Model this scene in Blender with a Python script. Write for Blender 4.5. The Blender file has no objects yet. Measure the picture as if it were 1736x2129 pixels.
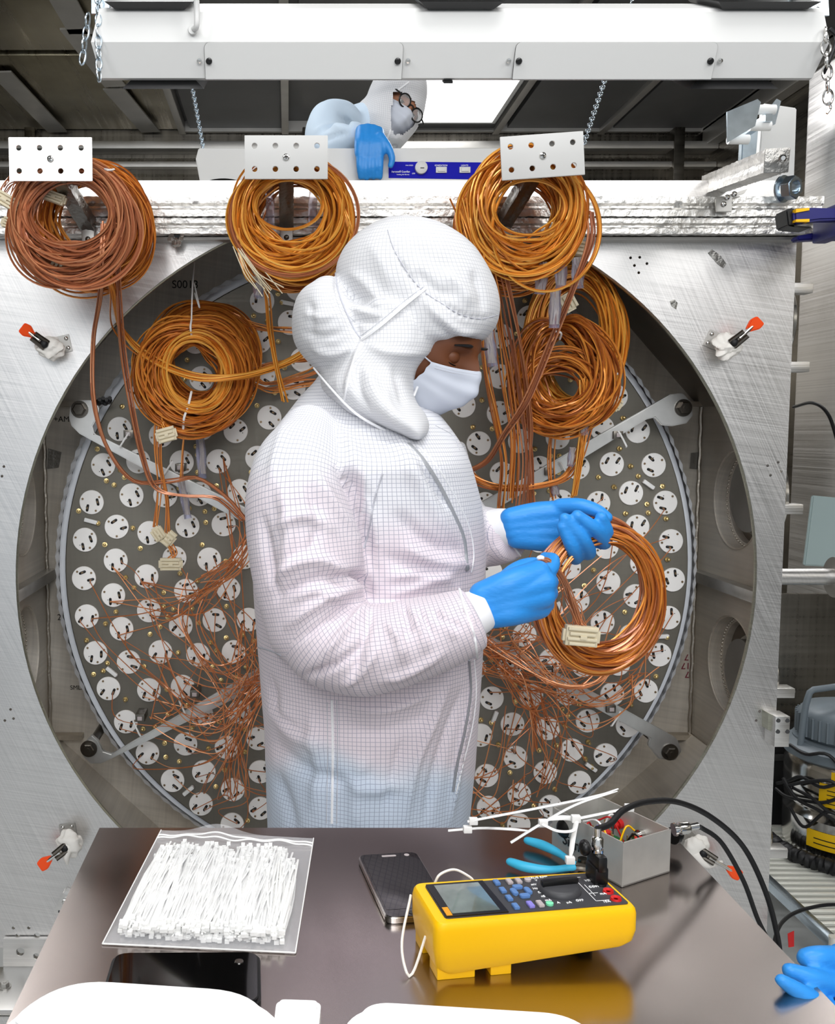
import bpy, bmesh, math, random
import numpy as np
from mathutils import Vector, Matrix
from mathutils.bvhtree import BVHTree

# ---------------------------------------------------------------- camera, light, exposure
S = bpy.context.scene
COL = S.collection
F = 2000.0; CX, CY = 600.0, 1064.5; CAMZ = 1.43; PITCH = math.radians(4.8)
cd = bpy.data.cameras.new('camera'); cam = bpy.data.objects.new('camera', cd); COL.objects.link(cam)
cam.location = (0, 0, CAMZ); cam.rotation_euler = (math.radians(90) - PITCH, 0, 0)
cd.sensor_width = 36; cd.lens = F / 2129 * 36; cd.shift_x = (868 - CX) / 2129; cd.clip_start = .05
S.camera = cam
S.view_settings.view_transform = 'Standard'; S.view_settings.look = 'None'
S.view_settings.exposure = 0.12; S.view_settings.gamma = 1; S.view_settings.use_curve_mapping = False
S.cycles.max_bounces = 8; S.cycles.use_denoising = True
w = bpy.data.worlds.new('world'); S.world = w; w.use_nodes = True
w.node_tree.nodes['Background'].inputs[0].default_value = (.86, .93, 1, 1)
w.node_tree.nodes['Background'].inputs[1].default_value = .7

def area(name, loc, size, size_y, power, target=None, color=(1, 1, 1)):
    l = bpy.data.lights.new(name, 'AREA'); l.shape = 'RECTANGLE'; l.size = size; l.size_y = size_y
    l.energy = power; l.color = color
    o = bpy.data.objects.new(name, l); COL.objects.link(o); o.location = loc
    if target:
        o.rotation_euler = (Vector(target) - Vector(loc)).to_track_quat('-Z', 'Y').to_euler()
    o['kind'] = 'helper'
    return o
area('ceiling_and_fill_light', (.3, .7, 3.05), 1.2, .6, 20)
area('ceiling_and_fill_light', (-1.2, .2, 3.05), .6, 1.2, 20, (.2, 2, 1.2))
area('ceiling_and_fill_light', (1.7, .0, 3.05), .6, 1.2, 20, (.4, 2, 1.2))
area('ceiling_and_fill_light', (.3, -.9, 2.7), 1.8, .6, 22, (.2, 2, 1.1))
area('ceiling_and_fill_light', (.2, -2.2, 2.5), 2.4, .8, 26, (.2, 2.2, 1.1))  # added unseen fill behind the camera, brightens the chamber interior
area('ceiling_and_fill_light', (.9, 4.4, 3.1), .6, 1.2, 42)
area('ceiling_and_fill_light', (-1.6, 3.6, 3.0), .6, 1.2, 34)

# ---------------------------------------------------------------- geometry helpers
cp, sp = math.cos(PITCH), math.sin(PITCH)
def P(px, py, Y):
    """point seen at photo pixel (px,py) on the upright plane Y"""
    xc = (px - CX) / F; yc = (CY - py) / F
    t = Y / (cp + yc * sp)
    return Vector((xc * t, Y, CAMZ + t * (yc * cp - sp)))
def Q(px, py, z):
    """point seen at photo pixel (px,py) on the level plane z"""
    xc = (px - CX) / F; yc = (CY - py) / F
    t = (z - CAMZ) / (yc * cp - sp)
    return Vector((xc * t, t * (cp + yc * sp), z))
def tag(o, label=None, cat=None, group=None, kind=None):
    if label: o['label'] = label
    if cat: o['category'] = cat
    if group: o['group'] = group
    if kind: o['kind'] = kind
    return o
def empty(name, loc=(0, 0, 0), label=None, cat=None, group=None, rot=None):
    o = bpy.data.objects.new(name, None); COL.objects.link(o); o.location = loc
    o.empty_display_size = .05
    if rot: o.rotation_euler = rot
    return tag(o, label, cat, group)
def link(name, me, parent=None, loc=None, rot=None, keep=True):
    """link a mesh; coordinates are the parent's own frame"""
    o = bpy.data.objects.new(name, me); COL.objects.link(o)
    if parent: o.parent = parent
    if loc is not None: o.location = loc
    if rot is not None: o.rotation_euler = rot
    return o
def copy_tree(o, parent=None):
    c = o.copy(); COL.objects.link(c)
    if parent: c.parent = parent
    for ch in list(o.children): copy_tree(ch, c)
    return c

def frames(pts, closed=False):
    n = len(pts)
    if closed: tan = np.roll(pts, -1, 0) - np.roll(pts, 1, 0)
    else: tan = np.gradient(pts, axis=0)
    tan /= np.maximum(np.linalg.norm(tan, axis=1, keepdims=True), 1e-9)
    ref = np.array([0, 0, 1.0])
    if abs(tan[0] @ ref) > .9: ref = np.array([1.0, 0, 0])
    u = np.cross(ref, tan[0]); u /= np.linalg.norm(u)
    U = [u]
    for i in range(1, n):
        u = u - tan[i] * (u @ tan[i]); u /= max(np.linalg.norm(u), 1e-9); U.append(u)
    U = np.array(U)
    return U, np.cross(tan, U)
def spline(pts, n):
    """Catmull-Rom through pts (k columns), n samples"""
    p = np.array(pts, float)
    if len(p) == 2: 
        t = np.linspace(0, 1, n)[:, None]; return p[0] * (1 - t) + p[1] * t
    p = np.vstack([2 * p[0] - p[1], p, 2 * p[-1] - p[-2]])
    d = np.linalg.norm(np.diff(p[1:-1, :min(3, p.shape[1])], axis=0), axis=1); c = np.r_[0, np.cumsum(d)]
    s = np.linspace(0, c[-1], n); idx = np.clip(np.searchsorted(c, s, 'right') - 1, 0, len(d) - 1)
    t = ((s - c[idx]) / np.maximum(d[idx], 1e-9))[:, None]
    a, b, e, f = p[idx], p[idx + 1], p[idx + 2], p[idx + 3]
    return .5 * (2 * b + (e - a) * t + (2 * a - 5 * b + 4 * e - f) * t ** 2 + (3 * b - a - 3 * e + f) * t ** 3)

class MB:
    """collects shapes, builds ONE mesh"""
    def __init__(s): s.v = []; s.f = []; s.m = []; s.n = 0; s.uv = None
    def add(s, v, f, m=0, M=None):
        v = np.array(v, float).reshape(-1, 3)
        if M is not None:
            A = np.array(M); v = v @ A[:3, :3].T + A[:3, 3]
        s.v.append(v); n = s.n
        s.f += [tuple(i + n for i in q) for q in f]; s.m += [m] * len(f); s.n += len(v); return s
    def box(s, a, b, m=0, M=None, bev=0):
        a, b = np.minimum(a, b), np.maximum(a, b)
        if bev:
            bm = bmesh.new(); bmesh.ops.create_cube(bm, size=1)
            for v in bm.verts: v.co = Vector([(a[i] + b[i]) / 2 + v.co[i] * (b[i] - a[i]) for i in range(3)])
            bmesh.ops.bevel(bm, geom=list(bm.edges), offset=bev, segments=2, affect='EDGES', profile=.6)
            return s.bm(bm, m, M)
        x, y, z = zip(a, b)
        v = [(x[i], y[j], z[k]) for i in (0, 1) for j in (0, 1) for k in (0, 1)]
        return s.add(v, [(0, 1, 3, 2), (4, 6, 7, 5), (0, 4, 5, 1), (2, 3, 7, 6), (0, 2, 6, 4), (1, 5, 7, 3)], m, M)
    def bm(s, bm, m=0, M=None):
        bm.verts.index_update()
        s.add([v.co[:] for v in bm.verts], [tuple(v.index for v in f.verts) for f in bm.faces], m, M); bm.free(); return s
    def tube(s, pts, r, k=8, m=0, closed=False, caps=True, M=None, flat=1.0, roundcap=False):
        p = np.array([tuple(q) for q in pts], float); n = len(p); r = np.broadcast_to(np.array(r, float), (n,)).copy()
        if roundcap and not closed:
            t0 = p[0] - p[1]; t0 /= np.linalg.norm(t0); t1 = p[-1] - p[-2]; t1 /= np.linalg.norm(t1)
            A = [math.radians(a) for a in (80, 55, 28)]
            p = np.vstack([[p[0] + t0 * r[0] * math.sin(a) for a in A], p, [p[-1] + t1 * r[-1] * math.sin(a) for a in A[::-1]]])
            r = np.r_[[r[0] * math.cos(a) for a in A], r, [r[-1] * math.cos(a) for a in A[::-1]]]; n = len(p)
        U, V = frames(p, closed)
        a = np.linspace(0, 2 * math.pi, k, endpoint=False)
        v = p[:, None] + r[:, None, None] * (U[:, None] * np.cos(a)[None, :, None] + V[:, None] * np.sin(a)[None, :, None] * flat)
        f = []
        for i in range(n if closed else n - 1):
            j = (i + 1) % n
            f += [(i * k + q, i * k + (q + 1) % k, j * k + (q + 1) % k, j * k + q) for q in range(k)]
        if caps and not closed: f += [tuple(range(k))[::-1], tuple((n - 1) * k + q for q in range(k))]
        return s.add(v.reshape(-1, 3), f, m, M)
    def cyl(s, a, b, r, k=20, m=0, r2=None, M=None):
        a = np.array(a, float); b = np.array(b, float)
        return s.tube([a, b], [r, r if r2 is None else r2], k, m, M=M)
    def lathe(s, prof, k=32, m=0, M=None, caps=True):
        """prof: (r, z) pairs about local z"""
        a = np.linspace(0, 2 * math.pi, k, endpoint=False)
        v = [(r * math.cos(t), r * math.sin(t), z) for r, z in prof for t in a]; f = []
        for i in range(len(prof) - 1): f += [(i * k + q, i * k + (q + 1) % k, (i + 1) * k + (q + 1) % k, (i + 1) * k + q) for q in range(k)]
        if caps: f += [tuple(range(k))[::-1], tuple((len(prof) - 1) * k + q for q in range(k))]
        return s.add(v, f, m, M)
    def prism(s, poly, depth, m=0, M=None, holes=(), bev=0):
        """poly in local xy (with round holes (x,y,r)), extruded 0..depth in z"""
        bm = bmesh.new(); ed = []
        def loop(pp):
            vs = [bm.verts.new((x, y, 0)) for x, y in pp]
            for i in range(len(vs)): ed.append(bm.edges.new((vs[i], vs[(i + 1) % len(vs)])))
        loop(poly)
        for h in holes:
            if len(h) == 3:
                n = 48 if h[2] > .2 else (32 if h[2] > .05 else 16)
                if h[2] > .6: n = 128
                loop([(h[0] + h[2] * math.cos(t), h[1] + h[2] * math.sin(t)) for t in np.linspace(0, 2 * math.pi, n, endpoint=False)])
            else: loop(h)
        bmesh.ops.triangle_fill(bm, edges=ed, use_beauty=True, use_dissolve=False)
        bmesh.ops.recalc_face_normals(bm, faces=list(bm.faces))
        r = bmesh.ops.extrude_face_region(bm, geom=list(bm.faces))
        bmesh.ops.translate(bm, vec=(0, 0, depth), verts=[g for g in r['geom'] if isinstance(g, bmesh.types.BMVert)])
        bmesh.ops.recalc_face_normals(bm, faces=list(bm.faces))
        if bev:
            bmesh.ops.bevel(bm, geom=[e for e in bm.edges if e.is_manifold and e.calc_face_angle(0) > .8], offset=bev, segments=2, affect='EDGES')
        return s.bm(bm, m, M)
    def ball(s, c, r, m=0, M=None, seg=16):
        r = np.broadcast_to(np.array(r, float), (3,))
        bm = bmesh.new(); bmesh.ops.create_uvsphere(bm, u_segments=seg, v_segments=max(6, seg // 2), radius=1)
        for v in bm.verts: v.co = Vector((c[0] + v.co.x * r[0], c[1] + v.co.y * r[1], c[2] + v.co.z * r[2]))
        return s.bm(bm, m, M)
    def mesh(s, name, mats, smooth=True):
        me = bpy.data.meshes.new(name); v = np.vstack(s.v) if s.v else np.zeros((0, 3))
        me.from_pydata([tuple(x) for x in v.tolist()], [], s.f)
        for m in (mats if isinstance(mats, (list, tuple)) else [mats]): me.materials.append(m)
        me.polygons.foreach_set('material_index', s.m)
        if smooth:
            me.polygons.foreach_set('use_smooth', [True] * len(me.polygons))
            me.set_sharp_from_angle(angle=math.radians(38))
        me.update(); return me
    def build(s, name, mats, parent=None, smooth=True, loc=None, rot=None):
        return link(name, s.mesh(name, mats, smooth), parent, loc, rot)

def rounded(pts, r, n=5):
    out = []; k = len(pts)
    for i in range(k):
        p0, p1, p2_ = Vector(pts[i - 1]), Vector(pts[i]), Vector(pts[(i + 1) % k]); a = p1 + (p0 - p1).normalized() * r; b = p1 + (p2_ - p1).normalized() * r
        for t in np.linspace(0, 1, n): out.append(tuple(a * (1 - t) ** 2 + p1 * 2 * t * (1 - t) + b * t ** 2))
    return out
def YUP(Y=0, flip=False):
    """local xy -> world xz at plane Y; local z -> world -y (towards the camera)"""
    return Matrix(((1, 0, 0, 0), (0, 0, -1, Y), (0, 1, 0, 0), (0, 0, 0, 1)))
def pxz(pts, Y):
    return [(P(x, y, Y).x, P(x, y, Y).z) for x, y in pts]
def axisM(loc, d, up=(0, 0, 1)):
    """matrix whose local z points along d"""
    q = Vector(d).to_track_quat('Z', 'Y'); M = q.to_matrix().to_4x4(); M.translation = Vector(loc); return M

# ---------------------------------------------------------------- materials
def lin(c): return tuple((x / 12.92 if x <= .04045 else ((x + .055) / 1.055) ** 2.4) for x in c)
def hexc(h): return lin(tuple(int(h[i:i + 2], 16) / 255 for i in (0, 2, 4)))
class NT:
    def __init__(s, name):
        s.m = bpy.data.materials.new(name); s.m.use_nodes = True; s.t = s.m.node_tree; s.b = s.t.nodes['Principled BSDF']
    def n(s, typ, **k):
        n = s.t.nodes.new(typ)
        for a, b in k.items():
            if a.startswith('i_'): n.inputs[int(a[2:]) if a[2:].isdigit() else a[2:].replace('_', ' ')].default_value = b
            else: setattr(n, a, b)
        return n
    def l(s, a, b): s.t.links.new(a, b)
def mat(name, col, rough=.5, metal=0, bump=0, bscale=200, var=0, vscale=8, stretch=None, trans=0, ior=1.45, alpha=1, coat=0, rvar=0, emit=None, estr=1, sss=0, spec=None):
    n = NT(name); b = n.b
    c = hexc(col) if isinstance(col, str) else col
    b.inputs['Base Color'].default_value = (*c, 1); b.inputs['Roughness'].default_value = rough; b.inputs['Metallic'].default_value = metal
    b.inputs['Transmission Weight'].default_value = trans; b.inputs['IOR'].default_value = ior; b.inputs['Alpha'].default_value = alpha
    b.inputs['Coat Weight'].default_value = coat
    if sss: b.inputs['Subsurface Weight'].default_value = sss; b.inputs['Subsurface Radius'].default_value = (.01, .006, .004)
    if spec is not None: b.inputs['Specular IOR Level'].default_value = spec
    if emit: b.inputs['Emission Color'].default_value = (*hexc(emit), 1); b.inputs['Emission Strength'].default_value = estr
    if bump or var or rvar:
        tc = n.n('ShaderNodeTexCoord'); mp = n.n('ShaderNodeMapping'); n.l(tc.outputs['Object'], mp.inputs[0])
        if stretch: mp.inputs['Scale'].default_value = stretch
    if bump:
        t = n.n('ShaderNodeTexNoise'); t.inputs['Scale'].default_value = bscale; t.inputs['Detail'].default_value = 4
        n.l(mp.outputs[0], t.inputs[0]); bp = n.n('ShaderNodeBump'); bp.inputs['Strength'].default_value = bump; bp.inputs['Distance'].default_value = .002
        n.l(t.outputs[0], bp.inputs['Height']); n.l(bp.outputs[0], b.inputs['Normal'])
    if var:
        t = n.n('ShaderNodeTexNoise'); t.inputs['Scale'].default_value = vscale; t.inputs['Detail'].default_value = 6
        n.l(mp.outputs[0], t.inputs[0]); mx = n.n('ShaderNodeMix', data_type='RGBA')
        r = n.n('ShaderNodeMapRange'); r.inputs[1].default_value = .3; r.inputs[2].default_value = .7; n.l(t.outputs[0], r.inputs[0])
        n.l(r.outputs[0], mx.inputs[0]); mx.inputs[6].default_value = (*[x * (1 - var) for x in c], 1); mx.inputs[7].default_value = (*[min(1, x * (1 + var)) for x in c], 1)
        n.l(mx.outputs[2], b.inputs['Base Color'])
    if rvar:
        t = n.n('ShaderNodeTexNoise'); t.inputs['Scale'].default_value = vscale * 1.7; t.inputs['Detail'].default_value = 5
        n.l(mp.outputs[0], t.inputs[0]); r = n.n('ShaderNodeMapRange'); r.inputs[1].default_value = .3; r.inputs[2].default_value = .7
        r.inputs[3].default_value = max(.02, rough - rvar); r.inputs[4].default_value = rough + rvar; n.l(t.outputs[0], r.inputs[0]); n.l(r.outputs[0], b.inputs['Roughness'])
    return n.m

def brushed(name, col, rough=.33, angs=(0,), amt=.35, scale=9, bump=.15, var=.18, metal=1.0, plane='xz', col2=None):
    """brushed metal: stretched noise in several directions, blotches"""
    n = NT(name); b = n.b; b.inputs['Metallic'].default_value = metal
    tc = n.n('ShaderNodeTexCoord'); acc = None
    for a in angs:
        mp = n.n('ShaderNodeMapping')
        mp.vector_type = 'TEXTURE'
        if plane == 'xz': mp.inputs['Rotation'].default_value = (0, math.radians(a), 0); mp.inputs['Scale'].default_value = (1 / (.45 * scale), 1, 1 / (42 * scale))
        else: mp.inputs['Rotation'].default_value = (0, 0, math.radians(a)); mp.inputs['Scale'].default_value = (1 / (1.4 * scale), 1 / (42 * scale), 1)
        n.l(tc.outputs['Object'], mp.inputs[0]); t = n.n('ShaderNodeTexNoise'); t.inputs['Scale'].default_value = 1; t.inputs['Detail'].default_value = 3
        n.l(mp.outputs[0], t.inputs[0])
        if acc is None: acc = t.outputs[0]
        else:
            m = n.n('ShaderNodeMath', operation='ADD'); n.l(acc, m.inputs[0]); n.l(t.outputs[0], m.inputs[1]); acc = m.outputs[0]
    k = len(angs)
    mr = n.n('ShaderNodeMapRange'); n.l(acc, mr.inputs[0]); mr.inputs[1].default_value = k * (.5 - .2 / k ** .3); mr.inputs[2].default_value = k * (.5 + .2 / k ** .3)
    bl = n.n('ShaderNodeTexNoise'); bl.inputs['Scale'].default_value = 2.2; bl.inputs['Detail'].default_value = 5; n.l(tc.outputs['Object'], bl.inputs[0])
    br = n.n('ShaderNodeMapRange'); n.l(bl.outputs[0], br.inputs[0]); br.inputs[1].default_value = .3; br.inputs[2].default_value = .7
    c = np.array(hexc(col)); c2 = np.array(hexc(col2)) if col2 else c * (1 - var)
    mx = n.n('ShaderNodeMix', data_type='RGBA'); n.l(br.outputs[0], mx.inputs[0]); mx.inputs[6].default_value = (*c2, 1); mx.inputs[7].default_value = (*np.minimum(c, 1), 1)
    m2 = n.n('ShaderNodeMix', data_type='RGBA', blend_type='MULTIPLY'); m2.inputs[0].default_value = amt; n.l(mx.outputs[2], m2.inputs[6])
    cc = n.n('ShaderNodeCombineColor'); [n.l(mr.outputs[0], cc.inputs[i]) for i in range(3)]; n.l(cc.outputs[0], m2.inputs[7]); n.l(m2.outputs[2], b.inputs['Base Color'])
    rr = n.n('ShaderNodeMapRange'); n.l(mr.outputs[0], rr.inputs[0]); rr.inputs[3].default_value = rough - .08; rr.inputs[4].default_value = rough + .1; n.l(rr.outputs[0], b.inputs['Roughness'])
    bp = n.n('ShaderNodeBump'); bp.inputs['Strength'].default_value = bump; bp.inputs['Distance'].default_value = .001; n.l(mr.outputs[0], bp.inputs['Height']); n.l(bp.outputs[0], b.inputs['Normal'])
    return n.m

def copper(name, base, dark, light):
    """enamelled copper strands: colour by strand (Random per island)"""
    n = NT(name); b = n.b
    g = n.n('ShaderNodeNewGeometry'); r = n.n('ShaderNodeValToRGB'); e = r.color_ramp.elements
    e[0].color = (*hexc(dark), 1); e[1].color = (*hexc(light), 1); e[0].position = .0; x = r.color_ramp.elements.new(.5); x.color = (*hexc(base), 1)
    n.l(g.outputs['Random Per Island'], r.inputs[0]); n.l(r.outputs[0], b.inputs['Base Color'])
    b.inputs['Metallic'].default_value = .3; b.inputs['Roughness'].default_value = .28; b.inputs['Coat Weight'].default_value = .25
    return n.m

def grid_cloth(name, base='F4F4F7', line='8E93A8', tint=None, pitch=150.0, lw=.12, strength=.75):
    """woven conductive-grid cloth from the UV map (metres)"""
    n = NT(name); b = n.b; b.inputs['Roughness'].default_value = .75; b.inputs['Sheen Weight'].default_value = .15
    b.inputs['Specular IOR Level'].default_value = .25
    uv = n.n('ShaderNodeUVMap'); sx = n.n('ShaderNodeSeparateXYZ'); n.l(uv.outputs[0], sx.inputs[0]); out = []
    for i in (0, 1):
        m = n.n('ShaderNodeMath', operation='MULTIPLY'); n.l(sx.outputs[i], m.inputs[0]); m.inputs[1].default_value = pitch
        f = n.n('ShaderNodeMath', operation='FRACT'); n.l(m.outputs[0], f.inputs[0])
        c = n.n('ShaderNodeMath', operation='LESS_THAN'); n.l(f.outputs[0], c.inputs[0]); c.inputs[1].default_value = lw; out.append(c.outputs[0])
    mx = n.n('ShaderNodeMath', operation='MAXIMUM'); n.l(out[0], mx.inputs[0]); n.l(out[1], mx.inputs[1])
    k = n.n('ShaderNodeMath', operation='MULTIPLY'); n.l(mx.outputs[0], k.inputs[0]); k.inputs[1].default_value = strength
    mix = n.n('ShaderNodeMix', data_type='RGBA'); n.l(k.outputs[0], mix.inputs[0]); mix.inputs[6].default_value = (*hexc(base), 1); mix.inputs[7].default_value = (*hexc(line), 1)
    if tint:   # clothes worn underneath show through: vertex colour 'under'
        va = n.n('ShaderNodeVertexColor'); va.layer_name = 'under'
        m3 = n.n('ShaderNodeMix', data_type='RGBA', blend_type='MULTIPLY'); m3.inputs[0].default_value = 1
        n.l(va.outputs[0], m3.inputs[6]); m3.inputs[7].default_value = (*hexc(base), 1); n.l(m3.outputs[2], mix.inputs[6])
    n.l(mix.outputs[2], b.inputs['Base Color'])
    return n.m

M = {}
M['steel'] = brushed('brushed_plate', 'F2F0EE', .36, (64, 9), .26, 9, .02, .14)
M['rim'] = brushed('machined_rim', 'C8C8B8', .35, (0,), .2, 5, .1, .1)
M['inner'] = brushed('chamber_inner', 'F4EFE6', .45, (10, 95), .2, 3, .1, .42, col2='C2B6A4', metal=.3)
M['inner_shade'] = brushed('chamber_inner_shade', 'A89E92', .45, (10, 95), .3, 3, .1, .42, col2='7A7064', metal=.6)  # darker copy of the chamber metal; shade on upper walls put into the colour
M['weld'] = mat('weld', 'B8B0A4', .4, 1, bump=.6, bscale=120)
M['disc'] = brushed('disc_plate', '8A867C', .5, (0, 90), .15, 3, .05, .18, metal=.6, col2='716D64')
M['bench'] = mat('bench_top', 'A79E9A', .21, 1, var=.07, vscale=2.5, rvar=.05)
M['alu'] = brushed('aluminium', 'E9E7E4', .34, (0,), .15, 6, .1, .08)
M['alud'] = mat('aluminium_dull', 'B8B6B2', .42, .85, var=.08)
M['arm'] = mat('arm_metal', 'C9C8C5', .38, .9, var=.1, vscale=20)
M['chrome'] = mat('chrome', 'D8D6D2', .14, 1)
M['dsteel'] = mat('dark_steel', '6A655E', .3, 1)
M['zinc'] = mat('zinc', 'C9D6E0', .25, 1, var=.1, vscale=40)
M['panel'] = brushed('room_panel', 'A49E94', .3, (0, 90), .25, 1.5, .05, .3, col2='6E6A62')
M['ceil'] = mat('ceiling_panel', '585858', .45, .3, var=.06)
M['olive'] = brushed('olive_metal', 'B0A890', .3, (90,), .2, 1, .05, .45, col2='7A7260')
M['white'] = mat('white_enamel', 'D2D2D0', .4)
M['wgray'] = mat('white_panel', 'CBCBC9', .42)
M['seam'] = mat('seam_dark', '3A3A3A', .6)
M['black'] = mat('black_plastic', '0E0E0F', .35)
M['blackr'] = mat('black_rubber', '121214', .55)
M['pad'] = mat('pad_white', 'FDFBF8', .5)
M['brass'] = mat('brass', 'D6BD84', .3, .8)
M['brown'] = mat('brown_screw', '8A7458', .4, .6)
M['cream'] = mat('cream_plastic', 'D9CDB0', .5)
M['nylon'] = mat('nylon_white', 'F2F2F0', .45, sss=.0)
M['wax'] = mat('white_cloth', 'F3EFE8', .7, bump=.25, bscale=60)
M['orange'] = mat('orange_rubber', 'FF5208', .5)
M['glove'] = mat('nitrile', '2E8FE0', .42, bump=.25, bscale=90, stretch=(1, 1, 3))
M['skin'] = mat('skin_brown', '6B3D22', .5)
M['skin2'] = mat('skin_tan', 'B07A5E', .5)
M['hair'] = mat('hair_black', '100C0A', .5)
M['mask'] = mat('mask_white', 'CDD2DD', .75)
M['coat'] = grid_cloth('coat_cloth', 'E4E4E8', '6F7690', tint=True, pitch=158, lw=.12, strength=.62)
M['hood'] = grid_cloth('hood_cloth', 'DADADC', '9094A0', pitch=160, lw=.12, strength=.5)
M['suit'] = mat('suit_white', 'DDE3EA', .75)
M['suitb'] = mat('suit_bluish', 'CFE1F2', .75)
M['foil'] = mat('foil', 'D6D4D0', .38, 1, bump=.6, bscale=160, var=.15, vscale=30)
M['foild'] = mat('foil_gray', '8C8A86', .3, 1, bump=1.0, bscale=90)
M['yellow'] = mat('meter_yellow', 'FFC400', .38)
M['meter'] = mat('meter_gray', '3F3F42', .45)
M['button'] = mat('button_blue', '5E84BA', .4)
M['lilac'] = mat('button_lilac', '8E86D8', .4)
M['btngray'] = mat('button_gray', 'B9AFAF', .4)
M['green'] = mat('button_green', '7FE0B0', .4)
M['red'] = mat('red_plastic', 'C81E1E', .35)
M['screen'] = mat('lcd_screen', '6F7C74', .12, .2, var=.35, vscale=25, coat=1)
M['glass'] = mat('phone_glass', '060607', .06, 0, coat=1)
M['pliers'] = mat('plier_grip', '3DB4DC', .4)
M['navy'] = mat('clamp_blue', '23236E', .35)
M['labelblue'] = mat('label_blue', '1212A8', .6, spec=.15)
M['txt'] = mat('print_white', 'FFFFFF', .5)
M['txtk'] = mat('print_black', '141414', .6)
M['txtr'] = mat('print_red', '7A1430', .6)
M['stamp'] = mat('stamp_dark', '2C2620', .6)
M['vgray'] = mat('vacuum_gray', '6B757C', .5)
M['tape'] = mat('warn_yellow', 'E6B80A', .5)
M['rackm'] = mat('rack_chrome', 'E9E9E0', .35, .5)
M['tub'] = mat('clear_tube', 'D8DAF6', .08, trans=.85, ior=1.2, alpha=.5)
M['bagm'] = mat('clear_bag', 'F4F5F8', .3, alpha=.22, spec=.6)
M['white2'] = mat('white_case', 'FAFAFA', .45)
M['cop1'] = copper('copper_a', 'D07A30', '8E4820', 'F0A044')
M['cop2'] = copper('copper_b', 'EE9A34', 'B8641E', 'FFC25C')
M['lead'] = copper('copper_lead', 'DC8A54', 'B8683A', 'F0A874')
M['cop3'] = copper('copper_pink', 'B8714C', '8E4E30', 'D89468')
M['ring'] = mat('ring_white', 'F2F5FA', .35)
M['box'] = mat('box_aluminium', 'C9C7C2', .42, .55, var=.08, vscale=30)
M['lamp'] = mat('lamp_diffuser', 'FFFFFF', .5, emit='FFFFFF', estr=3.2)
M['floor'] = mat('floor_vinyl', 'C9CBCB', .35)
# ---------------------------------------------------------------- the room
H = 3.15
def struct(o, label=None): o['kind'] = 'structure'; return o
struct(MB().box((-4, -2.5, -.05), (4, 6, 0)).build('floor', M['floor']))
struct(MB().box((-4, 5.75, 0), (4, 5.85, H + .2)).build('wall_back', M['panel']))
struct(MB().box((-3.4, -2.5, 0), (-3.3, 5.75, H + .2)).build('wall_left', M['panel']))
struct(MB().box((2.45, -2.5, 0), (2.55, 5.75, H + .2)).build('wall_right', M['panel']))
# ceiling: metal sheet field on the left, dark filter panels with raised grid bars elsewhere
ceil = struct(MB().box((-3.3, -2.5, H + .06), (2.45, 5.75, H + .12)).build('ceiling', M['ceil']))
T = .6
x0 = .034
cols = [(-3.3, -1.85, 'olive'), (-1.83, -.63, 'olive')] + [(x0 - .66 + i * .60, x0 - .66 + i * .60 + .56, 'ceil') for i in range(0, 6)]
lights = {(3, 3), (2, 1), (6, 1), (7, 1)}
rows = [1.15 + 1.16 * j for j in range(4)]
for ci, (a, b, kind) in enumerate(cols):
    if ci >= 2: a = -.60 + (ci - 2) * .61 + .03; b = a + .55
    b = min(b, 2.44)
    for ri, y in enumerate(rows):
        if (ci, ri) in lights: continue
        MB().box((a, y, H + .02), (b, y + 1.10, H + .06), bev=.004).build('ceiling_panel', M[kind], ceil)
# aluminium bars of the ceiling grid (cross bars over the panels)
for x in (-1.84, -.615, -.02, .59, 1.2, 1.81, 2.40):
    MB().box((x - .02, 1.0, H - .005), (x + .02, 5.75, H + .06), bev=.004).build('grid_bar', M['alud'], ceil)
for y in [r - .03 for r in rows] + [5.72]:
    MB().box((-.6, y - .015, H), (2.44, y + .015, H + .06)).build('grid_bar', M['alud'], ceil)
# sheet battens on the sloping metal part
for (a, b) in (((0, 150), (130, 288)), ((236, 185), (325, 300)), ((120, -20), (170, 70)), ((150, 60), (240, 180))):
    A = Q(a[0], a[1], H - .004); B = Q(b[0], b[1], H - .004)
    B.y = min(B.y, 5.7)
    d = (B - A).normalized(); s_ = Vector((-d.y, d.x, 0)) * .055
    MB().prism([(A - s_)[:2], (A + s_)[:2], (B + s_)[:2], (B - s_)[:2]], .008, M=Matrix.Translation((0, 0, H - .006))).build('batten', M['alud'], ceil)
def ceiling_light(a, b, y, y2, label):
    o = empty('ceiling_light', ((a + b) / 2, (y + y2) / 2, H), label, 'light')
    cx, cy = o.location.x, o.location.y; hx, hy = (b - a) / 2, (y2 - y) / 2
    MB().prism([(-hx, -hy), (hx, -hy), (hx, hy), (-hx, hy)], .03, holes=[[(-hx + .02, -hy + .02), (hx - .02, -hy + .02), (hx - .02, hy - .02), (-hx + .02, hy - .02)]]).build('frame', M['white'], o, loc=(0, 0, -.004))
    MB().box((-hx + .02, -hy + .02, .008), (hx - .02, hy - .02, .02)).build('diffuser', M['lamp'], o)
ceiling_light(-.60 + 3 * .61 - .66 - .61 + .03 + .61, 1.155, 4.1, 5.55, 'large glowing ceiling light panel above and behind the worker wearing glasses')
ceiling_light(-.58, .0, 2.55, 3.55, 'glowing ceiling light panel above the left end of the near white blower')
ceiling_light(1.62, 2.38, 2.45, 3.9, 'glowing ceiling light panel above the right end of the near white blower')
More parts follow.
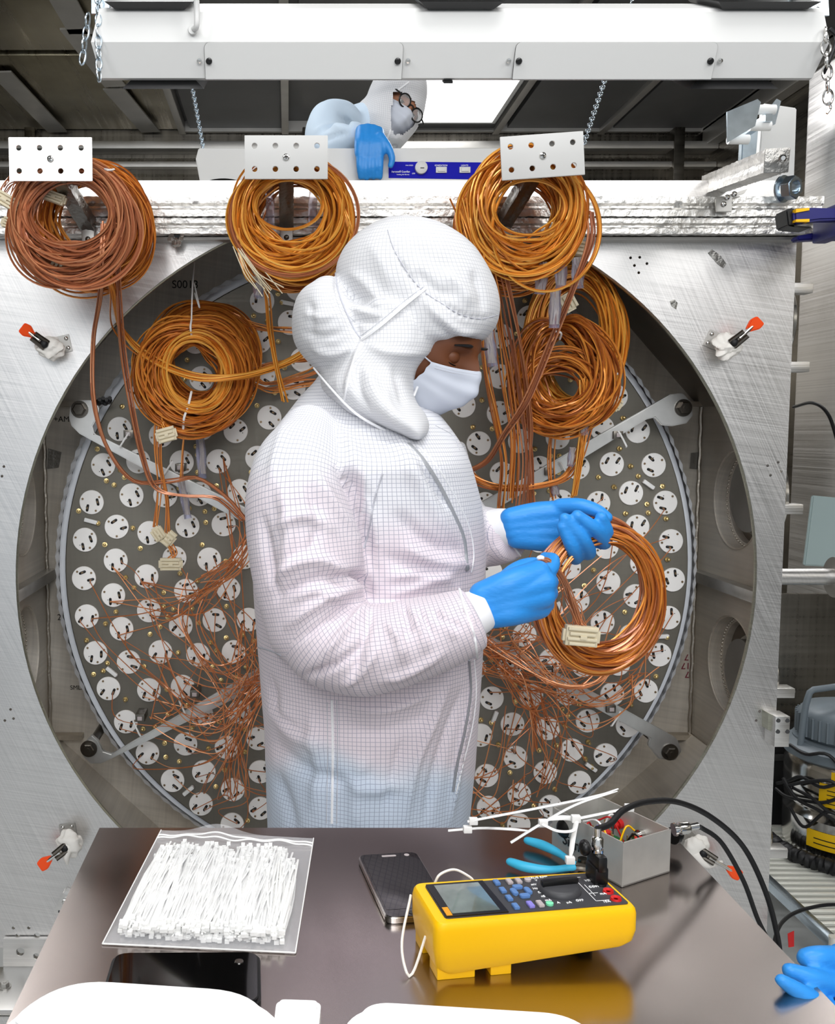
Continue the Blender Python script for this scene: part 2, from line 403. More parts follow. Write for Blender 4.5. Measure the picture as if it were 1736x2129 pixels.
# ledges and posts on the back wall
for (y0, y1, d) in ((300, 316, .05), (340, 352, .03), (430, 470, .05)):
    a = P(0, y1, 5.7).z; b = P(0, y0, 5.7).z
    struct(MB().box((-3.3, 5.68 - d, a), (2.45, 5.75, b), bev=.006).build('trim_1', M['alud']))
for px in (1416, 640, 60):
    x = P(px, 300, 5.6).x
    struct(MB().box((x - .03, 5.62, 0), (x + .03, 5.75, H), bev=.004).build('trim_2', M['panel']))
a = P(1415, 300, 5.6); 
struct(MB().box((2.38, 2.2, H - .09), (2.45, 5.7, H + .02), bev=.01).build('trim_3', M['alud']))
for i, (z0, z1) in enumerate(((.1, 1.0), (1.05, 2.0), (2.05, 3.0))):
    struct(MB().box((-3.3, 5.70, z0), (2.4, 5.74, z1), bev=.004).build('wall_back_panel', M['panel']))

# stainless cabinets and screens at the right, behind the chamber
c = empty('steel_cabinet', (2.15, 3.4, 0), 'tall shiny stainless steel cabinet standing behind the right edge of the chamber', 'cabinet')
def local(o, f):  # build world-space geometry under an empty
    f.build
def W(o, mb, name, mats, smooth=True):
    """build world-coordinate geometry as a part of o"""
    ob = mb.build(name, mats, None, smooth)
    root = o
    mw = Matrix.Identity(4); chain = []
    p = o
    while p: chain.append(p); p = p.parent
    for q in reversed(chain):
        mw = mw @ (Matrix.Translation(q.location) @ q.rotation_euler.to_matrix().to_4x4())
    ob.data.transform(mw.inverted()); ob.parent = o
    return ob
def slabpx(mb, poly, Y, d, m=0, bev=0, holes=()):
    """upright slab: outline read from photo pixels on plane Y, thickness d going back"""
    pts = pxz(poly, Y)
    hs = []
    for h in holes:
        c_ = P(h[0], h[1], Y); hs.append((c_.x, c_.z, h[2]))
    return mb.prism(pts, -d, m, YUP(Y), holes=hs, bev=bev)
W(c, MB().box((1.93, 3.1, .02), (2.42, 3.7, 2.75), bev=.02), 'body', M['steel'])
W(c, MB().box((1.95, 3.07, 1.25), (2.40, 3.10, 2.7), bev=.008), 'door', M['steel'])
W(c, MB().box((1.95, 3.07, .1), (2.40, 3.10, 1.22), bev=.008), 'door', M['alu'])
c = empty('white_screen', P(1600, 300, 3.6), 'pale upright metal sheet rising behind the foil-wrapped diagonal arm', 'panel')
W(c, slabpx(MB(), [(1588, 214), (1657, 224), (1650, 420), (1600, 430), (1588, 1690), (1540, 1690), (1570, 420)], 3.6, .03, bev=.004), 'sheet', M['white'])
W(c, slabpx(MB(), [(1545, 262), (1600, 240), (1590, 420), (1536, 420)], 3.75, .03, bev=.004), 'side_sheet', M['zinc'])
c = empty('roller_bracket', P(1565, 250, 3.4), 'zinc bracket with white rollers mounted high on the pale metal sheet', 'bracket')
W(c, slabpx(MB(), [(1512, 232), (1575, 206), (1582, 212), (1570, 262), (1513, 296)], 3.36, .008), 'side_plate', M['zinc'])
W(c, slabpx(MB(), [(1598, 226), (1615, 205), (1624, 210), (1612, 258), (1592, 268)], 3.45, .008), 'side_plate', M['zinc'])
for (x, y) in ((1590, 228), (1580, 262), (1535, 290)):
    p = P(x, y, 3.40); W(c, MB().cyl(p + Vector((-.035, 0, 0)), p + Vector((.035, 0, 0)), .016, 20), 'roller', M['nylon'])
p = P(1590, 250, 3.4); W(c, MB().box(p + Vector((-.012, -.03, -.012)), p + Vector((.012, .21, .012))), 'bracket_arm', M['zinc'])
c = empty('blue_gray_panel', P(1700, 1100, 2.6), 'pale blue-gray sheet leaning beside the chamber above the steel shaft', 'panel')
W(c, slabpx(MB(), [(1690, 1030), (1790, 1040), (1790, 1182), (1672, 1176)], 2.75, .012, bev=.003), 'sheet', mat('bluegray_sheet', '9FB0B0', .4))
c = empty('lower_screen', P(1690, 1300, 3.0), 'dull metal sheet behind the steel shaft at the right of the chamber', 'panel')
W(c, slabpx(MB(), [(1600, 1235), (1790, 1235), (1790, 1640), (1600, 1640)], 3.02, .02), 'sheet', M['panel'])
# black hose looping out of the cabinet
tag(MB().tube(spline([P(1650, 846, 2.7), P(1690, 838, 2.6), P(1722, 862, 2.55), P(1745, 930, 2.5)], 30), .0045, 8).build('black_hose', M['black']),
    'thin black hose arching beside the right edge of the chamber plate', 'hose')

# ---------------------------------------------------------------- vacuum chamber
YP = 2.25                                   # front face of the plate
CC = P(803, 1212, YP); RC = .875
ch = empty('vacuum_chamber', (.23, 2.25, .17), 'huge polished metal vacuum chamber with a round opening behind the worker', 'chamber')
XL, XR, ZB, ZT = -.72, 1.165, .175, 2.0
holes = [(CC.x, CC.z, RC)]
for grp in ([(1311, 536), (1345, 548), (1319, 533 + 19), (1328, 567)], [(1330, 535)], [(1596, 968), (1618, 961), (1602, 988), (1624, 980)],
            [(270, 564), (289, 558), (270, 572), (275, 540)], [(8, 970), (4, 990)], [(22, 1475), (10, 1498), (28, 1494)], [(1572, 1498), (1579, 1479), (1592, 1505)]):
    for (x, y) in grp:
        q = P(x, y, YP); holes.append((q.x, q.z, .0032))
for (x, y, r) in ((28, 1929, .004), (60, 1929, .004), (37, 1945, .0055), (77, 1945, .0075)):
    q = P(x, y, YP); holes.append((q.x, q.z, r))
pl = W(ch, MB().prism([(XL, ZB), (XR, ZB), (XR, ZT), (XL, ZT)], -.010, 0, YUP(YP), holes=holes), 'front_plate', [M['steel']])
# rim edge inside the opening
a = np.linspace(0, 2 * math.pi, 160, endpoint=False)
rim = MB(); 
rp = [(RC - .001, -.001), (RC - .004, .002), (RC - .004, .008), (RC + .004, .011)]
v = [(CC.x + r * math.cos(t), YP + y, CC.z + r * math.sin(t)) for r, y in rp for t in a]; k = len(a)
rim.add(v, [(i * k + q, i * k + (q + 1) % k, (i + 1) * k + (q + 1) % k, (i + 1) * k + q) for i in range(3) for q in range(k)])
W(pl, rim, 'rim', M['rim'])
# octagonal interior
XI0, XI1, YB = -.685, 1.15, 2.69
cz = 1.035; hz = .47; cx = (XI0 + XI1) / 2; hx = (XI1 - XI0) / 2
TX = .50
PY, PR = 2.46, .125
def side_wall(x, sgn):
    hs = []
    for (py_) in ((1036, 1375) if sgn > 0 else (1050, 1355)):
        z = P(1520 if sgn > 0 else 70, py_, 2.5).z; hs.append((PY, z, PR))
    mm = Matrix(((0, 0, 1, x), (1, 0, 0, 0), (0, 1, 0, 0), (0, 0, 0, 1)))
    W(ch, MB().prism([(YP + .01, cz - hz), (YB, cz - hz), (YB, cz + hz), (YP + .01, cz + hz)], .012 * sgn, 0, mm, holes=hs), 'side_wall', M['inner'])
    for h in hs:
        # port tube with welded lip, stepped inner bore
        prof = [(PR, 0), (PR, .05), (PR + .003, .052)]
        mt = axisM((x, PY, h[1]), (sgn, 0, 0))
        t = W(ch, MB().lathe([(PR + .003, -.004), (PR + .003, .0), (PR, .001), (PR, .030), (PR - .010, .032), (PR - .010, .052), (PR + .004, .052), (PR + .004, .0)], 64, 0, mt, caps=False), 'port', M['inner'])
        bd = MB(); 
        for q in range(70):
            an = q / 70 * 2 * math.pi; c_ = mt @ Vector(((PR - .003) * math.cos(an), (PR - .003) * math.sin(an), .030)); bd.ball(c_, .0035, seg=6)
        W(t, bd, 'weld_bead', M['weld'])
        W(t, MB().lathe([(0.001, .050), (PR, .050), (PR, .056), (.001, .056)], 48, 0, mt), 'cover', M['inner_shade'])
    # mid-height angle bar
    W(ch, MB().box((x, YP + .03, 1.015), (x - sgn * .03, YB, 1.045), bev=.003), 'angle_bar', M['arm'])
side_wall(XI0, -1); side_wall(XI1, 1)
def quad_wall(p0, p1, name, m):
    # wall running in depth between two (x,z) points
    d = np.array([p1[0] - p0[0], p1[1] - p0[1]]); nrm = np.array([-d[1], d[0]]) / np.linalg.norm(d) * .012
    W(ch, MB().prism([p0, p1, (p1[0] + nrm[0], p1[1] + nrm[1]), (p0[0] + nrm[0], p0[1] + nrm[1])], -(YB - YP - .01), 0, YUP(YP + .01)), name, m)
quad_wall((XI1, cz + hz), (cx + TX, cz + .93), 'corner_wall', M['inner_shade'])
quad_wall((cx + TX, cz + .93), (cx - TX, cz + .93), 'top_wall', M['inner_shade'])
quad_wall((cx - TX, cz + .93), (XI0, cz + hz), 'corner_wall', M['inner_shade'])
quad_wall((XI0, cz - hz), (cx - TX, cz - .86), 'corner_wall', M['inner'])
quad_wall((cx - TX, cz - .86), (cx + TX, cz - .86), 'floor_wall', M['inner'])
quad_wall((cx + TX, cz - .86), (XI1, cz - hz), 'corner_wall', M['inner'])
W(ch, MB().box((XL, YB, ZB), (XR, YB + .015, ZT)), 'back_wall', M['inner'])
# weld seams: vertical at the back corners, ledges where the corner walls begin
wd = lambda a, b, r=.006: W(ch, MB().tube([(np.array(a) * (1 - t) + np.array(b) * t + np.array([0, 0, 0]) + .0012 * np.array([math.sin(t * 90), 0, math.cos(t * 70)])) for t in np.linspace(0, 1, 60)], r, 8), 'weld_seam', M['weld'])
for x in (XI0 + .004, XI1 - .004):
    wd((x, YB - .004, cz - hz), (x, YB - .004, cz + hz))
    for z in (cz - hz, cz + hz): wd((x, YP + .03, z), (x, YB, z), .007)
for (x, z) in ((XI0 + .01, cz - hz), (XI1 - .01, cz - hz)):
    xx = cx - TX if x < 0 else cx + TX; wd((x, YB - .005, z), (xx, YB - .005, cz - .86), .005)
for z in (cz - hz, cz + hz):
    W(ch, MB().box((XI0, YB - .03, z - .007), (XI0 + .10, YB - .002, z + .007)), 'ledge', M['weld'])
    W(ch, MB().box((XI1 - .10, YB - .03, z - .007), (XI1, YB - .002, z + .007)), 'ledge', M['weld'])
for x in (-.43, .9):   # chamber feet
    for y in (2.32, 2.65): W(ch, MB().box((x - .05, y - .04, 0), (x + .05, y + .04, .175), bev=.005), 'foot', M['alu'])
# stamped and written marks
def text(body, px, py, Y, h, m, parent=None, rot=0, roll=0, name='lettering', M4=None, sx=1):
    cu = bpy.data.curves.new(name, 'FONT'); cu.body = body; cu.size = h; cu.extrude = .0003; cu.align_x = 'CENTER'; cu.align_y = 'CENTER'
    cu.materials.append(m); o = bpy.data.objects.new(name, cu); COL.objects.link(o)
    if M4 is None:
        o.location = P(px, py, Y); o.rotation_euler = (math.radians(90), math.radians(roll), 0)
    else: o.matrix_basis = M4
    o.scale.x = sx
    bpy.context.view_layer.update()
    me = bpy.data.meshes.new_from_object(o.evaluated_get(bpy.context.evaluated_depsgraph_get()))
    mw = o.matrix_world.copy(); bpy.data.objects.remove(o); me.name = name
    r = bpy.data.objects.new(name, me); COL.objects.link(r)
    if parent: me.transform(parent.matrix_world.inverted() @ mw); r.parent = parent
    else: r.matrix_world = mw
    return r
for (t, x, y) in (('2/17', 1441, 1402), ('12/17', 1438, 1384), ('2/17', 1440, 1366)): text(t, x, y, YB - .002, .026, M['txtr'], ch, roll=180)
text('+AM', 128, 872, YB - .002, .022, M['stamp'], ch); text('201', 132, 1284, YB - .002, .024, M['stamp'], ch)
text('S0013', 385, 592, YB - .002, .030, M['stamp'], ch); text('SMLS', 160, 1430, YB - .002, .018, M['stamp'], ch)
# foil tape scraps
def patch(poly, Y, m, label, par=None):
    o = slabpx(MB(), poly, Y - .001, .001).build('foil_tape', m)
    return tag(o, label, 'tape')
patch([(1472, 526), (1480, 518), (1498, 531), (1510, 548), (1504, 558), (1492, 549)], YP, M['foild'], 'gray scrap of foil tape on the upper right of the chamber plate')
patch([(1393, 626), (1402, 622), (1409, 630), (1406, 643), (1396, 636)], YP, M['foild'], 'small torn dab of foil tape above the orange-handled clamp at right')
patch([(1205, 497), (1232, 490), (1254, 490), (1252, 512), (1222, 514)], YP, M['foil'], 'crinkled foil tape just below the rail beside the right hanging coil')
patch([(100, 932), (128, 940), (122, 972), (98, 975)], YB - .003, M['foild'], 'dull square of tape inside the chamber at upper left')
patch([(1437, 942), (1470, 938), (1468, 978), (1434, 974)], YB - .003, M['foild'], 'dull square of tape inside the chamber at upper right')
patch([(325, 1702), (345, 1682), (385, 1700), (398, 1712), (380, 1724), (330, 1716)], 2.70, M['foild'], 'crumpled foil tape low inside the chamber behind the plastic bag')

# ---------------------------------------------------------------- instrument disc with round sensor pads
YD = 2.50
DC = P(783, 1187, YD); RD = 648 / F * 2.52
disc = empty('sensor_disc', DC, 'large gray instrument disc studded with round white sensor pads inside the chamber', 'disc')
W(disc, MB().lathe([(.001, 0), (RD - .003, 0), (RD, .003), (RD, .016), (.001, .016)], 160, 0, axisM((DC.x, YD, DC.z), (0, 1, 0))), 'plate', M['disc'])
# ribbed pale sleeve round the disc
rb = MB(); n = 300; R0 = RD + .010; v = []; f = []
for i in range(n):
    r = R0 + (.0035 if i % 2 else 0); a_ = i / n * 2 * math.pi
    tw = .02
    for (y, dr, da) in ((2.500, .004, 0), (2.52, .018, tw), (2.60, .024, tw * 2)):
        v.append((DC.x + (r + dr) * math.cos(a_ + da), y, DC.z + (r + dr) * math.sin(a_ + da)))
for i in range(n):
    j = (i + 1) % n
    for q in range(2): f.append((i * 3 + q, j * 3 + q, j * 3 + q + 1, i * 3 + q + 1))
rb.add(v, f)
W(disc, rb, 'ribbed_sleeve', M['ring'], False)
W(disc, MB().lathe([(RD + .003, .03), (R0 + .012, .03), (R0 + .012, .034), (RD + .003, .034)], 160, 0, axisM((DC.x, YD, DC.z), (0, 1, 0)), caps=False), 'backing_ring', M['ring'])

PADS = [(545,626),(603,671),(406,710),(539,709),(419,787),(547,780),(629,748),(610,806),(249,892),(290,825),(335,905),(419,890),(490,896),(560,868),(215,967),(288,959),(378,961),(454,959),(535,952),(191,1044),(274,1030),(344,1030),(415,1027),(498,1021),(243,1095),(311,1108),(390,1093),(465,1090),(177,1122),(241,1165),(363,1160),(435,1163),(508,1158),
(175,1202),(305,1198),(236,1237),(387,1228),(475,1224),(181,1281),(310,1269),(253,1307),(376,1300),(446,1289),(517,1288),(199,1357),(268,1376),(334,1355),(412,1361),(486,1355),(226,1431),(310,1434),(380,1427),(262,1500),(419,1485),(498,1480),(529,1427),(307,1565),(386,1546),(471,1553),(537,1535),(359,1622),(424,1604),(484,1641),(541,1604),(418,1671),(541,1680),(483,1713),
(1100,661),(1040,699),(969,751),(1095,738),(1040,783),(963,843),(1037,859),(1279,825),(995,922),(1081,917),(1159,909),(1251,891),(1325,896),(1043,985),(1121,973),(1200,972),(1271,965),(1358,967),(966,995),(1008,1048),(1166,1043),(1243,1046),(1311,1025),(1382,1045),(1324,1095),(1090,1090),
(1394,1125),(1260,1137),(1121,1124),(1019,1189),(1182,1179),(1334,1170),(1264,1210),(1398,1205),(1200,1248),(1320,1239),(1389,1284),(1252,1294),(1090,1320),(1311,1322),(1370,1361),(1144,1373),(1213,1383),(1285,1380),(986,1389),(1058,1389),(1030,1262),(1110,1250),
(1022,1451),(1104,1445),(1179,1442),(1272,1443),(1342,1436),(1065,1505),(1221,1498),(1304,1508),(999,1528),(1139,1514),(1188,1559),(1258,1569),(1071,1574),(1133,1605),(1204,1626),(1011,1612),(1079,1651),(1015,1678),(1143,1676),(1078,1714),
(620,600),(680,640),(760,640),(840,620),(920,640),(700,720),(790,730),(880,720),(650,870),(720,820),(810,820),(890,810),(600,960),(690,930),(780,910),(870,920),(600,1060),(690,1040),(780,1010),(880,1020),(590,1160),(680,1140),(780,1110),(870,1130),(600,1260),(690,1240),(780,1220),(880,1240),(610,1360),(700,1340),(790,1330),(880,1350),(620,1470),(720,1450),(810,1440),(900,1460),(630,1570),(720,1560),(820,1550),(910,1560),(620,1670),(720,1660),(820,1650),(910,1660)]
rnd = random.Random(4)
PR_ = 25.0 / F * 2.52
yf = -.0
padm = MB().lathe([(.001, -.0045), (PR_ - .0008, -.0045), (PR_, -.0035), (PR_, 0), (.001, 0)], 36)
for q in (.4, 2.1, 4.5): padm.cyl((PR_ * .78 * math.cos(q), PR_ * .78 * math.sin(q), -.0045), (PR_ * .78 * math.cos(q), PR_ * .78 * math.sin(q), -.0062), .0029, 8, 1)
padm.cyl((PR_ * .6 * math.cos(3.4), PR_ * .6 * math.sin(3.4), -.0045), (PR_ * .6 * math.cos(3.4), PR_ * .6 * math.sin(3.4), -.0048), .0013, 6, 2)
padmesh = padm.mesh('pad', [M['pad'], M['brown'], M['black']])
sl = MB().tube([(-.0062, 0, -.0045), (.0062, 0, -.0045)], .0036, 8, 0, roundcap=True).tube([(-.003, 0, -.0075), (.003, 0, -.0075)], .0019, 6, 1)
slotmesh = sl.mesh('slot', [M['black'], M['brown']])
PADPOS = []
for i, (x, y) in enumerate(PADS):
    p = P(x, y, YD)
    # local z of the pad points away from the camera
    th = math.atan2(p.z - DC.z, p.x - DC.x) + rnd.uniform(-.25, .25) + (2.2 if i % 3 else 0.6)
    o = link('pad', padmesh, disc, p - disc.location); o.rotation_euler = (math.radians(-90), th, 0)
    r_ = o.rotation_euler.to_matrix()
    for (rr, an, tw) in ((PR_ * .50, .95, 1.4), (PR_ * .58, 3.05 + rnd.uniform(-.2, .2), 2.7)):
        s_ = link('slot', slotmesh, o, (rr * math.cos(an), rr * math.sin(an), 0), (0, 0, an + tw))
        q = p + r_ @ Vector((rr * math.cos(an), rr * math.sin(an), -.008)); PADPOS.append((q, x, y))
# brass studs between the pads
studm = MB().lathe([(.0068, -.0), (.0068, -.004), (.0042, -.0045), (.0038, -.013), (.0005, -.0145)], 8)
studmesh = studm.mesh('stud', M['brass'])
cand = []
for i in range(9000):
    r = RD * math.sqrt(rnd.random()) * .975; a_ = rnd.uniform(0, 2 * math.pi)
    p = Vector((DC.x + r * math.cos(a_), YD, DC.z + r * math.sin(a_)))
    if all((p.x - P(x, y, YD).x) ** 2 + (p.z - P(x, y, YD).z) ** 2 > (PR_ + .009) ** 2 for x, y in PADS) if len(cand) < 330 else False:
        px = CX + F * p.x / 2.5
        if 560 < px < 960 and p.z < 1.5: continue
        if all((p - q).length > .021 for q in cand): cand.append(p)
for i, p in enumerate(cand[:295]):
    o = link('stud', studmesh, disc, p - disc.location); o.rotation_euler = (math.radians(-90 + rnd.uniform(-14, 14)), 0, math.radians(rnd.uniform(-14, 14)))
# small white barrel connectors on the disc
bar = MB().box((-.017, -.005, -.012), (.017, .005, -.001), bev=.0015).cyl((-.017, 0, -.006), (.019, 0, -.006), .0035, 8, 1)
barmesh = bar.mesh('barrel_connector', [M['nylon'], M['btngray']])
for (x, y, r) in ((190, 1083, -15), (597, 631, -12), (1346, 1007, -35), (1374, 1322, 3), (1027, 1490, 70), (1227, 1593, -35), (233, 1395, -40), (392, 1642, 40), (1163, 1262, -65)):
    o = link('barrel_connector', barmesh, disc, P(x, y, YD) - disc.location); o.rotation_euler = (math.radians(-90), math.radians(-r), 0)

# support arms with bolts
def hexbolt(par, p, r, d=(0, -1, 0), m='dsteel'):
    mt = axisM(p, d)
    return W(par, MB().lathe([(r * 1.35, 0), (r * 1.35, r * .25)], 24, 0, mt).lathe([(r, r * .25), (r, r * .95), (r * .85, r * 1.05)], 6, 0, mt).lathe([(r * .35, r), (r * .35, r * 1.15)], 12, 0, mt), 'bolt', M[m], False)
ARMS = [
 ('upper left', [(143,868),(146,846),(163,832),(188,832),(206,846),(203,866),(192,886),(196,902),(210,908),(512,1056),(505,1086),(165,902),(148,885)], (166, 851)),
 ('upper right', [(1441,864),(1439,838),(1420,817),(1394,820),(960,1068),(966,1096),(1188,968),(1345,872),(1362,868),(1376,884),(1398,886),(1428,880)], (1420, 848)),
 ('lower left', [(171,1572),(172,1549),(190,1528),(203,1540),(213,1562),(232,1568),(540,1388),(556,1420),(210,1588),(188,1588)], (185, 1556)),
 ('lower right', [(1410,1540),(1418,1562),(1404,1582),(1370,1578),(1348,1550),(1352,1535),(980,1330),(990,1306),(1402,1532)], (1392, 1563))]
for i, (nm, poly, b) in enumerate(ARMS):
    o = empty('disc_brace', P(b[0], b[1], 2.40), 'flat metal brace bolted inside the chamber at the %s of the sensor disc' % nm, 'brace')
    br = slabpx(MB(), poly, 2.41, .014, bev=.0025); W(o, br, 'bar', M['arm'])
    hexbolt(o, P(b[0], b[1], 2.41), .016)
    # guide rail strip and clamps along the bar
    A = P(*poly[len(poly) // 2 - 1], 2.40); e = P(b[0], b[1], 2.40)
    for t in (.30, .62):
        far = P(*{0: (500, 1070), 1: (975, 1085), 2: (540, 1400), 3: (985, 1320)}[i], 2.40); c_ = e.lerp(far, t) + Vector((0, 0, .018 if i < 2 else .02))
        W(o, MB().box(c_ - Vector((.012, .0, .010)), c_ + Vector((.012, .06, .010)), bev=.002), 'clamp_block', M['dsteel'])
        W(o, MB().box(c_ - Vector((.006, .004, .005)), c_ + Vector((.006, .0, .005)), bev=.001), 'clamp_block', M['btngray'])
    W(o, MB().cyl(e + Vector((0, .02, 0)), e + Vector((0, .33, 0)), .012, 16), 'standoff', M['dsteel'])
    sgn = 1 if i in (0, 2) else -1
    for t in (.28, .55):   # cable ties strapped round the bar
        far = P(*{0: (500, 1070), 1: (975, 1085), 2: (540, 1400), 3: (985, 1320)}[i], 2.40); c_ = e.lerp(far, t); d = (far - e).normalized(); u = Vector((-d.z, 0, d.x))
        W(o, MB().tube([c_ + u * s1 + Vector((0, y1, 0)) for s1, y1 in ((.02, -.0), (.018, -.004), (0, -.005), (-.018, -.004), (-.024, 0))], .0025, 6), 'cable_tie', M['nylon'])
o = empty('black_knob_cluster', P(214, 835, 2.45), 'black knurled fittings beside the upper left brace', 'fitting')
for k in range(4): W(o, MB().lathe([(.008, 0), (.008, .012), (.005, .014), (.005, .03)], 10, 0, axisM(P(205 + 7 * k, 838 - 3 * (k % 2), 2.45), (.3, -1, .3))), 'fitting', M['black'])
# ---------------------------------------------------------------- foil-wrapped rail and arm on top of the plate
def foil_bar(par, name, A, B, prof, n, amp, mats, seed=1):
    """profile (u,v) swept from A to B with crinkles"""
    A, B = Vector(A), Vector(B); d = (B - A).normalized(); u = d.cross(Vector((0, 0, 1))).normalized(); v_ = u.cross(d)
    r = random.Random(seed); mb = MB(); k = len(prof); pts = []
    for i in range(n + 1):
        c = A.lerp(B, i / n)
        for (a_, b_) in prof:
            pts.append(c + u * (a_ + r.uniform(-amp, amp)) + v_ * (b_ + r.uniform(-amp, amp)))
    f = [(i * k + q, i * k + (q + 1) % k, (i + 1) * k + (q + 1) % k, (i + 1) * k + q) for i in range(n) for q in range(k)]
    f += [tuple(range(k))[::-1], tuple(n * k + q for q in range(k))]
    mb.add(pts, f); return W(par, mb, name, mats)
def squareprof(w, h, n=5, groove=.15):
    out = []
    for (x0, y0, x1, y1) in ((-1, -1, 1, -1), (1, -1, 1, 1), (1, 1, -1, 1), (-1, 1, -1, -1)):
        for i in range(n):
            t = i / n; x = x0 + (x1 - x0) * t; y = y0 + (y1 - y0) * t
            g = 1 - (groove if i in (n // 2, n // 2 + 1) else 0)
            if x0 == x1: x *= g
            else: y *= g
            out.append((x * w / 2, y * h / 2))
    return out
zt = P(868, 408, 2.17).z; zb = P(868, 484, 2.17).z; hr = zt - zb
rail = empty('foil_wrapped_rail', (.2, 2.2, (zt + zb) / 2), 'long horizontal rail wrapped in crinkled foil along the top of the chamber plate', 'rail')
foil_bar(rail, 'upper_channel', (P(0, 420, 2.2).x - .05, 2.205, zt - hr * .27), (P(1714, 420, 2.17).x, 2.205, zt - hr * .27), squareprof(.066, hr * .54, 9, .22), 340, .0009, M['foil'], 1)
foil_bar(rail, 'lower_channel', (P(0, 420, 2.2).x - .05, 2.21, zb + hr * .22), (P(1708, 420, 2.17).x, 2.21, zb + hr * .22), squareprof(.06, hr * .44, 9, .25), 340, .0009, M['foil'], 2)
W(rail, MB().box((P(300, 487, 2.24).x, 2.215, zb - .006), (P(1655, 487, 2.24).x, 2.25, zb + .0)), 'base_strip', M['alud'])
arm = empty('foil_wrapped_beam', P(1480, 400, 2.2), 'foil-wrapped square beam jutting up towards the right end of the rail', 'beam')
e0 = P(1478, 385, 2.30); e1 = P(1614, 334, 1.86)
foil_bar(arm, 'bar', e0, e1, squareprof(.042, .042, 7, .1), 60, .0008, M['foil'], 3)
fd_ = (e1 - e0).normalized()
W(arm, MB().box((-.022, -.022, 0), (.022, .022, .004), 0, axisM(e1, fd_), bev=.001), 'end_cap', M['foild'])
sc = e1 + (e1 - e0).normalized() * .002
W(arm, MB().cyl(sc, sc + (e1 - e0).normalized() * .03, .003, 10).lathe([(.007, 0), (.007, .003), (.004, .006)], 16, 0, axisM(sc + (e1 - e0).normalized() * .03, (e1 - e0))), 'end_screw', M['chrome'])
W(arm, slabpx(MB(), [(1488, 414), (1555, 392), (1548, 402), (1522, 412), (1522, 440), (1490, 440)], 2.155, .006, bev=.001), 'angle_bracket', M['alud'])
for (x, y) in ((1505, 424), (1512, 410), (1527, 403)): W(arm, MB().ball(P(x, y, 2.153), (.006, .003, .006)), 'screw', M['chrome'])
# big loose nut and washer sitting on the rail
o = empty('hex_nut', P(1645, 392, 2.15), 'large shiny zinc hex nut with washer resting on the right end of the rail', 'nut')
c = P(1655, 389, 2.13)
hexp = [(.026 * math.cos(t), .026 * math.sin(t)) for t in np.linspace(.2, 2 * math.pi + .2, 6, endpoint=False)]
W(o, MB().prism(hexp, .022, 0, axisM(c, (-.55, 1, .1)), holes=[(0, 0, .014)], bev=.0015), 'nut', M['zinc'])
W(o, MB().lathe([(.015, .022), (.029, .022), (.029, .026), (.015, .026)], 32, 0, axisM(c + Vector((-.004, .004, 0)), (-.55, 1, .1)), caps=False), 'washer', M['zinc'])
# blue quick clamp gripping the rail end
o = empty('bar_clamp', P(1680, 460, 2.1), 'dark blue bar clamp gripping the right end of the foil rail', 'clamp')
W(o, slabpx(MB(), [(1634, 436), (1652, 430), (1654, 468), (1690, 470), (1688, 474), (1638, 470)], 2.06, .05, bev=.003), 'rubber_pad', M['black'])
W(o, slabpx(MB(), [(1651, 438), (1658, 432), (1695, 431), (1780, 434), (1780, 456), (1705, 458), (1660, 464), (1652, 460)], 2.05, .03, bev=.004), 'jaw', M['navy'])
W(o, slabpx(MB(), [(1655, 434), (1683, 432), (1683, 437), (1655, 442)], 2.046, .02), 'yellow_pad', M['yellow'])
W(o, slabpx(MB(), [(1655, 456), (1683, 455), (1683, 461), (1655, 461)], 2.046, .02), 'yellow_pad', M['yellow'])
W(o, slabpx(MB(), [(1658, 490), (1690, 484), (1780, 486), (1780, 496), (1710, 497), (1658, 500)], 2.16, .03, bev=.003), 'lower_jaw', M['navy'])
W(o, slabpx(MB(), [(1717, 462), (1780, 462), (1780, 484), (1717, 484)], 2.12, .02), 'slide_bar', M['black'])
W(o, MB().box((P(1715, 470, 2.1).x, 2.02, P(1715, 498, 2.1).z), (P(1745, 470, 2.1).x, 2.15, P(1715, 432, 2.1).z), bev=.004), 'head', M['navy'])

# foil-capped stud left of the opening
o = empty('foil_capped_stud', P(368, 497, 2.22), 'bolt wrapped in a twist of foil just below the rail left of centre', 'bolt')
r = random.Random(9); b_ = MB()
for k in range(14):
    c = P(368 + r.uniform(-12, 12), 498 + r.uniform(-12, 12), 2.21); b_.ball(c, (r.uniform(.006, .011), .008, r.uniform(.006, .011)), seg=6)
W(o, b_, 'foil_wrap', M['foil'], False); W(o, MB().cyl(P(368, 488, 2.25), P(368, 488, 2.19), .007, 12), 'stud', M['black'])

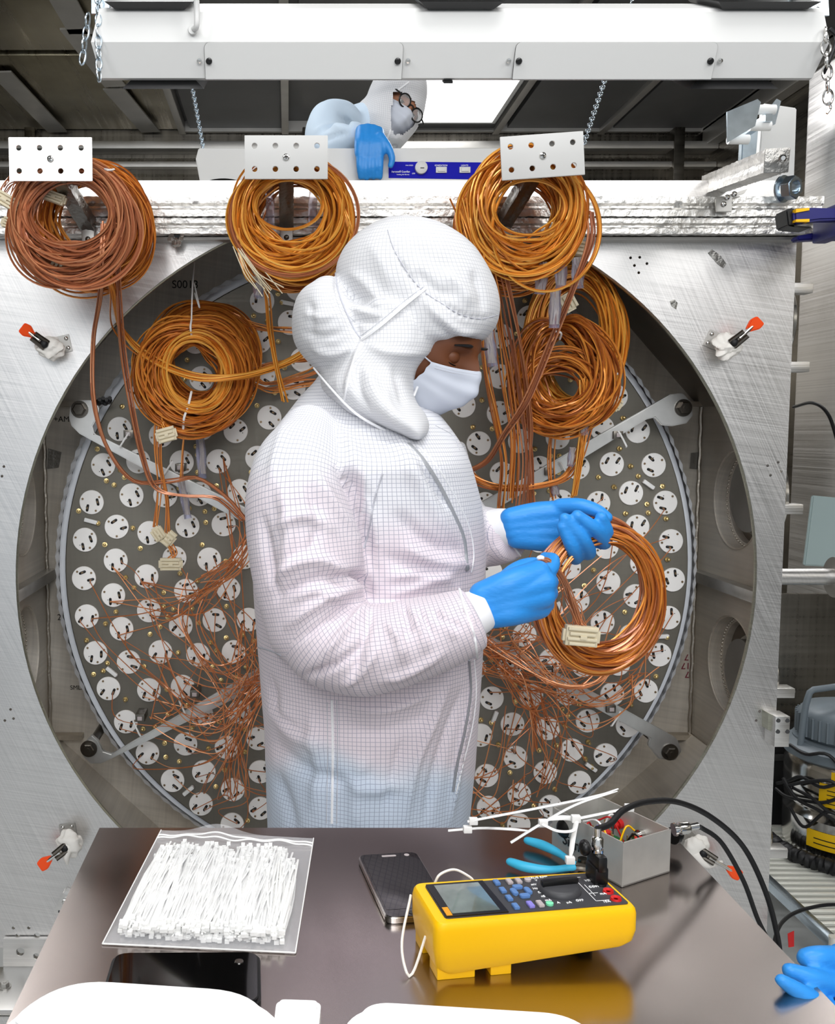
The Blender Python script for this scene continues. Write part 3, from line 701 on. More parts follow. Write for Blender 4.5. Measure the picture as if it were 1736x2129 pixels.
# ---------------------------------------------------------------- coils of copper cable
def strand_loop(c, rx, rz, ang, n, rng, wob, A, B, N, sweep=None):
    pass
def coil(par, c, ax, az, wr, wd, n, mat_, seed, nrm=(0, -1, 0), r=.0023, pinch=None, name='windings', k=5, seg=72, egg=0.0, bot=0.0, skew=(0, 0), stray=.0):
    """n closed loops; radii ax/az, bundle half-widths wr (radial) wd (depth); pinch=(angle,amount) tightens the bundle there.
    bot: extra radial spread at the bottom (hanging slack); skew: shift of the rear loops relative to the front ones"""
    rg = random.Random(seed); nv = Vector(nrm).normalized(); u = Vector((1, 0, 0)); u = (u - nv * u.dot(nv)).normalized(); v_ = nv.cross(u) * -1
    if v_.z < 0: v_ = -v_
    c = np.array(c); nv = np.array(nv); u = np.array(u); v_ = np.array(v_); mb = MB()
    t = np.linspace(0, 2 * math.pi, seg, endpoint=False)
    for i in range(n):
        a0 = rg.uniform(0, 2 * math.pi); q = math.sqrt(rg.random())
        rr, dd = q * math.cos(a0), q * math.sin(a0)
        p1, p2, p3 = [rg.uniform(0, 6.28) for _ in range(3)]; s1, s2 = rg.uniform(.1, .5), rg.uniform(.1, .35)
        R = rr * (1 - .3 * s1) + s1 * np.sin(t + p1) + s2 * np.sin(2 * t + p2)
        D = dd + .5 * np.sin(t + p3)
        sq = np.ones_like(t)
        if pinch:
            for (pa, am) in pinch: sq -= am * np.exp(-((np.angle(np.exp(1j * (t - pa)))) / .35) ** 2)
        if stray and rg.random() < stray: sq = sq * 2.0
        low = np.maximum(0, -np.sin(t)); spread = 1 + bot * low
        rad = wr * R * sq * spread; dep = wd * D * sq
        X = (ax + rad) * np.cos(t) * (1 + egg * np.sin(t)); Z = (az + rad) * np.sin(t)
        back = (D + 1) / 2
        pts = c + np.outer(X + skew[0] * back, u) + np.outer(Z + skew[1] * back * (1 + low), v_) - np.outer(dep, nv)
        mb.tube(pts, r, k, closed=True)
    o_ = W(par, mb, name, mat_); o_['kind'] = 'stuff'; return o_
def bundle(par, pts, n, spread, mat_, seed, r=.0019, name='cable_bundle', k=5, seg=50, ends=None, fan=0, splay=0):
    """pts: (px,py,Y) waypoints"""
    rg = random.Random(seed); w = np.array([list(P(*p)) for p in pts]); mb = MB()
    for i in range(n):
        o0 = np.array([rg.gauss(0, 1) for _ in range(3)]) * spread
        q = w.copy()
        for j in range(len(q)):
            f_ = 1 if not fan else 1 + fan * j / (len(q) - 1)
            q[j] += o0 * f_ * np.array([1, .5, .6]) + np.array([rg.gauss(0, 1) for _ in range(3)]) * spread * .45 * f_
        if splay:
            near = sorted(PADPOS, key=lambda t: (t[0].x - w[0][0]) ** 2 + (t[0].z - w[0][2]) ** 2)[:10]
            q[0] = np.array(rg.choice(near)[0]); q[1] += np.array([rg.gauss(0, 1), .2 * rg.gauss(0, 1), rg.gauss(0, 1)]) * splay * .5
        mb.tube(spline(q, seg), r, k)
    return W(par, mb, name, mat_) if par else mb.build(name, mat_)
def connector(par, px, py, Y, wpx, hpx, rot, m='cream', name='connector', tilt=0):
    """ribbed multi-row plug"""
    s = 1 / F * Y; w_, h_ = wpx * s, hpx * s
    mt = Matrix.Translation(P(px, py, Y)) @ Matrix.Rotation(math.radians(rot), 4, 'Y') @ Matrix.Rotation(math.radians(tilt), 4, 'X')
    mb = MB(); nr = 4
    mb.box((-w_ / 2, -.006, -h_ / 2), (w_ / 2, .008, h_ / 2), 0, mt, bev=.0012)
    for i in range(nr):
        z = -h_ / 2 + (i + .5) * h_ / nr; ww = w_ * (.46 if i % 2 else .40)
        mb.box((-ww, -.010, z - h_ / nr * .32), (ww, -.004, z + h_ / nr * .32), 0, mt, bev=.0008)
    mb.box((-w_ / 2 - .004, -.003, -h_ * .3), (-w_ / 2 + .002, .005, h_ * .3), 0, mt, bev=.0008)
    mb.box((w_ / 2 - .002, -.003, -h_ * .3), (w_ / 2 + .004, .005, h_ * .3), 0, mt, bev=.0008)
    mb.box((-w_ * .08, -.0115, -h_ * .12), (w_ * .12, -.009, h_ * .05), 0, mt)
    o = W(par, mb, name, M[m]) 
    return o
def sleeve(par, px, py, Y, px2, py2, Y2, wpx, seed=1):
    """clear plastic tube over a fan of wire ends"""
    a_, b_ = P(px, py, Y), P(px2, py2, Y2); r_ = wpx / 2 / F * Y
    mb = MB(); pts = [a_.lerp(b_, t) for t in np.linspace(0, 1, 8)]
    mb.tube(pts, [r_ * (1 + .12 * math.sin(5 * i)) for i in range(8)], 16, caps=False).tube(pts, [r_ * .86 * (1 + .12 * math.sin(5 * i)) for i in range(8)], 16, caps=False)
    t = W(par, mb, 'clear_sleeve', M['tub']); rg = random.Random(seed); m2 = MB()
    for i in range(9):
        o1 = Vector((rg.uniform(-1, 1), rg.uniform(-.6, .6), 0)) * r_ * .6; o2 = Vector((rg.uniform(-1, 1), rg.uniform(-.6, .6), 0)) * r_ * .6
        m2.tube([a_ + o1, a_.lerp(b_, .5) + (o1 + o2) / 2 + Vector((.002, 0, 0)), a_.lerp(b_, .9) + o2], .0012, 4)
    W(t, m2, 'wire_end', M['cream']); return t

def hanger(px, py, rot, Yh, label, kx, m):
    """perforated plate on a foil-wrapped peg; px,py = plate centre"""
    c = P(px, py, Yh); o = empty('coil_hanger', c, label, 'bracket', 'perforated coil hangers on the rail')
    s = Yh / F; w_, h_ = 168 * s, 86 * s; mt = Matrix.Translation(c) @ Matrix.Rotation(math.radians(rot), 4, 'Y') @ YUP(0)
    hs = [(-w_ / 2 + w_ * (.12 + .25 * i), h_ * j, 5.6 * s) for i in range(4) for j in (-.27, .26)]
    W(o, MB().prism([(-w_ / 2, -h_ / 2), (w_ / 2, -h_ / 2), (w_ / 2, h_ / 2), (-w_ / 2, h_ / 2)], .004, 0, mt, holes=hs, bev=.0006), 'plate', M[m])
    s_ = W(o, MB().lathe([(.0068, .004), (.0062, .007), (.003, .0085)], 20, 0, mt), 'screw', M['chrome'])
    W(s_, MB().box((-.0045, -.0009, .0083), (.0045, .0009, .0088), 0, mt).box((-.0009, -.0045, .0083), (.0009, .0045, .0088), 0, mt), 'cross_slot', M['seam'])
    b0 = c + Vector((0, .006, -.005)); b1 = Vector((P(px, py, Yh).x + kx, 2.17, c.z - .075))
    mid = Vector(((b0.x + b1.x) / 2, (b0.y + b1.y) / 2, (b0.z + b1.z) / 2))
    foil_bar(o, 'peg', b0, b1, squareprof(.03, .03, 5, .1), 20, .001, M['foild'], 5)
    W(o, MB().box(b1 - Vector((.014, .008, .05)), b1 + Vector((.014, .002, .0)), bev=.002), 'mounting_tab', M['alud'])
    W(o, MB().ball(b1 + Vector((0, -.009, -.032)), (.006, .004, .006)), 'screw', M['dsteel'])
    return o
hanger(106, 332, 0, 1.93, 'gray perforated plate on a foil peg holding the leftmost hanging cable coil', .022, 'alu')
hanger(595, 328, 0, 1.93, 'white perforated plate on a foil peg above the middle hanging cable coil', .0, 'white')
hanger(1127, 325, -4, 1.93, 'tilted white perforated plate on a foil peg above the right hanging cable coil', -.02, 'white')

def rel(px, py, Y): return P(px, py, Y)
# hanging coil 1 (left)
s = 2.02 / F
K1 = empty('cable_coil', P(165, 460, 2.05), 'thick hanging coil of pinkish copper cable under the gray perforated plate at far left', 'cable coil')
coil(K1, P(150, 455, 1.99), 102 * s, 96 * s, .023, .03, 85, M['cop3'], 11, egg=-.03, bot=.75, skew=(.0, -.0))
coil(K1, P(192, 462, 2.09), 100 * s, 104 * s, .024, .03, 75, M['cop1'], 12, egg=-.03, bot=.75)
for k_, (cx_, cy_, ax_, az_) in enumerate(((140, 442, 88, 66), (158, 470, 112, 118), (170, 480, 118, 112))):
    coil(K1, P(cx_, cy_, 1.965), ax_ * s, az_ * s, .004, .004, 3, M['cop3'], 300 + k_, name='loose_loop', r=.0025)
connector(K1, 10, 415, 1.97, 62, 26, 30); connector(K1, 112, 410, 2.02, 46, 22, 20); connector(K1, 28, 468, 2.0, 44, 22, 20)
connector(K1, 118, 563, 2.0, 34, 34, -58); connector(K1, 88, 574, 2.0, 26, 28, -70)
bundle(K1, [(10, 400, 1.97), (25, 375, 1.98), (60, 370, 2.0)], 9, .006, M['cop3'], 5, r=.0012)
bundle(K1, [(215, 350, 1.98), (225, 352, 1.97), (236, 353, 1.98)], 2, .002, M['nylon'], 6, name='cable_tie')
# drops from coil 1
bundle(K1, [(215, 560, 1.99), (232, 600, 2.05), (246, 680, 2.25), (300, 740, 2.3), (400, 783, 2.27), (500, 782, 2.27), (590, 755, 2.3), (660, 715, 2.32)], 11, .0055, M['cop2'], 21, r=.0022)
bundle(K1, [(212, 465, 1.97), (208, 560, 1.98), (205, 620, 2.08), (192, 710, 2.2), (193, 830, 2.22), (220, 930, 2.28), (275, 1000, 2.33), (350, 1002, 2.33), (410, 995, 2.33), (470, 1035, 2.33), (512, 1085, 2.35)], 4, .0022, M['cop3'], 22, r=.0023)
bundle(K1, [(243, 462, 1.97), (247, 600, 2.06), (256, 730, 2.2), (275, 850, 2.24), (298, 950, 2.3), (325, 1015, 2.33), (390, 1030, 2.33), (450, 1035, 2.33), (505, 1080, 2.35)], 4, .0022, M['cop3'], 23, r=.0023)
# hanging coil 2 (middle)
K2 = empty('cable_coil', P(605, 450, 2.05), 'hanging coil of orange copper cable under the upright white perforated plate in the middle', 'cable coil')
coil(K2, P(604, 445, 1.99), 92 * s, 92 * s, .024, .03, 85, M['cop2'], 31, egg=0, bot=.6)
coil(K2, P(614, 470, 2.09), 98 * s, 106 * s, .021, .03, 70, M['cop1'], 32, bot=.5)
for k_, (cx_, cy_, ax_, az_) in enumerate(((600, 425, 66, 48), (612, 450, 126, 112), (598, 455, 122, 104))):
    coil(K2, P(cx_, cy_, 1.965), ax_ * s, az_ * s, .004, .004, 3, M['cop2' if k_ != 1 else 'cop3'], 330 + k_, name='loose_loop', r=.0025)
bundle(K2, [(700, 400, 1.96), (725, 460, 1.96), (738, 520, 1.98), (735, 600, 2.0)], 5, .004, M['cop2'], 33)
bundle(K2, [(490, 470, 1.97), (500, 530, 1.97), (520, 580, 1.98), (552, 600, 2.1), (563, 690, 2.25), (575, 760, 2.28), (592, 835, 2.28)], 6, .003, M['cop2'], 34, r=.0022)
bundle(K2, [(500, 520, 1.96), (530, 570, 1.96), (565, 606, 1.97)], 10, .006, M['cream'], 35, r=.0011, name='stripped_wire', fan=1)
sleeve(K2, 535, 575, 2.0, 538, 618, 2.02, 22, 2)
for x in (-1, 1): W(K2, MB().tube([P(606 + x * 48, 370, 2.02), P(606 + x * 44, 420, 2.04), P(606 + x * 44, 470, 2.05)], .009, 12), 'clear_sleeve', M['tub'])
# hanging coil 3 (right)
K3 = empty('cable_coil', P(1090, 450, 2.05), 'hanging coil of orange copper cable under the tilted white perforated plate', 'cable coil')
coil(K3, P(1093, 440, 1.99), 92 * s, 98 * s, .025, .03, 95, M['cop2'], 41, bot=.5)
coil(K3, P(1070, 470, 2.09), 102 * s, 112 * s, .021, .03, 75, M['cop1'], 42, bot=.4)
for k_, (cx_, cy_, ax_, az_) in enumerate(((1100, 432, 70, 52), (1135, 480, 104, 118), (1085, 450, 128, 116))):
    coil(K3, P(cx_, cy_, 1.965), ax_ * s, az_ * s, .004, .004, 3, M['cop2'], 360 + k_, name='loose_loop', r=.0025)
bundle(K3, [(960, 420, 1.97), (985, 500, 1.98), (1005, 560, 2.0), (1018, 620, 2.05)], 12, .008, M['cop2'], 43)
bundle(K3, [(1225, 440, 1.96), (1225, 500, 1.96), (1195, 590, 1.98), (1150, 700, 2.05), (1095, 830, 2.1), (1050, 900, 2.15), (1010, 960, 2.2), (960, 985, 2.22)], 6, .0035, M['cop3'], 44)
for j, (pts, nn) in enumerate(([[(1008, 520, 1.98), (1028, 600, 2.0), (1045, 700, 2.1), (1060, 800, 2.18), (1072, 920, 2.22), (1068, 1040, 2.25)], 7],
        [[(1040, 540, 1.98), (1065, 640, 2.02), (1085, 760, 2.12), (1098, 880, 2.2), (1100, 960, 2.24), (1104, 1050, 2.26)], 7],
        [[(1000, 640, 2.05), (1012, 760, 2.15), (1030, 860, 2.2), (1048, 960, 2.22), (1040, 1060, 2.25)], 6],
        [[(1030, 600, 2.05), (1060, 730, 2.12), (1078, 850, 2.2), (1090, 960, 2.22), (1080, 1080, 2.25)], 6])):
    bundle(K3, pts, nn, .006, M['cop3' if j % 2 else 'cop1'], 45 + j)
connector(K3, 1195, 515, 2.0, 40, 30, 10); connector(K3, 1180, 630, 2.1, 30, 34, 60)
for (a_, b_) in (((1130, 545), (1122, 612)), ((1166, 530), (1166, 600)), ((1200, 535), (1202, 600)), ((1155, 602), (1152, 682)), ((1015, 690), (1024, 762))):
    sleeve(K3, a_[0], a_[1], 1.99, b_[0], b_[1], 2.0, 24, int(a_[0]))
# inner left coils, hung by ties
def tie(par, pts, r=.0025): return W(par, MB().tube(spline([P(*p) for p in pts], 20), r, 6, roundcap=True), 'cable_tie', M['nylon'])
s2 = 2.36 / F
K4 = empty('cable_coil', P(400, 775, 2.35), 'round coil of copper cable tied up inside the chamber at left, nearer one', 'cable coil')
coil(K4, P(403, 780, 2.33), 86 * s2, 84 * s2, .041, .025, 130, M['cop1'], 51, pinch=[(math.pi / 2, .25)], egg=.0, bot=.0, nrm=(.1, -1, .05), r=.0023)
coil(K4, P(408, 775, 2.30), 62 * s2, 72 * s2, .014, .012, 24, M['cop2'], 52, nrm=(.1, -1, .05), name='inner_windings')
tie(K4, [(398, 665, 2.31), (396, 680, 2.29), (398, 698, 2.30)]); tie(K4, [(398, 815, 2.30), (391, 845, 2.29), (383, 868, 2.29), (381, 892, 2.31)], .003)
tie(K4, [(404, 545, 2.40), (400, 600, 2.34), (398, 668, 2.31)], .0018); tie(K4, [(404, 590, 2.38), (415, 640, 2.34), (405, 610, 2.36)], .0018)
for j, pts in enumerate(([(338, 790, 2.30), (326, 860, 2.31), (322, 930, 2.33), (330, 1010, 2.34), (322, 1095, 2.35)], [(330, 880, 2.31), (330, 960, 2.32), (345, 1040, 2.34), (345, 1110, 2.35)], [(345, 1120, 2.35), (362, 1150, 2.35), (352, 1165, 2.35)])):
    bundle(K4, pts, 5, .0035, M['cop1'], 55 + j, r=.0017)
bundle(K4, [(335, 862, 2.31), (340, 880, 2.30), (348, 895, 2.30)], 9, .004, M['cop2'], 59, r=.0009)
connector(K4, 346, 904, 2.30, 38, 30, -15); connector(K4, 330, 1110, 2.35, 26, 26, 55); connector(K4, 352, 1120, 2.35, 18, 34, 40); connector(K4, 355, 1173, 2.35, 44, 26, 0)
sleeve(K4, 415, 895, 2.38, 421, 995, 2.38, 20, 3); sleeve(K4, 376, 1000, 2.36, 391, 1078, 2.36, 17, 4)
bundle(K4, [(386, 880, 2.35), (380, 930, 2.35), (376, 1000, 2.36)], 4, .003, M['cop1'], 60, r=.0015)
K4b = empty('cable_coil', P(440, 720, 2.42), 'darker copper cable coil inside the chamber at left, tucked behind the nearer one', 'cable coil')
coil(K4b, P(428, 742, 2.41), 92 * s2, 100 * s2, .026, .018, 80, M['cop1'], 61, pinch=[(math.pi / 2, .3)], nrm=(.15, -1, .1), r=.0023)
for j, pts in enumerate(([(480, 650, 2.42), (530, 680, 2.43), (600, 685, 2.44), (660, 690, 2.45)], [(520, 780, 2.42), (560, 800, 2.43), (640, 780, 2.44), (680, 760, 2.44)],
                         [(520, 800, 2.42), (560, 812, 2.43), (620, 800, 2.44), (680, 790, 2.44)], [(525, 770, 2.42), (570, 755, 2.43), (640, 745, 2.44), (690, 730, 2.44)])):
    bundle(K4b, pts, 7, .005, M['cop1'], 65 + j, r=.0016, fan=1)
# inner right coils
K5 = empty('cable_coil', P(1170, 790, 2.3), 'oval coil of copper cable seen edge-on inside the chamber at right', 'cable coil')
coil(K5, P(1168, 775, 2.26), 74 * s2, 92 * s2, .036, .05, 130, M['cop1'], 71, pinch=[(1.6, .5)], egg=-.12, nrm=(-.35, -1, .25), r=.0024)
coil(K5, P(1162, 815, 2.23), 66 * s2, 62 * s2, .024, .03, 55, M['cop1'], 72, nrm=(-.3, -1, .35), bot=.4, r=.0024)
tie(K5, [(1145, 700, 2.22), (1150, 690, 2.20), (1166, 692, 2.2), (1164, 705, 2.22)])
tie(K5, [(1250, 778, 2.25), (1265, 785, 2.24), (1288, 775, 2.26)]); 
bundle(K5, [(1215, 790, 2.2), (1212, 870, 2.2), (1205, 950, 2.22), (1192, 1030, 2.25)], 12, .006, M['cop2'], 73)
bundle(K5, [(1230, 850, 2.25), (1215, 900, 2.24), (1195, 960, 2.24), (1160, 1000, 2.25), (1060, 1015, 2.26), (990, 1000, 2.27), (950, 960, 2.28)], 12, .006, M['cop1'], 74)
bundle(K5, [(1150, 880, 2.25), (1145, 960, 2.26), (1150, 1040, 2.27)], 5, .004, M['cop1'], 75)
sleeve(K5, 1212, 865, 2.2, 1214, 905, 2.2, 20, 8); sleeve(K5, 1150, 1005, 2.26, 1156, 1030, 2.26, 18, 9); sleeve(K5, 1190, 930, 2.22, 1185, 970, 2.22, 14, 10)
K6 = empty('cable_coil', P(1260, 690, 2.35), 'large copper cable coil hanging inside the opening at far right, behind the oval one', 'cable coil')
coil(K6, P(1195, 715, 2.34), 80 * s2, 138 * s2, .028, .03, 90, M['cop2'], 81, nrm=(-.45, -1, .1), pinch=[(-.5, .3)], r=.0024)
tie(K6, [(1251, 782, 2.30), (1268, 787, 2.29), (1290, 775, 2.31)])
bundle(K6, [(1262, 800, 2.32), (1268, 820, 2.31), (1275, 832, 2.31)], 10, .004, M['cop1'], 83, r=.0009)
connector(K6, 1271, 834, 2.31, 42, 26, 35)
# thin sensor leads fanning in from the pads: one lead per plug, gathered in trunks
def leads(name, label, sel, hub, Yh, m, seed, extra, r=.0013, sag=.09):
    o = empty(name, P(hub[0], hub[1], Yh), label, 'cable'); rg = random.Random(seed); H_ = P(hub[0], hub[1], Yh); ct = 0
    for (q, x, y) in PADPOS:
        if not sel(x, y): continue
        if rg.random() < .35: continue
        a = np.array(q); e = np.array(H_) + np.array([rg.gauss(0, .012), rg.gauss(0, .01), rg.gauss(0, .02)])
        L = np.linalg.norm(e - a); mid1 = a * .72 + e * .28 + np.array([rg.gauss(0, .05), -rg.uniform(.01, .06), -sag * L * 3 * rg.uniform(-.2, 1)])
        mid2 = a * .3 + e * .7 + np.array([rg.gauss(0, .03), -rg.uniform(.02, .07), -sag * L * 3 * rg.uniform(0, 1.2)])
        W(o, MB().tube(spline([a, a + np.array([0, -.012, 0]), mid1, mid2, e], 34), r, 4), 'lead', m); ct += 1
    for j, (pts, nn, sprd) in enumerate(extra): bundle(o, pts, max(4, int(nn * .7)), sprd, m, seed + j, r=r * 1.15, name='trunk', k=4, fan=.5, splay=.055)
    return o
leads('sensor_leads', 'thin copper leads fanning across the lower left of the sensor disc behind the worker', lambda x, y: x < 560 and 1150 < y < 1560, (545, 1420), 2.36, M['lead'], 5,
      [([(250, 1270, 2.44), (360, 1262, 2.42), (450, 1210, 2.38), (510, 1140, 2.36), (560, 1060, 2.34)], 16, .010), ([(520, 1040, 2.36), (505, 1120, 2.36), (490, 1180, 2.36), (420, 1220, 2.38)], 12, .012),
       ([(560, 1380, 2.34), (500, 1400, 2.36), (440, 1390, 2.38), (400, 1300, 2.40), (420, 1220, 2.42)], 9, .02), ([(350, 1460, 2.36), (420, 1530, 2.34), (490, 1480, 2.33), (545, 1400, 2.34)], 8, .015),
       ([(545, 1400, 2.34), (500, 1500, 2.33), (480, 1600, 2.38), (480, 1660, 2.42)], 14, .010), ([(390, 1440, 2.34), (360, 1480, 2.36), (330, 1500, 2.37), (460, 1540, 2.33), (540, 1440, 2.34)], 6, .012)])
leads('sensor_leads', 'sparse copper leads dropping over the lowest pads left of the worker', lambda x, y: x < 560 and y >= 1560, (490, 1530), 2.36, M['lead'], 6, [])
leads('sensor_leads', 'thin copper leads sweeping across the disc behind the coil in the worker’s hands'.replace('’', "'"), lambda x, y: x > 1100 and 1040 < y < 1480, (1010, 1345), 2.34, M['lead'], 7,
      [([(985, 1330, 2.33), (1080, 1370, 2.32), (1180, 1430, 2.30), (1260, 1400, 2.32), (1300, 1300, 2.38)], 8, .014), ([(990, 1310, 2.33), (1060, 1340, 2.32), (1150, 1420, 2.28), (1230, 1425, 2.27), (1275, 1380, 2.28), (1290, 1350, 2.30)], 12, .004),
       ([(1000, 1340, 2.34), (1100, 1400, 2.33), (1200, 1480, 2.33), (1300, 1440, 2.38), (1320, 1380, 2.42)], 8, .018), ([(1000, 1350, 2.34), (1080, 1400, 2.33), (1110, 1480, 2.34), (1125, 1560, 2.38)], 10, .010),
       ([(1090, 1400, 2.34), (1150, 1470, 2.34), (1160, 1560, 2.4), (1135, 1640, 2.45)], 10, .012), ([(980, 1290, 2.33), (1040, 1300, 2.34), (1120, 1260, 2.36), (1240, 1150, 2.45)], 7, .02),
       ([(1000, 1360, 2.34), (1120, 1420, 2.33), (1240, 1460, 2.36), (1340, 1400, 2.42)], 7, .012)])
leads('sensor_leads', 'sparse copper leads curling over the lowest pads right of the worker', lambda x, y: 980 < x < 1300 and y >= 1480, (1110, 1480), 2.36, M['lead'], 8,
      [([(960, 1600, 2.40), (1000, 1650, 2.42), (1050, 1600, 2.43), (1070, 1500, 2.44)], 5, .02), ([(950, 1680, 2.42), (1040, 1700, 2.44), (1090, 1640, 2.45)], 4, .015)])

# ---------------------------------------------------------------- toggle clamps with orange handles and cloth wraps
def wrapcloth(par, c, r_, seed, squash=1.0, tail=None):
    rg = random.Random(seed); bm = bmesh.new(); bmesh.ops.create_icosphere(bm, subdivisions=4, radius=1)
    ph = [(rg.uniform(2, 6), Vector([rg.gauss(0, 1) for _ in range(3)]), rg.uniform(0, 6)) for _ in range(7)]
    for v in bm.verts:
        d = v.co.normalized(); k = 1 + sum(.06 * math.sin(f * d.dot(q) + p) for f, q, p in ph) + .05 * math.sin(9 * math.atan2(d.z, d.x) + 6 * d.y)
        v.co = Vector((d.x * r_ * k, d.y * r_ * .6 * k, d.z * r_ * k * squash)) + Vector(c)
    mb = MB().bm(bm)
    if tail: mb.tube(spline(tail, 14), np.linspace(r_ * .5, r_ * .12, 14), 10, roundcap=True)
    return W(par, mb, 'cloth_wrap', M['wax'])
def toggle(base, pivot, knob, Y, label, tail=None, sq=1.0):
    """base plate, wrap centre and knob given in photo pixels on the plate"""
    o = empty('toggle_clamp', P(base[0], base[1], YP), label, 'clamp', 'orange-handled toggle clamps on the chamber plate')
    B, C_, K_ = P(base[0], base[1], Y), P(pivot[0], pivot[1], Y - .04), P(knob[0], knob[1], Y - .07)
    d = (P(base[0], base[1], Y) - P(pivot[0], pivot[1], Y)).normalized(); an = math.atan2(d.z, d.x)
    mt = Matrix.Translation(B) @ Matrix.Rotation(-an, 4, 'Y') @ YUP(0)
    W(o, MB().prism([(-.034, -.020), (.020, -.020), (.020, .020), (-.034, .020)], .0035, 0, mt, bev=.001), 'base_plate', M['alud'])
    for y in (-.011, .011): W(o, MB().ball((mt @ Vector((.012, y, .0045))), (.0048, .003, .0048)), 'screw', M['chrome'])
    wrapcloth(o, C_, .030, int(base[0]), sq, tail)
    dk = (K_ - C_).normalized(); up = Vector((0, -1, 0)); sd = dk.cross(up).normalized()
    p0 = C_ + dk * .005 + up * .014
    for s_ in (-1, 1): W(o, MB().tube([p0 + sd * s_ * .008, p0 + dk * .036 + sd * s_ * .007], .0055, 8), 'linkage', M['dsteel'])
    W(o, MB().ball(p0 + dk * .006, (.010, .008, .010)), 'pivot', M['blackr'])
    W(o, MB().cyl(p0 + dk * .02, K_, .0042, 10), 'lever', M['chrome'])
    mt2 = Matrix(((sd.x, dk.x, up.x, K_.x), (sd.y, dk.y, up.y, K_.y), (sd.z, dk.z, up.z, K_.z), (0, 0, 0, 1)))
    W(o, MB().prism(rounded([(-.005, -.016), (.005, -.016), (.015, .004), (.012, .018), (-.012, .018), (-.015, .004)], .004, 4), .010, 0, mt2 @ Matrix.Translation((0, 0, -.005)), bev=.0025), 'orange_grip', M['orange'])
    return o
toggle((130, 716), (103, 722), (59, 690), YP, 'toggle clamp with orange handle on the upper left of the chamber plate', sq=.85)
toggle((1484, 708), (1512, 720), (1566, 677), YP, 'toggle clamp with orange handle on the upper right of the chamber plate', sq=.95)
toggle((142, 1728), (146, 1752), (96, 1792), YP, 'toggle clamp with orange handle on the lower left of the chamber plate', tail=[P(140, 1760, YP - .05), P(138, 1780, YP - .055), P(140, 1795, YP - .05)])
toggle((1430, 1745), (1448, 1764), (1524, 1812), YP, 'toggle clamp with orange handle on the lower right beside the black cables', tail=[P(1448, 1780, YP - .05), P(1468, 1797, YP - .055), P(1490, 1795, YP - .05), P(1500, 1792, YP - .05)])
# mounting blocks on the plate
o = empty('mounting_block', P(135, 1880, YP), 'small aluminium block with bolt at the lower left beside the bench edge', 'block')
W(o, slabpx(MB(), [(131, 1856), (152, 1862), (132, 1908), (111, 1898)], YP - .012, .012, bev=.001), 'block', M['alu'])
W(o, slabpx(MB(), [(136, 1852), (153, 1860), (151, 1867), (131, 1858)], YP - .02, .02, bev=.001), 'lip', M['white'])
hexbolt(o, P(136, 1873, YP - .012), .007, m='chrome'); W(o, MB().cyl(P(124, 1895, YP - .013), P(124, 1895, YP - .0125), .004, 12, 0), 'hole', M['black'])
o = empty('hinge_block', P(1620, 1500, YP), 'aluminium block with four holes fixed at the right edge of the chamber plate', 'block')
W(o, MB().box(P(1610, 1553, 2.2), P(1643, 1490, 2.2) + Vector((0, .05, 0)), bev=.001), 'block', M['alu'])
W(o, slabpx(MB(), [(1597, 1483), (1612, 1490), (1612, 1525), (1597, 1518)], 2.22, .04), 'side_leaf', M['rim'])
for (x, y) in ((1618, 1498), (1637, 1498), (1617, 1521), (1637, 1521)): W(o, MB().cyl(P(x, y, 2.199), P(x, y, 2.198), .005, 14), 'hole', M['black'])
o = empty('angle_rail', P(60, 1990, 2.2), 'heavy aluminium angle with holes and bolts under the lower left corner of the chamber', 'rail')
pr = [(P(8, 1953, 2.245).x, P(8, 1953, 2.245).z)]
mh = [P(42, 1979, 2.235), P(75, 1988, 2.235)]
W(o, slabpx(MB(), [(6, 1952), (420, 1952), (420, 2010), (6, 2010)], 2.235, .012, holes=[(42, 1979, .010), (75, 1988, .007)], bev=.001), 'upright_leg', M['alu'])
zf = P(60, 2010, 2.235).z
W(o, MB().box((P(-60, 2010, 2.235).x, 2.06, zf - .012), (P(420, 2010, 2.235).x, 2.235, zf), bev=.001), 'flat_leg', M['alu'])
for x in (12, 66): hexbolt(o, Vector((P(x, 2025, 2.16).x, 2.15, zf)), .011, d=(0, 0, 1), m='alud')
W(o, MB().box((P(-60, 2010, 2.235).x, 2.055, 0.0), (P(420, 2010, 2.235).x, 2.06, zf - .014)), 'skirt', M['steel'])

# ---------------------------------------------------------------- flanges, shaft and shelf outside the right of the chamber
def flange(yc, rad, label, cl):
    zc = P(1650, yc, 2.42).z; o = empty('blank_flange', (1.18, 2.43, zc), label, 'flange', 'blank flanges on the right side of the chamber')
    W(o, MB().lathe([(rad * .9, 0), (rad * .9, .03)], 48, 0, axisM((1.16, 2.43, zc), (1, 0, 0))), 'neck', M['alud'])
    W(o, MB().lathe([(rad, .026), (rad + .003, .029), (rad + .003, .036), (rad, .039), (rad - .004, .040), (rad, .041), (rad + .003, .044), (rad + .003, .051), (rad, .054)], 64, 0, axisM((1.16, 2.43, zc), (1, 0, 0))), 'disc', M['chrome'])
    for dy in cl:
        z = P(1650, dy, 2.36).z
        W(o, MB().box((1.155, 2.30, z - .012), (1.235, 2.34, z + .012), bev=.002).cyl((1.235, 2.32, z), (1.242, 2.32, z), .007, 10), 'claw_clamp', M['alu'])
flange(672, .105, 'topmost round blank flange at the right edge of the chamber plate', (606, 766))
flange(1030, .105, 'second round blank flange from the top at the right edge of the chamber', (1055,))
flange(1400, .095, 'third round blank flange from the top at the right edge of the chamber', (1428,))
flange(1725, .095, 'lowest round blank flange at the right edge of the chamber', (1754,))
o = empty('support_shaft', P(1690, 1200, 2.45), 'horizontal polished shaft with round collars leaving the right side of the chamber', 'shaft')
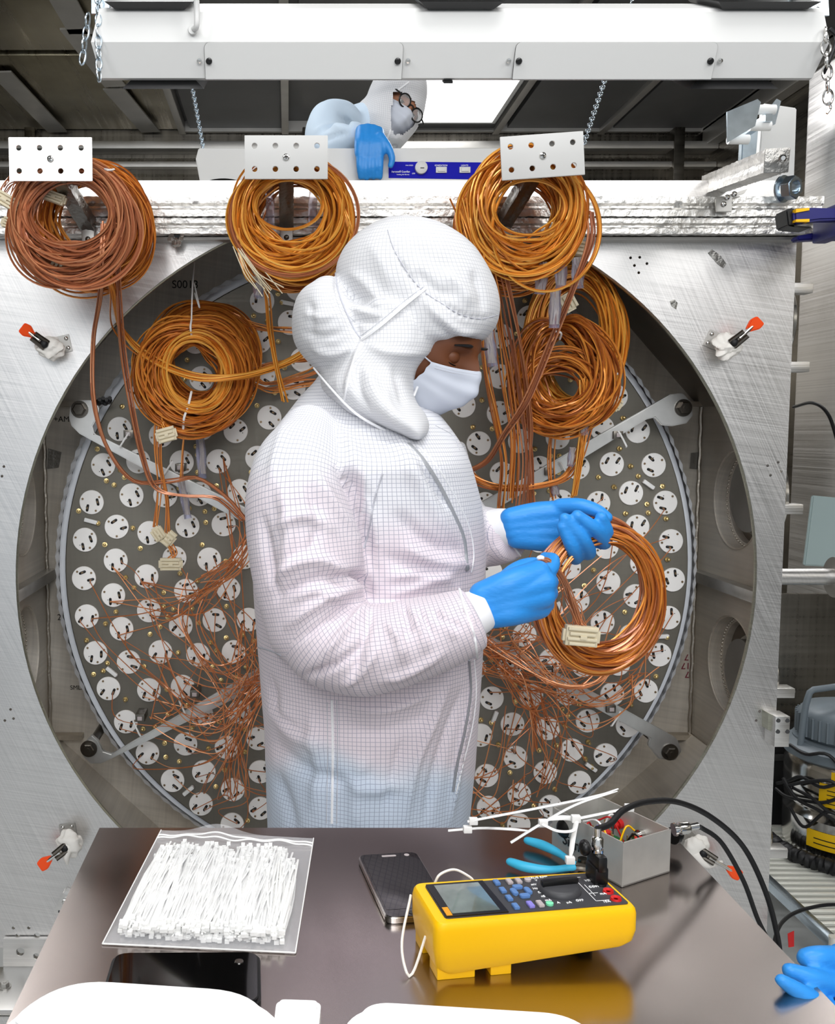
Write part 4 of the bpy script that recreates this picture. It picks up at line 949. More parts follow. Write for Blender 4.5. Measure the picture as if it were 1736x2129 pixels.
zc = P(1690, 1199, 2.45).z
W(o, MB().cyl((1.16, 2.45, zc), (1.9, 2.45, zc), .021, 32), 'shaft', M['steel'])
for x in (1.185, 1.395): W(o, MB().lathe([(.03, 0), (.052, 0), (.052, .008), (.03, .008)], 40, 0, axisM((x, 2.44, zc), (1, 0, 0))), 'collar', M['alud'])
W(o, MB().box((1.84, 2.35, .0), (1.92, 2.55, zc + .06), bev=.01), 'pillar', M['alu'])
# wire shelf
o = empty('wire_shelf', (1.7, 2.45, .2), 'chrome slatted wire shelf at floor level right of the chamber', 'shelf')
ZS = .22; y0_, y1_ = 2.20, 2.86; xs0 = 1.30
for y in (y0_, y1_): W(o, MB().box((xs0, y - .01, ZS - .03), (2.3, y + .01, ZS + .004), bev=.003), 'rail', M['rackm'])
for x in (xs0, 1.52, 1.80, 2.28): W(o, MB().box((x - .012, y0_, ZS - .02), (x + .012, y1_, ZS + .006), bev=.003), 'rail', M['zinc'])
for i in range(22):
    y = y0_ + .03 * (i + .7)
    if y > y1_ - .01: break
    W(o, MB().box((xs0 + .012, y - .007, ZS - .006), (2.28, y + .007, ZS + .003), bev=.002), 'slat', M['rackm'])
for x in (xs0, 2.28):
    for y in (y0_, y1_): W(o, MB().cyl((x, y, 0), (x, y, ZS + .01), .012, 12), 'leg', M['rackm'])
W(o, slabpx(MB(), [(1638, 1942), (1651, 1936), (1651, 1968), (1640, 1970)], 2.19, .002), 'red_label', M['red'])
W(o, MB().box((1.28, 2.16, .0), (2.3, 2.19, .15), bev=.003), 'front_bin', M['alud'])
o = empty('wire_shelf', (-.9, 2.4, .2), 'thin strip of a wire shelf at the far left edge behind the chamber', 'shelf')
for i in range(16): W(o, MB().cyl((-1.2, 2.30, .12 + .035 * i), (-.722, 2.30, .14 + .035 * i), .003, 6), 'wire', M['rackm'])
for x in (-1.2, -.74): W(o, MB().cyl((x, 2.31, 0), (x, 2.31, .72), .008, 10), 'post', M['rackm'])
# vacuum cleaner
vx, vy, vz = 1.615, 2.70, ZS + .012
o = empty('vacuum_cleaner', (vx, vy, vz), 'shiny steel canister vacuum with gray motor head and yellow warning labels on the wire shelf', 'vacuum cleaner')
W(o, MB().lathe([(.15, 0), (.165, .01), (.168, .06), (.168, .11), (.16, .12), (.155, .13), (.165, .14), (.168, .17), (.168, .25), (.155, .27)], 48, 0, Matrix.Translation((vx, vy, vz))), 'canister', M['chrome'])
W(o, MB().lathe([(.16, .268), (.172, .275), (.172, .30), (.15, .315), (.15, .32)], 48, 0, Matrix.Translation((vx, vy, vz))), 'collar', M['vgray'])
hb = MB().lathe([(.125, .315), (.14, .33), (.14, .385), (.125, .405), (.08, .418), (.001, .42)], 40, 0, Matrix.Translation((vx, vy, vz)))
for i in range(40):
    an = i / 40 * 6.283; c_, s_ = math.cos(an), math.sin(an)
    hb.tube([(vx + .141 * c_, vy + .141 * s_, vz + .33), (vx + .141 * c_, vy + .141 * s_, vz + .388)], .004, 5)
W(o, hb, 'motor_head', M['vgray'])
W(o, MB().tube(spline([(vx - .155, vy - .02, vz + .30), (vx - .14, vy - .02, vz + .44), (vx - .10, vy - .02, vz + .47), (vx + .10, vy - .02, vz + .47), (vx + .15, vy - .02, vz + .30)], 30), .009, 10), 'handle', M['vgray'])
def wraplabel(z0, z1, a0, a1, R, m, nm):
    aa = np.linspace(math.radians(a0), math.radians(a1), 14); v = [(vx + R * math.cos(t), vy + R * math.sin(t), vz + z) for t in aa for z in (z0, z1)]
    return W(o, MB().add(v, [(2 * i, 2 * i + 2, 2 * i + 3, 2 * i + 1) for i in range(13)]), nm, m)
wraplabel(.235, .262, 225, 300, .1695, M['tape'], 'warning_label'); lb = wraplabel(.16, .225, 215, 320, .1695, M['tape'], 'warning_label'); wraplabel(.035, .085, 205, 300, .1695, M['tape'], 'warning_label')
for j in range(4): wraplabel(.17 + .012 * j, .1725 + .012 * j, 222, 300, .170, M['txtk'], 'print')
wraplabel(.255, .258, 228, 296, .170, M['txtk'], 'print'); wraplabel(.048, .051, 212, 292, .170, M['txtk'], 'print'); wraplabel(.062, .065, 212, 292, .170, M['txtk'], 'print')
rg = random.Random(3)
for j in range(7):
    a0 = rg.uniform(3.3, 4.0); zz = vz + rg.uniform(.12, .26)
    pts = [(vx + (.178 + rg.uniform(0, .02)) * math.cos(a0 + t), vy + (.178 + rg.uniform(0, .02)) * math.sin(a0 + t), zz + rg.uniform(-.03, .03) + .04 * math.sin(t * 2 + j)) for t in np.linspace(-.6, 1.6, 8)]
    W(o, MB().tube(spline(pts, 40), .0048, 8), 'power_cord', M['blackr'])
W(o, MB().tube([( vx + .21 * math.cos(t), vy + .21 * math.sin(t), vz + .012 + .001 * math.sin(t * 60)) for t in np.linspace(3.0, 6.0, 160)], [.020 + .0025 * math.sin(i * 1.6) for i in range(160)], 12), 'ribbed_hose', M['blackr'])

o = empty('dark_filler_box', (1.75, 3.15, 0), 'black box added on the floor to darken the gap behind the vacuum cleaner', 'case')  # made-up black filler, darkens the gap behind the vacuum
W(o, MB().box((1.25, 2.95, .0), (1.90, 3.06, .50), bev=.01), 'body', M['blackr']); W(o, MB().box((1.27, 2.94, .40), (1.88, 2.95, .42), bev=.002), 'filler_strip', M['seam'])
# ---------------------------------------------------------------- white overhead blowers
def chain(par, a, b, n, r, w_, m='zinc'):
    a, b = Vector(a), Vector(b); L = (b - a).length / n; d = (b - a).normalized(); mm = []
    for i in range(n):
        c = a.lerp(b, (i + .5) / n); lp = []
        for t in np.linspace(0, 2 * math.pi, 20, endpoint=False):
            lp.append((w_ * math.cos(t), 0, L * .62 * math.sin(t)))
        M_ = Matrix.Translation(c) @ d.to_track_quat('Z', 'Y').to_matrix().to_4x4() @ Matrix.Rotation(math.radians(90 * (i % 2) + 20), 4, 'Z')
        mm.append(MB().tube([M_ @ Vector(q) for q in lp], r, 6, closed=True))
    root = W(par, mm[0], 'chain_link', M[m])
    for q in mm[1:]: W(par, q, 'chain_link', M[m])
YB1 = 1.42
bl = empty('air_blower', P(940, 95, YB1), 'wide white overhead air blower hanging on chains at the top, nearer one', 'blower')
XLb, XRb = P(190, 100, YB1).x, P(1722, 100, YB1).x
zt1, zb1 = P(868, 26, YB1).z, P(868, 166, YB1).z; h1 = zt1 - zb1
zm = P(868, 88, YB1).z
side = [(YB1, zm), (YB1 + .004, zb1 + .004), (YB1 + .012, zb1), (YB1 + .13, zb1), (YB1 + .15, zm), (YB1 + .11, zt1), (YB1 + .022, zt1), (YB1 + .014, zt1 - .004)]
bm_ = MB(); k = len(side); v = []
for xa in ((XLb + .012, 0), (XLb, 1), (XRb, 1), (XRb - .012, 0)): pass
A_ = [(XLb, 0)]; 
for (x, sx) in ((XLb, -1), (XRb, 1)):
    for (y, z) in side:
        # end cheeks lean in towards top and bottom
        off = {True: 0.0}.get(abs(z - zm) < .001, .012)
        v.append((x - sx * off * (1.0 if z > zm else .75), y, z))
bm_.add(v, [(i, (i + 1) % k, k + (i + 1) % k, k + i) for i in range(k)] + [tuple(range(k))[::-1], tuple(range(k, 2 * k))])
W(bl, bm_, 'housing', M['white'], False)
def onface(px, py, off=.0): return P(px, py, YB1 - off)
for (a_, b_) in (((425, 87), (838, 163)), ((1072, 87), (1491, 168))):
    x0_, x1_ = onface(a_[0], 120).x, onface(b_[0], 120).x; z1_ = onface(868, 88).z; z0_ = zb1 + .003
    r_ = .008; poly = [(x0_, z0_), (x1_, z0_), (x1_, z1_ - r_)] + [(x1_ - r_ + r_ * math.cos(t), z1_ - r_ + r_ * math.sin(t)) for t in (.4, .8, 1.2)] + [(x1_ - r_, z1_), (x0_ + r_, z1_)] + [(x0_ + r_ - r_ * math.sin(t), z1_ - r_ + r_ * math.cos(t)) for t in (.4, .8, 1.2)] + [(x0_, z1_ - r_)]
    big = [((x - (x0_ + x1_) / 2) * 1.003 + (x0_ + x1_) / 2, (z - z0_) * 1.012 + z0_ - .0005) for x, z in poly]
    W(bl, MB().prism(big, .0012, 0, YUP(YB1 + .0002)), 'panel_gap', M['seam'])
    pn = W(bl, MB().prism(poly, .0022, 0, YUP(YB1), bev=.0004), 'access_panel', M['wgray'])
    for sx in (x0_ + .006, x1_ - .007):
        W(pn, MB().lathe([(.0045, .002), (.0045, .005), (.003, .0065)], 16, 0, YUP(YB1) @ Matrix.Translation((sx, (z0_ + z1_) / 2 - .0, 0))), 'knob', M['black'])
    for sx in (x0_ - .008, x1_ + .008):
        W(bl, MB().lathe([(.0034, .0), (.0034, .0022), (.0015, .0024), (.0015, .001)], 14, 0, YUP(YB1) @ Matrix.Translation((sx, (z0_ + z1_) / 2, 0))), 'screw', M['chrome'])
def flare(x0p, x1p, top):
    z = zt1 if top else zb1; s_ = 1 if top else -1; xa, xb = P(x0p, 100, YB1).x, P(x1p, 100, YB1).x
    v = [(xa, YB1 + .0, z + s_ * .010), (xb, YB1 + .0, z + s_ * .010), (xb, YB1 + .15, z + s_ * .010), (xa, YB1 + .15, z + s_ * .010),
         (xa + .012, YB1 + .012, z), (xb - .012, YB1 + .012, z), (xb - .012, YB1 + .14, z), (xa + .012, YB1 + .14, z)]
    W(bl, MB().add(v, [(0, 1, 2, 3), (4, 7, 6, 5), (0, 4, 5, 1), (1, 5, 6, 2), (2, 6, 7, 3), (3, 7, 4, 0)]), 'fan_grille', M['black'], False)
flare(246, 420, False); flare(1452, 1640, False); flare(225, 405, True); flare(868, 1040, True); flare(1475, 1685, True)
W(bl, MB().box(P(928, 170, YB1) , P(947, 165, YB1) + Vector((0, .02, 0))), 'latch', M['black'])
W(bl, MB().tube(spline([P(412, -20, YB1 - .004), P(412, 20, YB1 - .006), P(410, 50, YB1 - .010), P(403, 64, YB1 + .002)], 20), .004, 10).lathe([(.007, 0), (.006, .004)], 16, 0, axisM(P(402, 66, YB1 + .002), (0, -1, .3))), 'power_cord', M['white'])
RX = Matrix.Translation((0, YB1, (zt1 + zb1) / 2)) @ Matrix.Rotation(math.radians(27), 4, 'X') @ Matrix.Translation((0, -YB1, -(zt1 + zb1) / 2))
LB_ = Matrix.Translation(bl.location)
for ob in [bl] + list(bl.children_recursive):
    if ob.data: ob.data.transform(LB_.inverted() @ RX @ LB_)
chain(bl, P(203, -40, YB1 - .004), P(206, 168, YB1 - .004), 9, .0013, .0048)
W(bl, slabpx(MB(), [(190, -5), (228, -5), (228, 28), (190, 28)], YB1 + .01, .004), 'chain_bracket', M['zinc'])
chain(bl, P(184, 30, YB1 + .02), P(170, 132, YB1 + .02), 4, .0014, .0052)
chain(bl, P(1716, 60, YB1 - .01), P(1722, 215, YB1 - .01), 6, .0016, .0060, 'chrome')
W(bl, MB().tube(spline([P(1722, 212, YB1 - .01), P(1727, 224, YB1 - .01), P(1719, 236, YB1 - .01)], 8), .0018, 6), 'chain_link', M['chrome'])
W(bl, slabpx(MB(), [(1655, -5), (1722, -2), (1724, 32), (1660, 30)], YB1 + .03, .004, holes=[(1675, 18, .003), (1700, 18, .003)]), 'chain_bracket', M['zinc'])
chain(bl, P(1640, -20, YB1 + .02), P(1668, 40, YB1 + .02), 4, .0013, .0048)
W(bl, MB().tube(spline([P(1725, 60, YB1), P(1740, 80, YB1), P(1722, 130, YB1 - .01), P(1712, 152, YB1)], 20), .003, 8), 'cable', M['blackr'])

YB2 = 2.72
b2 = empty('air_blower', P(800, 345, YB2), 'white air blower with a blue control label held by the worker with glasses', 'blower')
xa, xb = P(407, 345, YB2).x, P(1210, 345, YB2).x; z0_, z1_ = P(800, 382, YB2).z, P(800, 308, YB2).z; zm2 = P(800, 330, YB2).z
W(b2, MB().prism([(xa + .008, z1_), (xb - .008, z1_), (xb, zm2), (xb - .008, z0_), (xa + .012, z0_), (xa, zm2)], -.13, 0, YUP(YB2), bev=.002), 'housing', M['white'])
W(b2, slabpx(MB(), [(808, 336), (1060, 338), (1060, 374), (808, 370)], YB2 - .001, .002), 'blue_label', M['labelblue'])
text('Aerostat® Guardian', 833, 357, YB2 - .004, .0075, M['txt'], b2, sx=.82); text('Ionizing Air Blower', 838, 363, YB2 - .004, .0045, M['txt'], b2)
text('FAN SPEED', 851, 344, YB2 - .004, .0042, M['txt'], b2); text('IONIZATION', 917, 344, YB2 - .004, .006, M['txt'], b2); text('LIGHTS', 966, 344, YB2 - .004, .006, M['txt'], b2); text('OFF', 860, 361, YB2 - .004, .005, M['txt'], b2)
kp = P(875, 350, YB2); W(b2, MB().lathe([(.017, .001), (.017, .012), (.013, .014)], 28, 0, YUP() @ Matrix.Translation((kp.x, kp.z, -YB2))), 'knob', M['white'])
W(b2, MB().box(P(882, 348, YB2 - .015), P(874, 350, YB2 - .014) ), 'pointer', M['seam'])
for x in (917, 966):
    p = P(x, 354, YB2); W(b2, MB().box((p.x - .015, YB2 - .006, p.z - .008), (p.x + .015, YB2 - .001, p.z + .008), bev=.001).box((p.x - .010, YB2 - .009, p.z - .005), (p.x + .010, YB2 - .005, p.z + .005), bev=.001), 'rocker_switch', M['white'])
W(b2, MB().lathe([(.03, 0), (.045, .02)], 30, 0, Matrix.Translation((P(465, 380, YB2).x, YB2 + .02, z0_ - .012)) ), 'fan_grille', M['black'])
chain(b2, P(398, 175, YB2 - .1), P(422, 308, YB2 + .04), 22, .0018, .0058); chain(b2, P(1258, 165, YB2 - .1), P(1212, 305, YB2 + .04), 22, .0018, .0058)
for x in (404, 1322): chain(b2, P(x, -30, YB2), P(x + (-16 if x > 1000 else 0), 30, YB2), 8, .0018, .0058)
def upwire(par, px, py, Y):
    a_ = P(px, py, Y); W(par, MB().cyl(a_, (a_.x, a_.y, H + .0), .0015, 8), 'hanging_wire', M['zinc'])
for (x, y, yy) in ((203, -40, YB1 - .004), (1640, -20, YB1 + .02)): upwire(bl, x, y, yy)
for x in (404, 1322): upwire(b2, x, -30, YB2)
# ---------------------------------------------------------------- cloth and body tools
class Surf:
    """grid surface with uv in metres"""
    def __init__(s, V, U): s.V = V; s.U = U        # rows x (k+1) x 3 / 2
    def tris(s):
        R, K = s.V.shape[:2]; v = s.V.reshape(-1, 3); f = []
        for i in range(R - 1):
            for j in range(K - 1): f.append((i * K + j, i * K + j + 1, (i + 1) * K + j + 1, (i + 1) * K + j))
        return v, f
def rings(C, A, B, su, sv, caps=True, k=56, rows=90, pw=1.0):
    """C centres, A/B half-axis vectors per control row -> dense Surf (rounded ends)"""
    D = spline(np.hstack([C, A, B]), rows); C, A, B = D[:, :3], D[:, 3:6], D[:, 6:9]
    if caps:
        n = 6; e0 = [(math.sin(math.radians(a)), math.cos(math.radians(a))) for a in np.linspace(85, 15, n)]
        d0 = C[0] - C[1]; d0 /= np.linalg.norm(d0); d1 = C[-1] - C[-2]; d1 /= np.linalg.norm(d1)
        r0 = min(np.linalg.norm(A[0]), np.linalg.norm(B[0])) * caps; r1 = min(np.linalg.norm(A[-1]), np.linalg.norm(B[-1])) * caps
        C = np.vstack([[C[0] + d0 * r0 * s_ for s_, c_ in e0], C, [C[-1] + d1 * r1 * s_ for s_, c_ in e0[::-1]]])
        A = np.vstack([[A[0] * c_ for s_, c_ in e0], A, [A[-1] * c_ for s_, c_ in e0[::-1]]])
        B = np.vstack([[B[0] * c_ for s_, c_ in e0], B, [B[-1] * c_ for s_, c_ in e0[::-1]]])
    t = np.linspace(0, 2 * math.pi, k + 1) + math.pi / 2
    c, s = np.cos(t), np.sin(t); cc = np.sign(c) * np.abs(c) ** pw; ss = np.sign(s) * np.abs(s) ** pw
    V = C[:, None] + A[:, None] * cc[None, :, None] + B[:, None] * ss[None, :, None]
    L = np.r_[0, np.cumsum(np.linalg.norm(np.diff(C, axis=0), axis=1))]
    r = (np.linalg.norm(A, axis=1) + np.linalg.norm(B, axis=1)) / 2; rm = np.median(r)
    U = np.stack([np.broadcast_to(t[None] * rm * su, V.shape[:2]), np.broadcast_to(L[:, None] * sv, V.shape[:2])], -1)
    return Surf(V, U)
def slices(lst, **kw):
    """rows: (py, left px, right px, Y centre, half depth)"""
    C, A, B = [], [], []
    for (py, l, r, Y, hd) in lst:
        a, b = P(l, py, Y), P(r, py, Y); C.append((a + b) / 2); A.append((b - a) / 2); B.append((0, hd, 0))
    return rings(np.array([list(c) for c in C]), np.array([list(a) for a in A]), np.array(B), 1, 1, **kw)
def limb(pts, up=None, **kw):
    """pts: (px,py,Y, half width px, half depth m); sections square to the path"""
    c = np.array([list(P(*p[:3])) for p in pts]); t = np.gradient(c, axis=0); t /= np.linalg.norm(t, axis=1, keepdims=True)
    A, B = [], []
    for i, p in enumerate(pts):
        y = np.array([0, 1, 0.]); b = y - t[i] * (y @ t[i]); b /= np.linalg.norm(b); a = np.cross(t[i], b)
        A.append(a * p[3] / F * p[2]); B.append(b * p[4])
    return rings(c, np.array(A), np.array(B), 1, 1, **kw)
def remesh(surfs, vox, smooth=3):
    mb = MB()
    for s_ in surfs:
        v, f = s_.tris(); K = s_.V.shape[1]; n = len(v)
        mb.add(v, f + [tuple(range(K - 1))[::-1], tuple(n - K + q for q in range(K - 1))])
    me = mb.mesh('tmp', [], False)
    bm = bmesh.new(); bm.from_mesh(me); bmesh.ops.remove_doubles(bm, verts=bm.verts, dist=1e-6); bmesh.ops.recalc_face_normals(bm, faces=bm.faces); bm.to_mesh(me); bm.free()
    o = bpy.data.objects.new('tmp', me); COL.objects.link(o)
    m = o.modifiers.new('r', 'REMESH'); m.mode = 'VOXEL'; m.voxel_size = vox
    bpy.context.view_layer.update()
    r = bpy.data.meshes.new_from_object(o.evaluated_get(bpy.context.evaluated_depsgraph_get()))
    bpy.data.objects.remove(o); bpy.data.meshes.remove(me)
    co = np.empty(len(r.vertices) * 3); r.vertices.foreach_get('co', co); co = co.reshape(-1, 3)
    ed = np.empty(len(r.edges) * 2, int); r.edges.foreach_get('vertices', ed); ed = ed.reshape(-1, 2)
    for _ in range(smooth):
        acc = np.zeros_like(co); cn = np.zeros(len(co)); np.add.at(acc, ed[:, 0], co[ed[:, 1]]); np.add.at(acc, ed[:, 1], co[ed[:, 0]])
        np.add.at(cn, ed[:, 0], 1); np.add.at(cn, ed[:, 1], 1); co = co * .4 + .6 * acc / cn[:, None]
    r.vertices.foreach_set('co', co.ravel()); r.update(); return r, co
def vnormals(me):
    n = np.empty(len(me.vertices) * 3); me.vertices.foreach_get('normal', n); return n.reshape(-1, 3)
def folds(me, co, lst, front=.25, Yp=1.5):
    """lst: (px points, width px, height mm): ridges (+) and creases (-) on the camera side"""
    nr = vnormals(me); w = np.clip((front - nr[:, 1]) / .4, 0, 1); d = np.zeros(len(co))
    for (pts, wd_, amp) in lst:
        q = spline(np.array([[P(x, y, Yp).x, P(x, y, Yp).z] for x, y in pts]), 24)
        best = np.full(len(co), 9.); bi = np.zeros(len(co), int)
        # fold lines are read on plane Yp; bring each vertex to that plane along its sight line
        s_ = Yp / co[:, 1]; X = co[:, 0] * s_; Z = CAMZ + (co[:, 2] - CAMZ) * s_
        for i, c in enumerate(q):
            dd = (X - c[0]) ** 2 + (Z - c[1]) ** 2; k = dd < best; best[k] = dd[k]; bi[k] = i
        ww = wd_ / F * Yp; end = np.minimum(1, np.minimum(bi, 23 - bi) / 6 + .05)
        d += amp * .001 * np.exp(-best / ww ** 2) * end
    co = co + nr * (d * w)[:, None]; me.vertices.foreach_set('co', co.ravel()); me.update(); return co
def wrinkle(me, co, amp, seed, freq=22, stretch=(1, 1, .5)):
    rg = np.random.default_rng(seed); nr = vnormals(me); d = np.zeros(len(co))
    for i in range(9):
        k = rg.normal(size=3) * freq * np.array(stretch) * (1 + i * .25); w2 = rg.normal(size=3) * 7
        d += np.abs(np.sin(co @ k + 1.3 * np.sin(co @ w2 + rg.uniform(0, 6)) + rg.uniform(0, 6))) / (1 + i * .25)
    d = (d / d.mean() - 1); co = co + nr * (d * amp)[:, None]; me.vertices.foreach_set('co', co.ravel()); me.update(); return co
def carry_uv(me, surfs):
    """bring the uv of the source surfaces onto the finished mesh, face by face"""
    trees = []
    for s_ in surfs:
        v, f = s_.tris(); tr = [t for q in f for t in ((q[0], q[1], q[2]), (q[0], q[2], q[3]))]
        trees.append((BVHTree.FromPolygons([tuple(x) for x in v.tolist()], tr), v, tr, s_.U.reshape(-1, 2)))
    uvl = me.uv_layers.new(name='UVMap'); out = np.zeros((len(me.loops), 2)); vs = me.vertices
    cache = [dict() for _ in surfs]; own = np.zeros(len(me.polygons), int)
    def look(si, vi, cen):
        T, v, tr, U = trees[si]
        loc, nr, ix, dist = T.find_nearest(vs[vi].co)
        if loc is None: return np.zeros(2)
        a, b, c = tr[ix]; A, B, C_ = v[a], v[b], v[c]; p = np.array(loc)
        v0, v1, v2 = B - A, C_ - A, p - A; d00, d01, d11, d20, d21 = v0 @ v0, v0 @ v1, v1 @ v1, v2 @ v0, v2 @ v1
        de = d00 * d11 - d01 * d01
        if abs(de) < 1e-14: return U[a]
        q = (d11 * d20 - d01 * d21) / de; r = (d00 * d21 - d01 * d20) / de
        return U[a] * (1 - q - r) + U[b] * q + U[c] * r
    for p in me.polygons:
        c = p.center; best = min(range(len(surfs)), key=lambda i: trees[i][0].find_nearest(c)[3]) if len(surfs) > 1 else 0
        own[p.index] = best
        for li, vi in zip(p.loop_indices, p.vertices):
            d = cache[best]
            if vi not in d: d[vi] = look(best, vi, c)
            out[li] = d[vi]
    uvl.data.foreach_set('uv', out.ravel()); return own
def finish(par, me, name, mats):
    me.materials.clear()
    for m in (mats if isinstance(mats, list) else [mats]): me.materials.append(m)
    me.polygons.foreach_set('use_smooth', [True] * len(me.polygons)); me.name = name
    o = link(name, me); o.data.transform(Matrix.Translation(par.location).inverted()); o.parent = par; return o
def world_tree(ob):
    """BVH of a part in world space (its thing only has a location)"""
    M_ = Matrix.Translation(ob.parent.location if ob.parent.parent is None else ob.parent.location + ob.parent.parent.location)
    return BVHTree.FromPolygons([M_ @ v.co for v in ob.data.vertices], [tuple(p.vertices) for p in ob.data.polygons])
EYE = Vector((0, 0, CAMZ))
def onto(tree, pts, off=.0, n=None):
    """lay pixel points on a surface as seen in the photo"""
    if n: pts = spline(np.array(pts, float), n)
    out = []
    for x, y in pts:
        d = (P(x, y, 2.0) - EYE).normalized(); h = tree.ray_cast(EYE, d)
        if h[0] is not None: out.append(h[0] - d * off)
    return out
def seamline(par, tree, pts, r=.0009, m=None, name='seam', n=60, off=0., flat=1.):
    q = onto(tree, pts, off, n)
    if len(q) < 3: return None
    q = np.array([list(x) for x in q]); 
    for _ in range(2): q[1:-1] = (q[:-2] + q[1:-1] * 2 + q[2:]) / 4
    return W(par, MB().tube(q, r, 6, flat=flat), name, m or M['seamc'])
M['seamc'] = mat('seam_cloth', 'B9BAC2', .8)
M['seamw'] = mat('hem_cloth', 'EDEDEF', .8)
M['zip'] = mat('zip_gray', '9A9CA0', .6)

# ---------------------------------------------------------------- the worker in front of the chamber
wk = empty('person', (P(800, 1700, 1.6).x, 1.60, 0), 'person in white grid-pattern coat, hood and face mask, head bowed over a cable coil', 'person')
torso = slices([(785, 660, 780, 1.63, .05), (820, 628, 850, 1.63, .075), (855, 600, 905, 1.62, .105), (900, 568, 940, 1.61, .15), (950, 548, 968, 1.60, .205), (1000, 532, 984, 1.60, .205), (1060, 524, 997, 1.60, .20),
  (1150, 524, 1003, 1.60, .195), (1250, 528, 1003, 1.60, .19), (1350, 536, 998, 1.60, .188), (1450, 544, 992, 1.60, .185), (1550, 551, 984, 1.60, .185), (1650, 554, 974, 1.60, .188), (1720, 556, 967, 1.60, .19),
  (1850, 556, 962, 1.60, .195), (2000, 552, 962, 1.60, .20), (2200, 548, 965, 1.60, .205)], rows=150, k=120, caps=.3, pw=.92)
arm_n = limb([(640, 905, 1.50, 62, .05), (622, 965, 1.46, 92, .072), (618, 1030, 1.43, 108, .08), (628, 1110, 1.42, 117, .082), (640, 1200, 1.41, 116, .082), (652, 1290, 1.40, 104, .08)], rows=60, k=80)
fore_n = limb([(648, 1262, 1.40, 92, .076), (690, 1335, 1.385, 100, .08), (745, 1352, 1.37, 96, .078), (810, 1343, 1.36, 90, .074), (880, 1324, 1.355, 84, .068), (940, 1304, 1.35, 75, .062), (985, 1285, 1.35, 66, .055)], rows=60, k=80, caps=.12)
arm_f = limb([(880, 950, 1.76, 90, .08), (905, 1020, 1.76, 85, .08), (950, 1090, 1.70, 70, .06), (1010, 1116, 1.62, 62, .055), (1062, 1112, 1.58, 56, .05)], rows=50, k=60, caps=.15)
CS = [torso, arm_n, fore_n, arm_f]
me, co = remesh(CS, .0055, 4)
own = carry_uv(me, CS)
FL = [([(700, 960), (742, 1030), (762, 1100), (778, 1190)], 16, -12), ([(735, 1000), (772, 1080), (785, 1180)], 12, 6), ([(640, 960), (690, 1040), (735, 1110), (752, 1190)], 14, 5),
  ([(560, 1120), (600, 1080), (650, 1075), (700, 1110)], 14, 5), ([(555, 1230), (600, 1180), (660, 1165), (710, 1185), (745, 1215)], 13, 7), ([(565, 1255), (620, 1215), (680, 1200), (740, 1228)], 10, -6),
  ([(590, 1310), (640, 1270), (700, 1235), (760, 1220)], 13, 7), ([(610, 1340), (680, 1290), (745, 1248)], 9, -5), ([(650, 1390), (700, 1330), (745, 1280), (775, 1240)], 11, 6),
  ([(690, 1200), (740, 1195), (765, 1220), (768, 1262)], 9, -9), ([(770, 1262), (765, 1300), (750, 1350), (735, 1420)], 10, -5),
  ([(800, 1290), (830, 1330), (840, 1380)], 11, 5), ([(850, 1275), (880, 1310), (885, 1360)], 9, 4), ([(895, 1270), (925, 1290), (960, 1310)], 8, -4), ([(780, 1420), (850, 1400), (930, 1352)], 10, 4),
  ([(820, 900), (850, 960), (905, 1060), (950, 1140)], 22, 5), ([(790, 1150), (860, 1180), (930, 1200)], 16, -4), ([(800, 1240), (880, 1215), (960, 1180)], 12, 4), ([(900, 1110), (950, 1160), (985, 1190)], 10, 3),
  ([(560, 1450), (610, 1520), (680, 1560)], 22, 6), ([(560, 1530), (620, 1590), (700, 1620), (790, 1610)], 20, -5), ([(700, 1500), (780, 1520), (860, 1500), (930, 1470)], 20, -4), ([(640, 1470), (660, 1570), (650, 1700)], 16, 4),
  ([(940, 1400), (900, 1500), (860, 1600), (840, 1720)], 13, 6), ([(965, 1420), (930, 1520), (900, 1620), (880, 1720)], 11, -5), ([(985, 1430), (960, 1540), (945, 1640), (935, 1720)], 9, 5),
  ([(570, 1600), (600, 1680), (610, 1740)], 16, -5), ([(760, 1560), (740, 1640), (745, 1740)], 20, 4), ([(690, 1450), (692, 1560), (690, 1740)], 5, -2),
  ([(600, 870), (580, 930), (560, 1010)], 14, 3), ([(690, 870), (730, 930), (760, 1000), (790, 1040)], 14, 3), ([(1010, 1060), (1030, 1110), (1030, 1160)], 8, -3), ([(1040, 1080), (1045, 1120)], 6, 3),
  ([(955, 1260), (985, 1300), (995, 1350)], 6, -4)]
FL += [([(580, 1000), (600, 1100), (590, 1200)], 16, 5), ([(545, 1060), (560, 1160), (580, 1250)], 12, -5), ([(640, 1000), (660, 1090), (640, 1160)], 12, -5), ([(600, 1250), (660, 1230), (720, 1262)], 8, 5),
  ([(620, 1410), (700, 1380), (760, 1330)], 9, -6), ([(700, 1430), (750, 1400), (790, 1340)], 9, 5), ([(830, 1250), (850, 1290), (845, 1330)], 7, -6), ([(865, 1262), (900, 1330)], 7, -5), ([(915, 1262), (945, 1330)], 7, 4),
  ([(820, 1060), (880, 1120), (960, 1150)], 16, -5), ([(830, 1130), (900, 1165), (985, 1175)], 12, 5), ([(800, 1200), (870, 1195), (950, 1210)], 10, 5), ([(720, 1470), (800, 1475), (900, 1440)], 12, 6), ([(700, 1600), (760, 1640), (850, 1630)], 16, 5),
  ([(870, 960), (900, 1010), (930, 1060)], 8, -5), ([(560, 1400), (580, 1480), (640, 1530)], 12, -5), ([(850, 1520), (820, 1600), (800, 1700)], 12, -4)]
FL = [(p, w_ * .85, a * 1.9) for p, w_, a in FL]
co = folds(me, co, FL, Yp=1.42)
co = wrinkle(me, co, .0020, 3, 14)
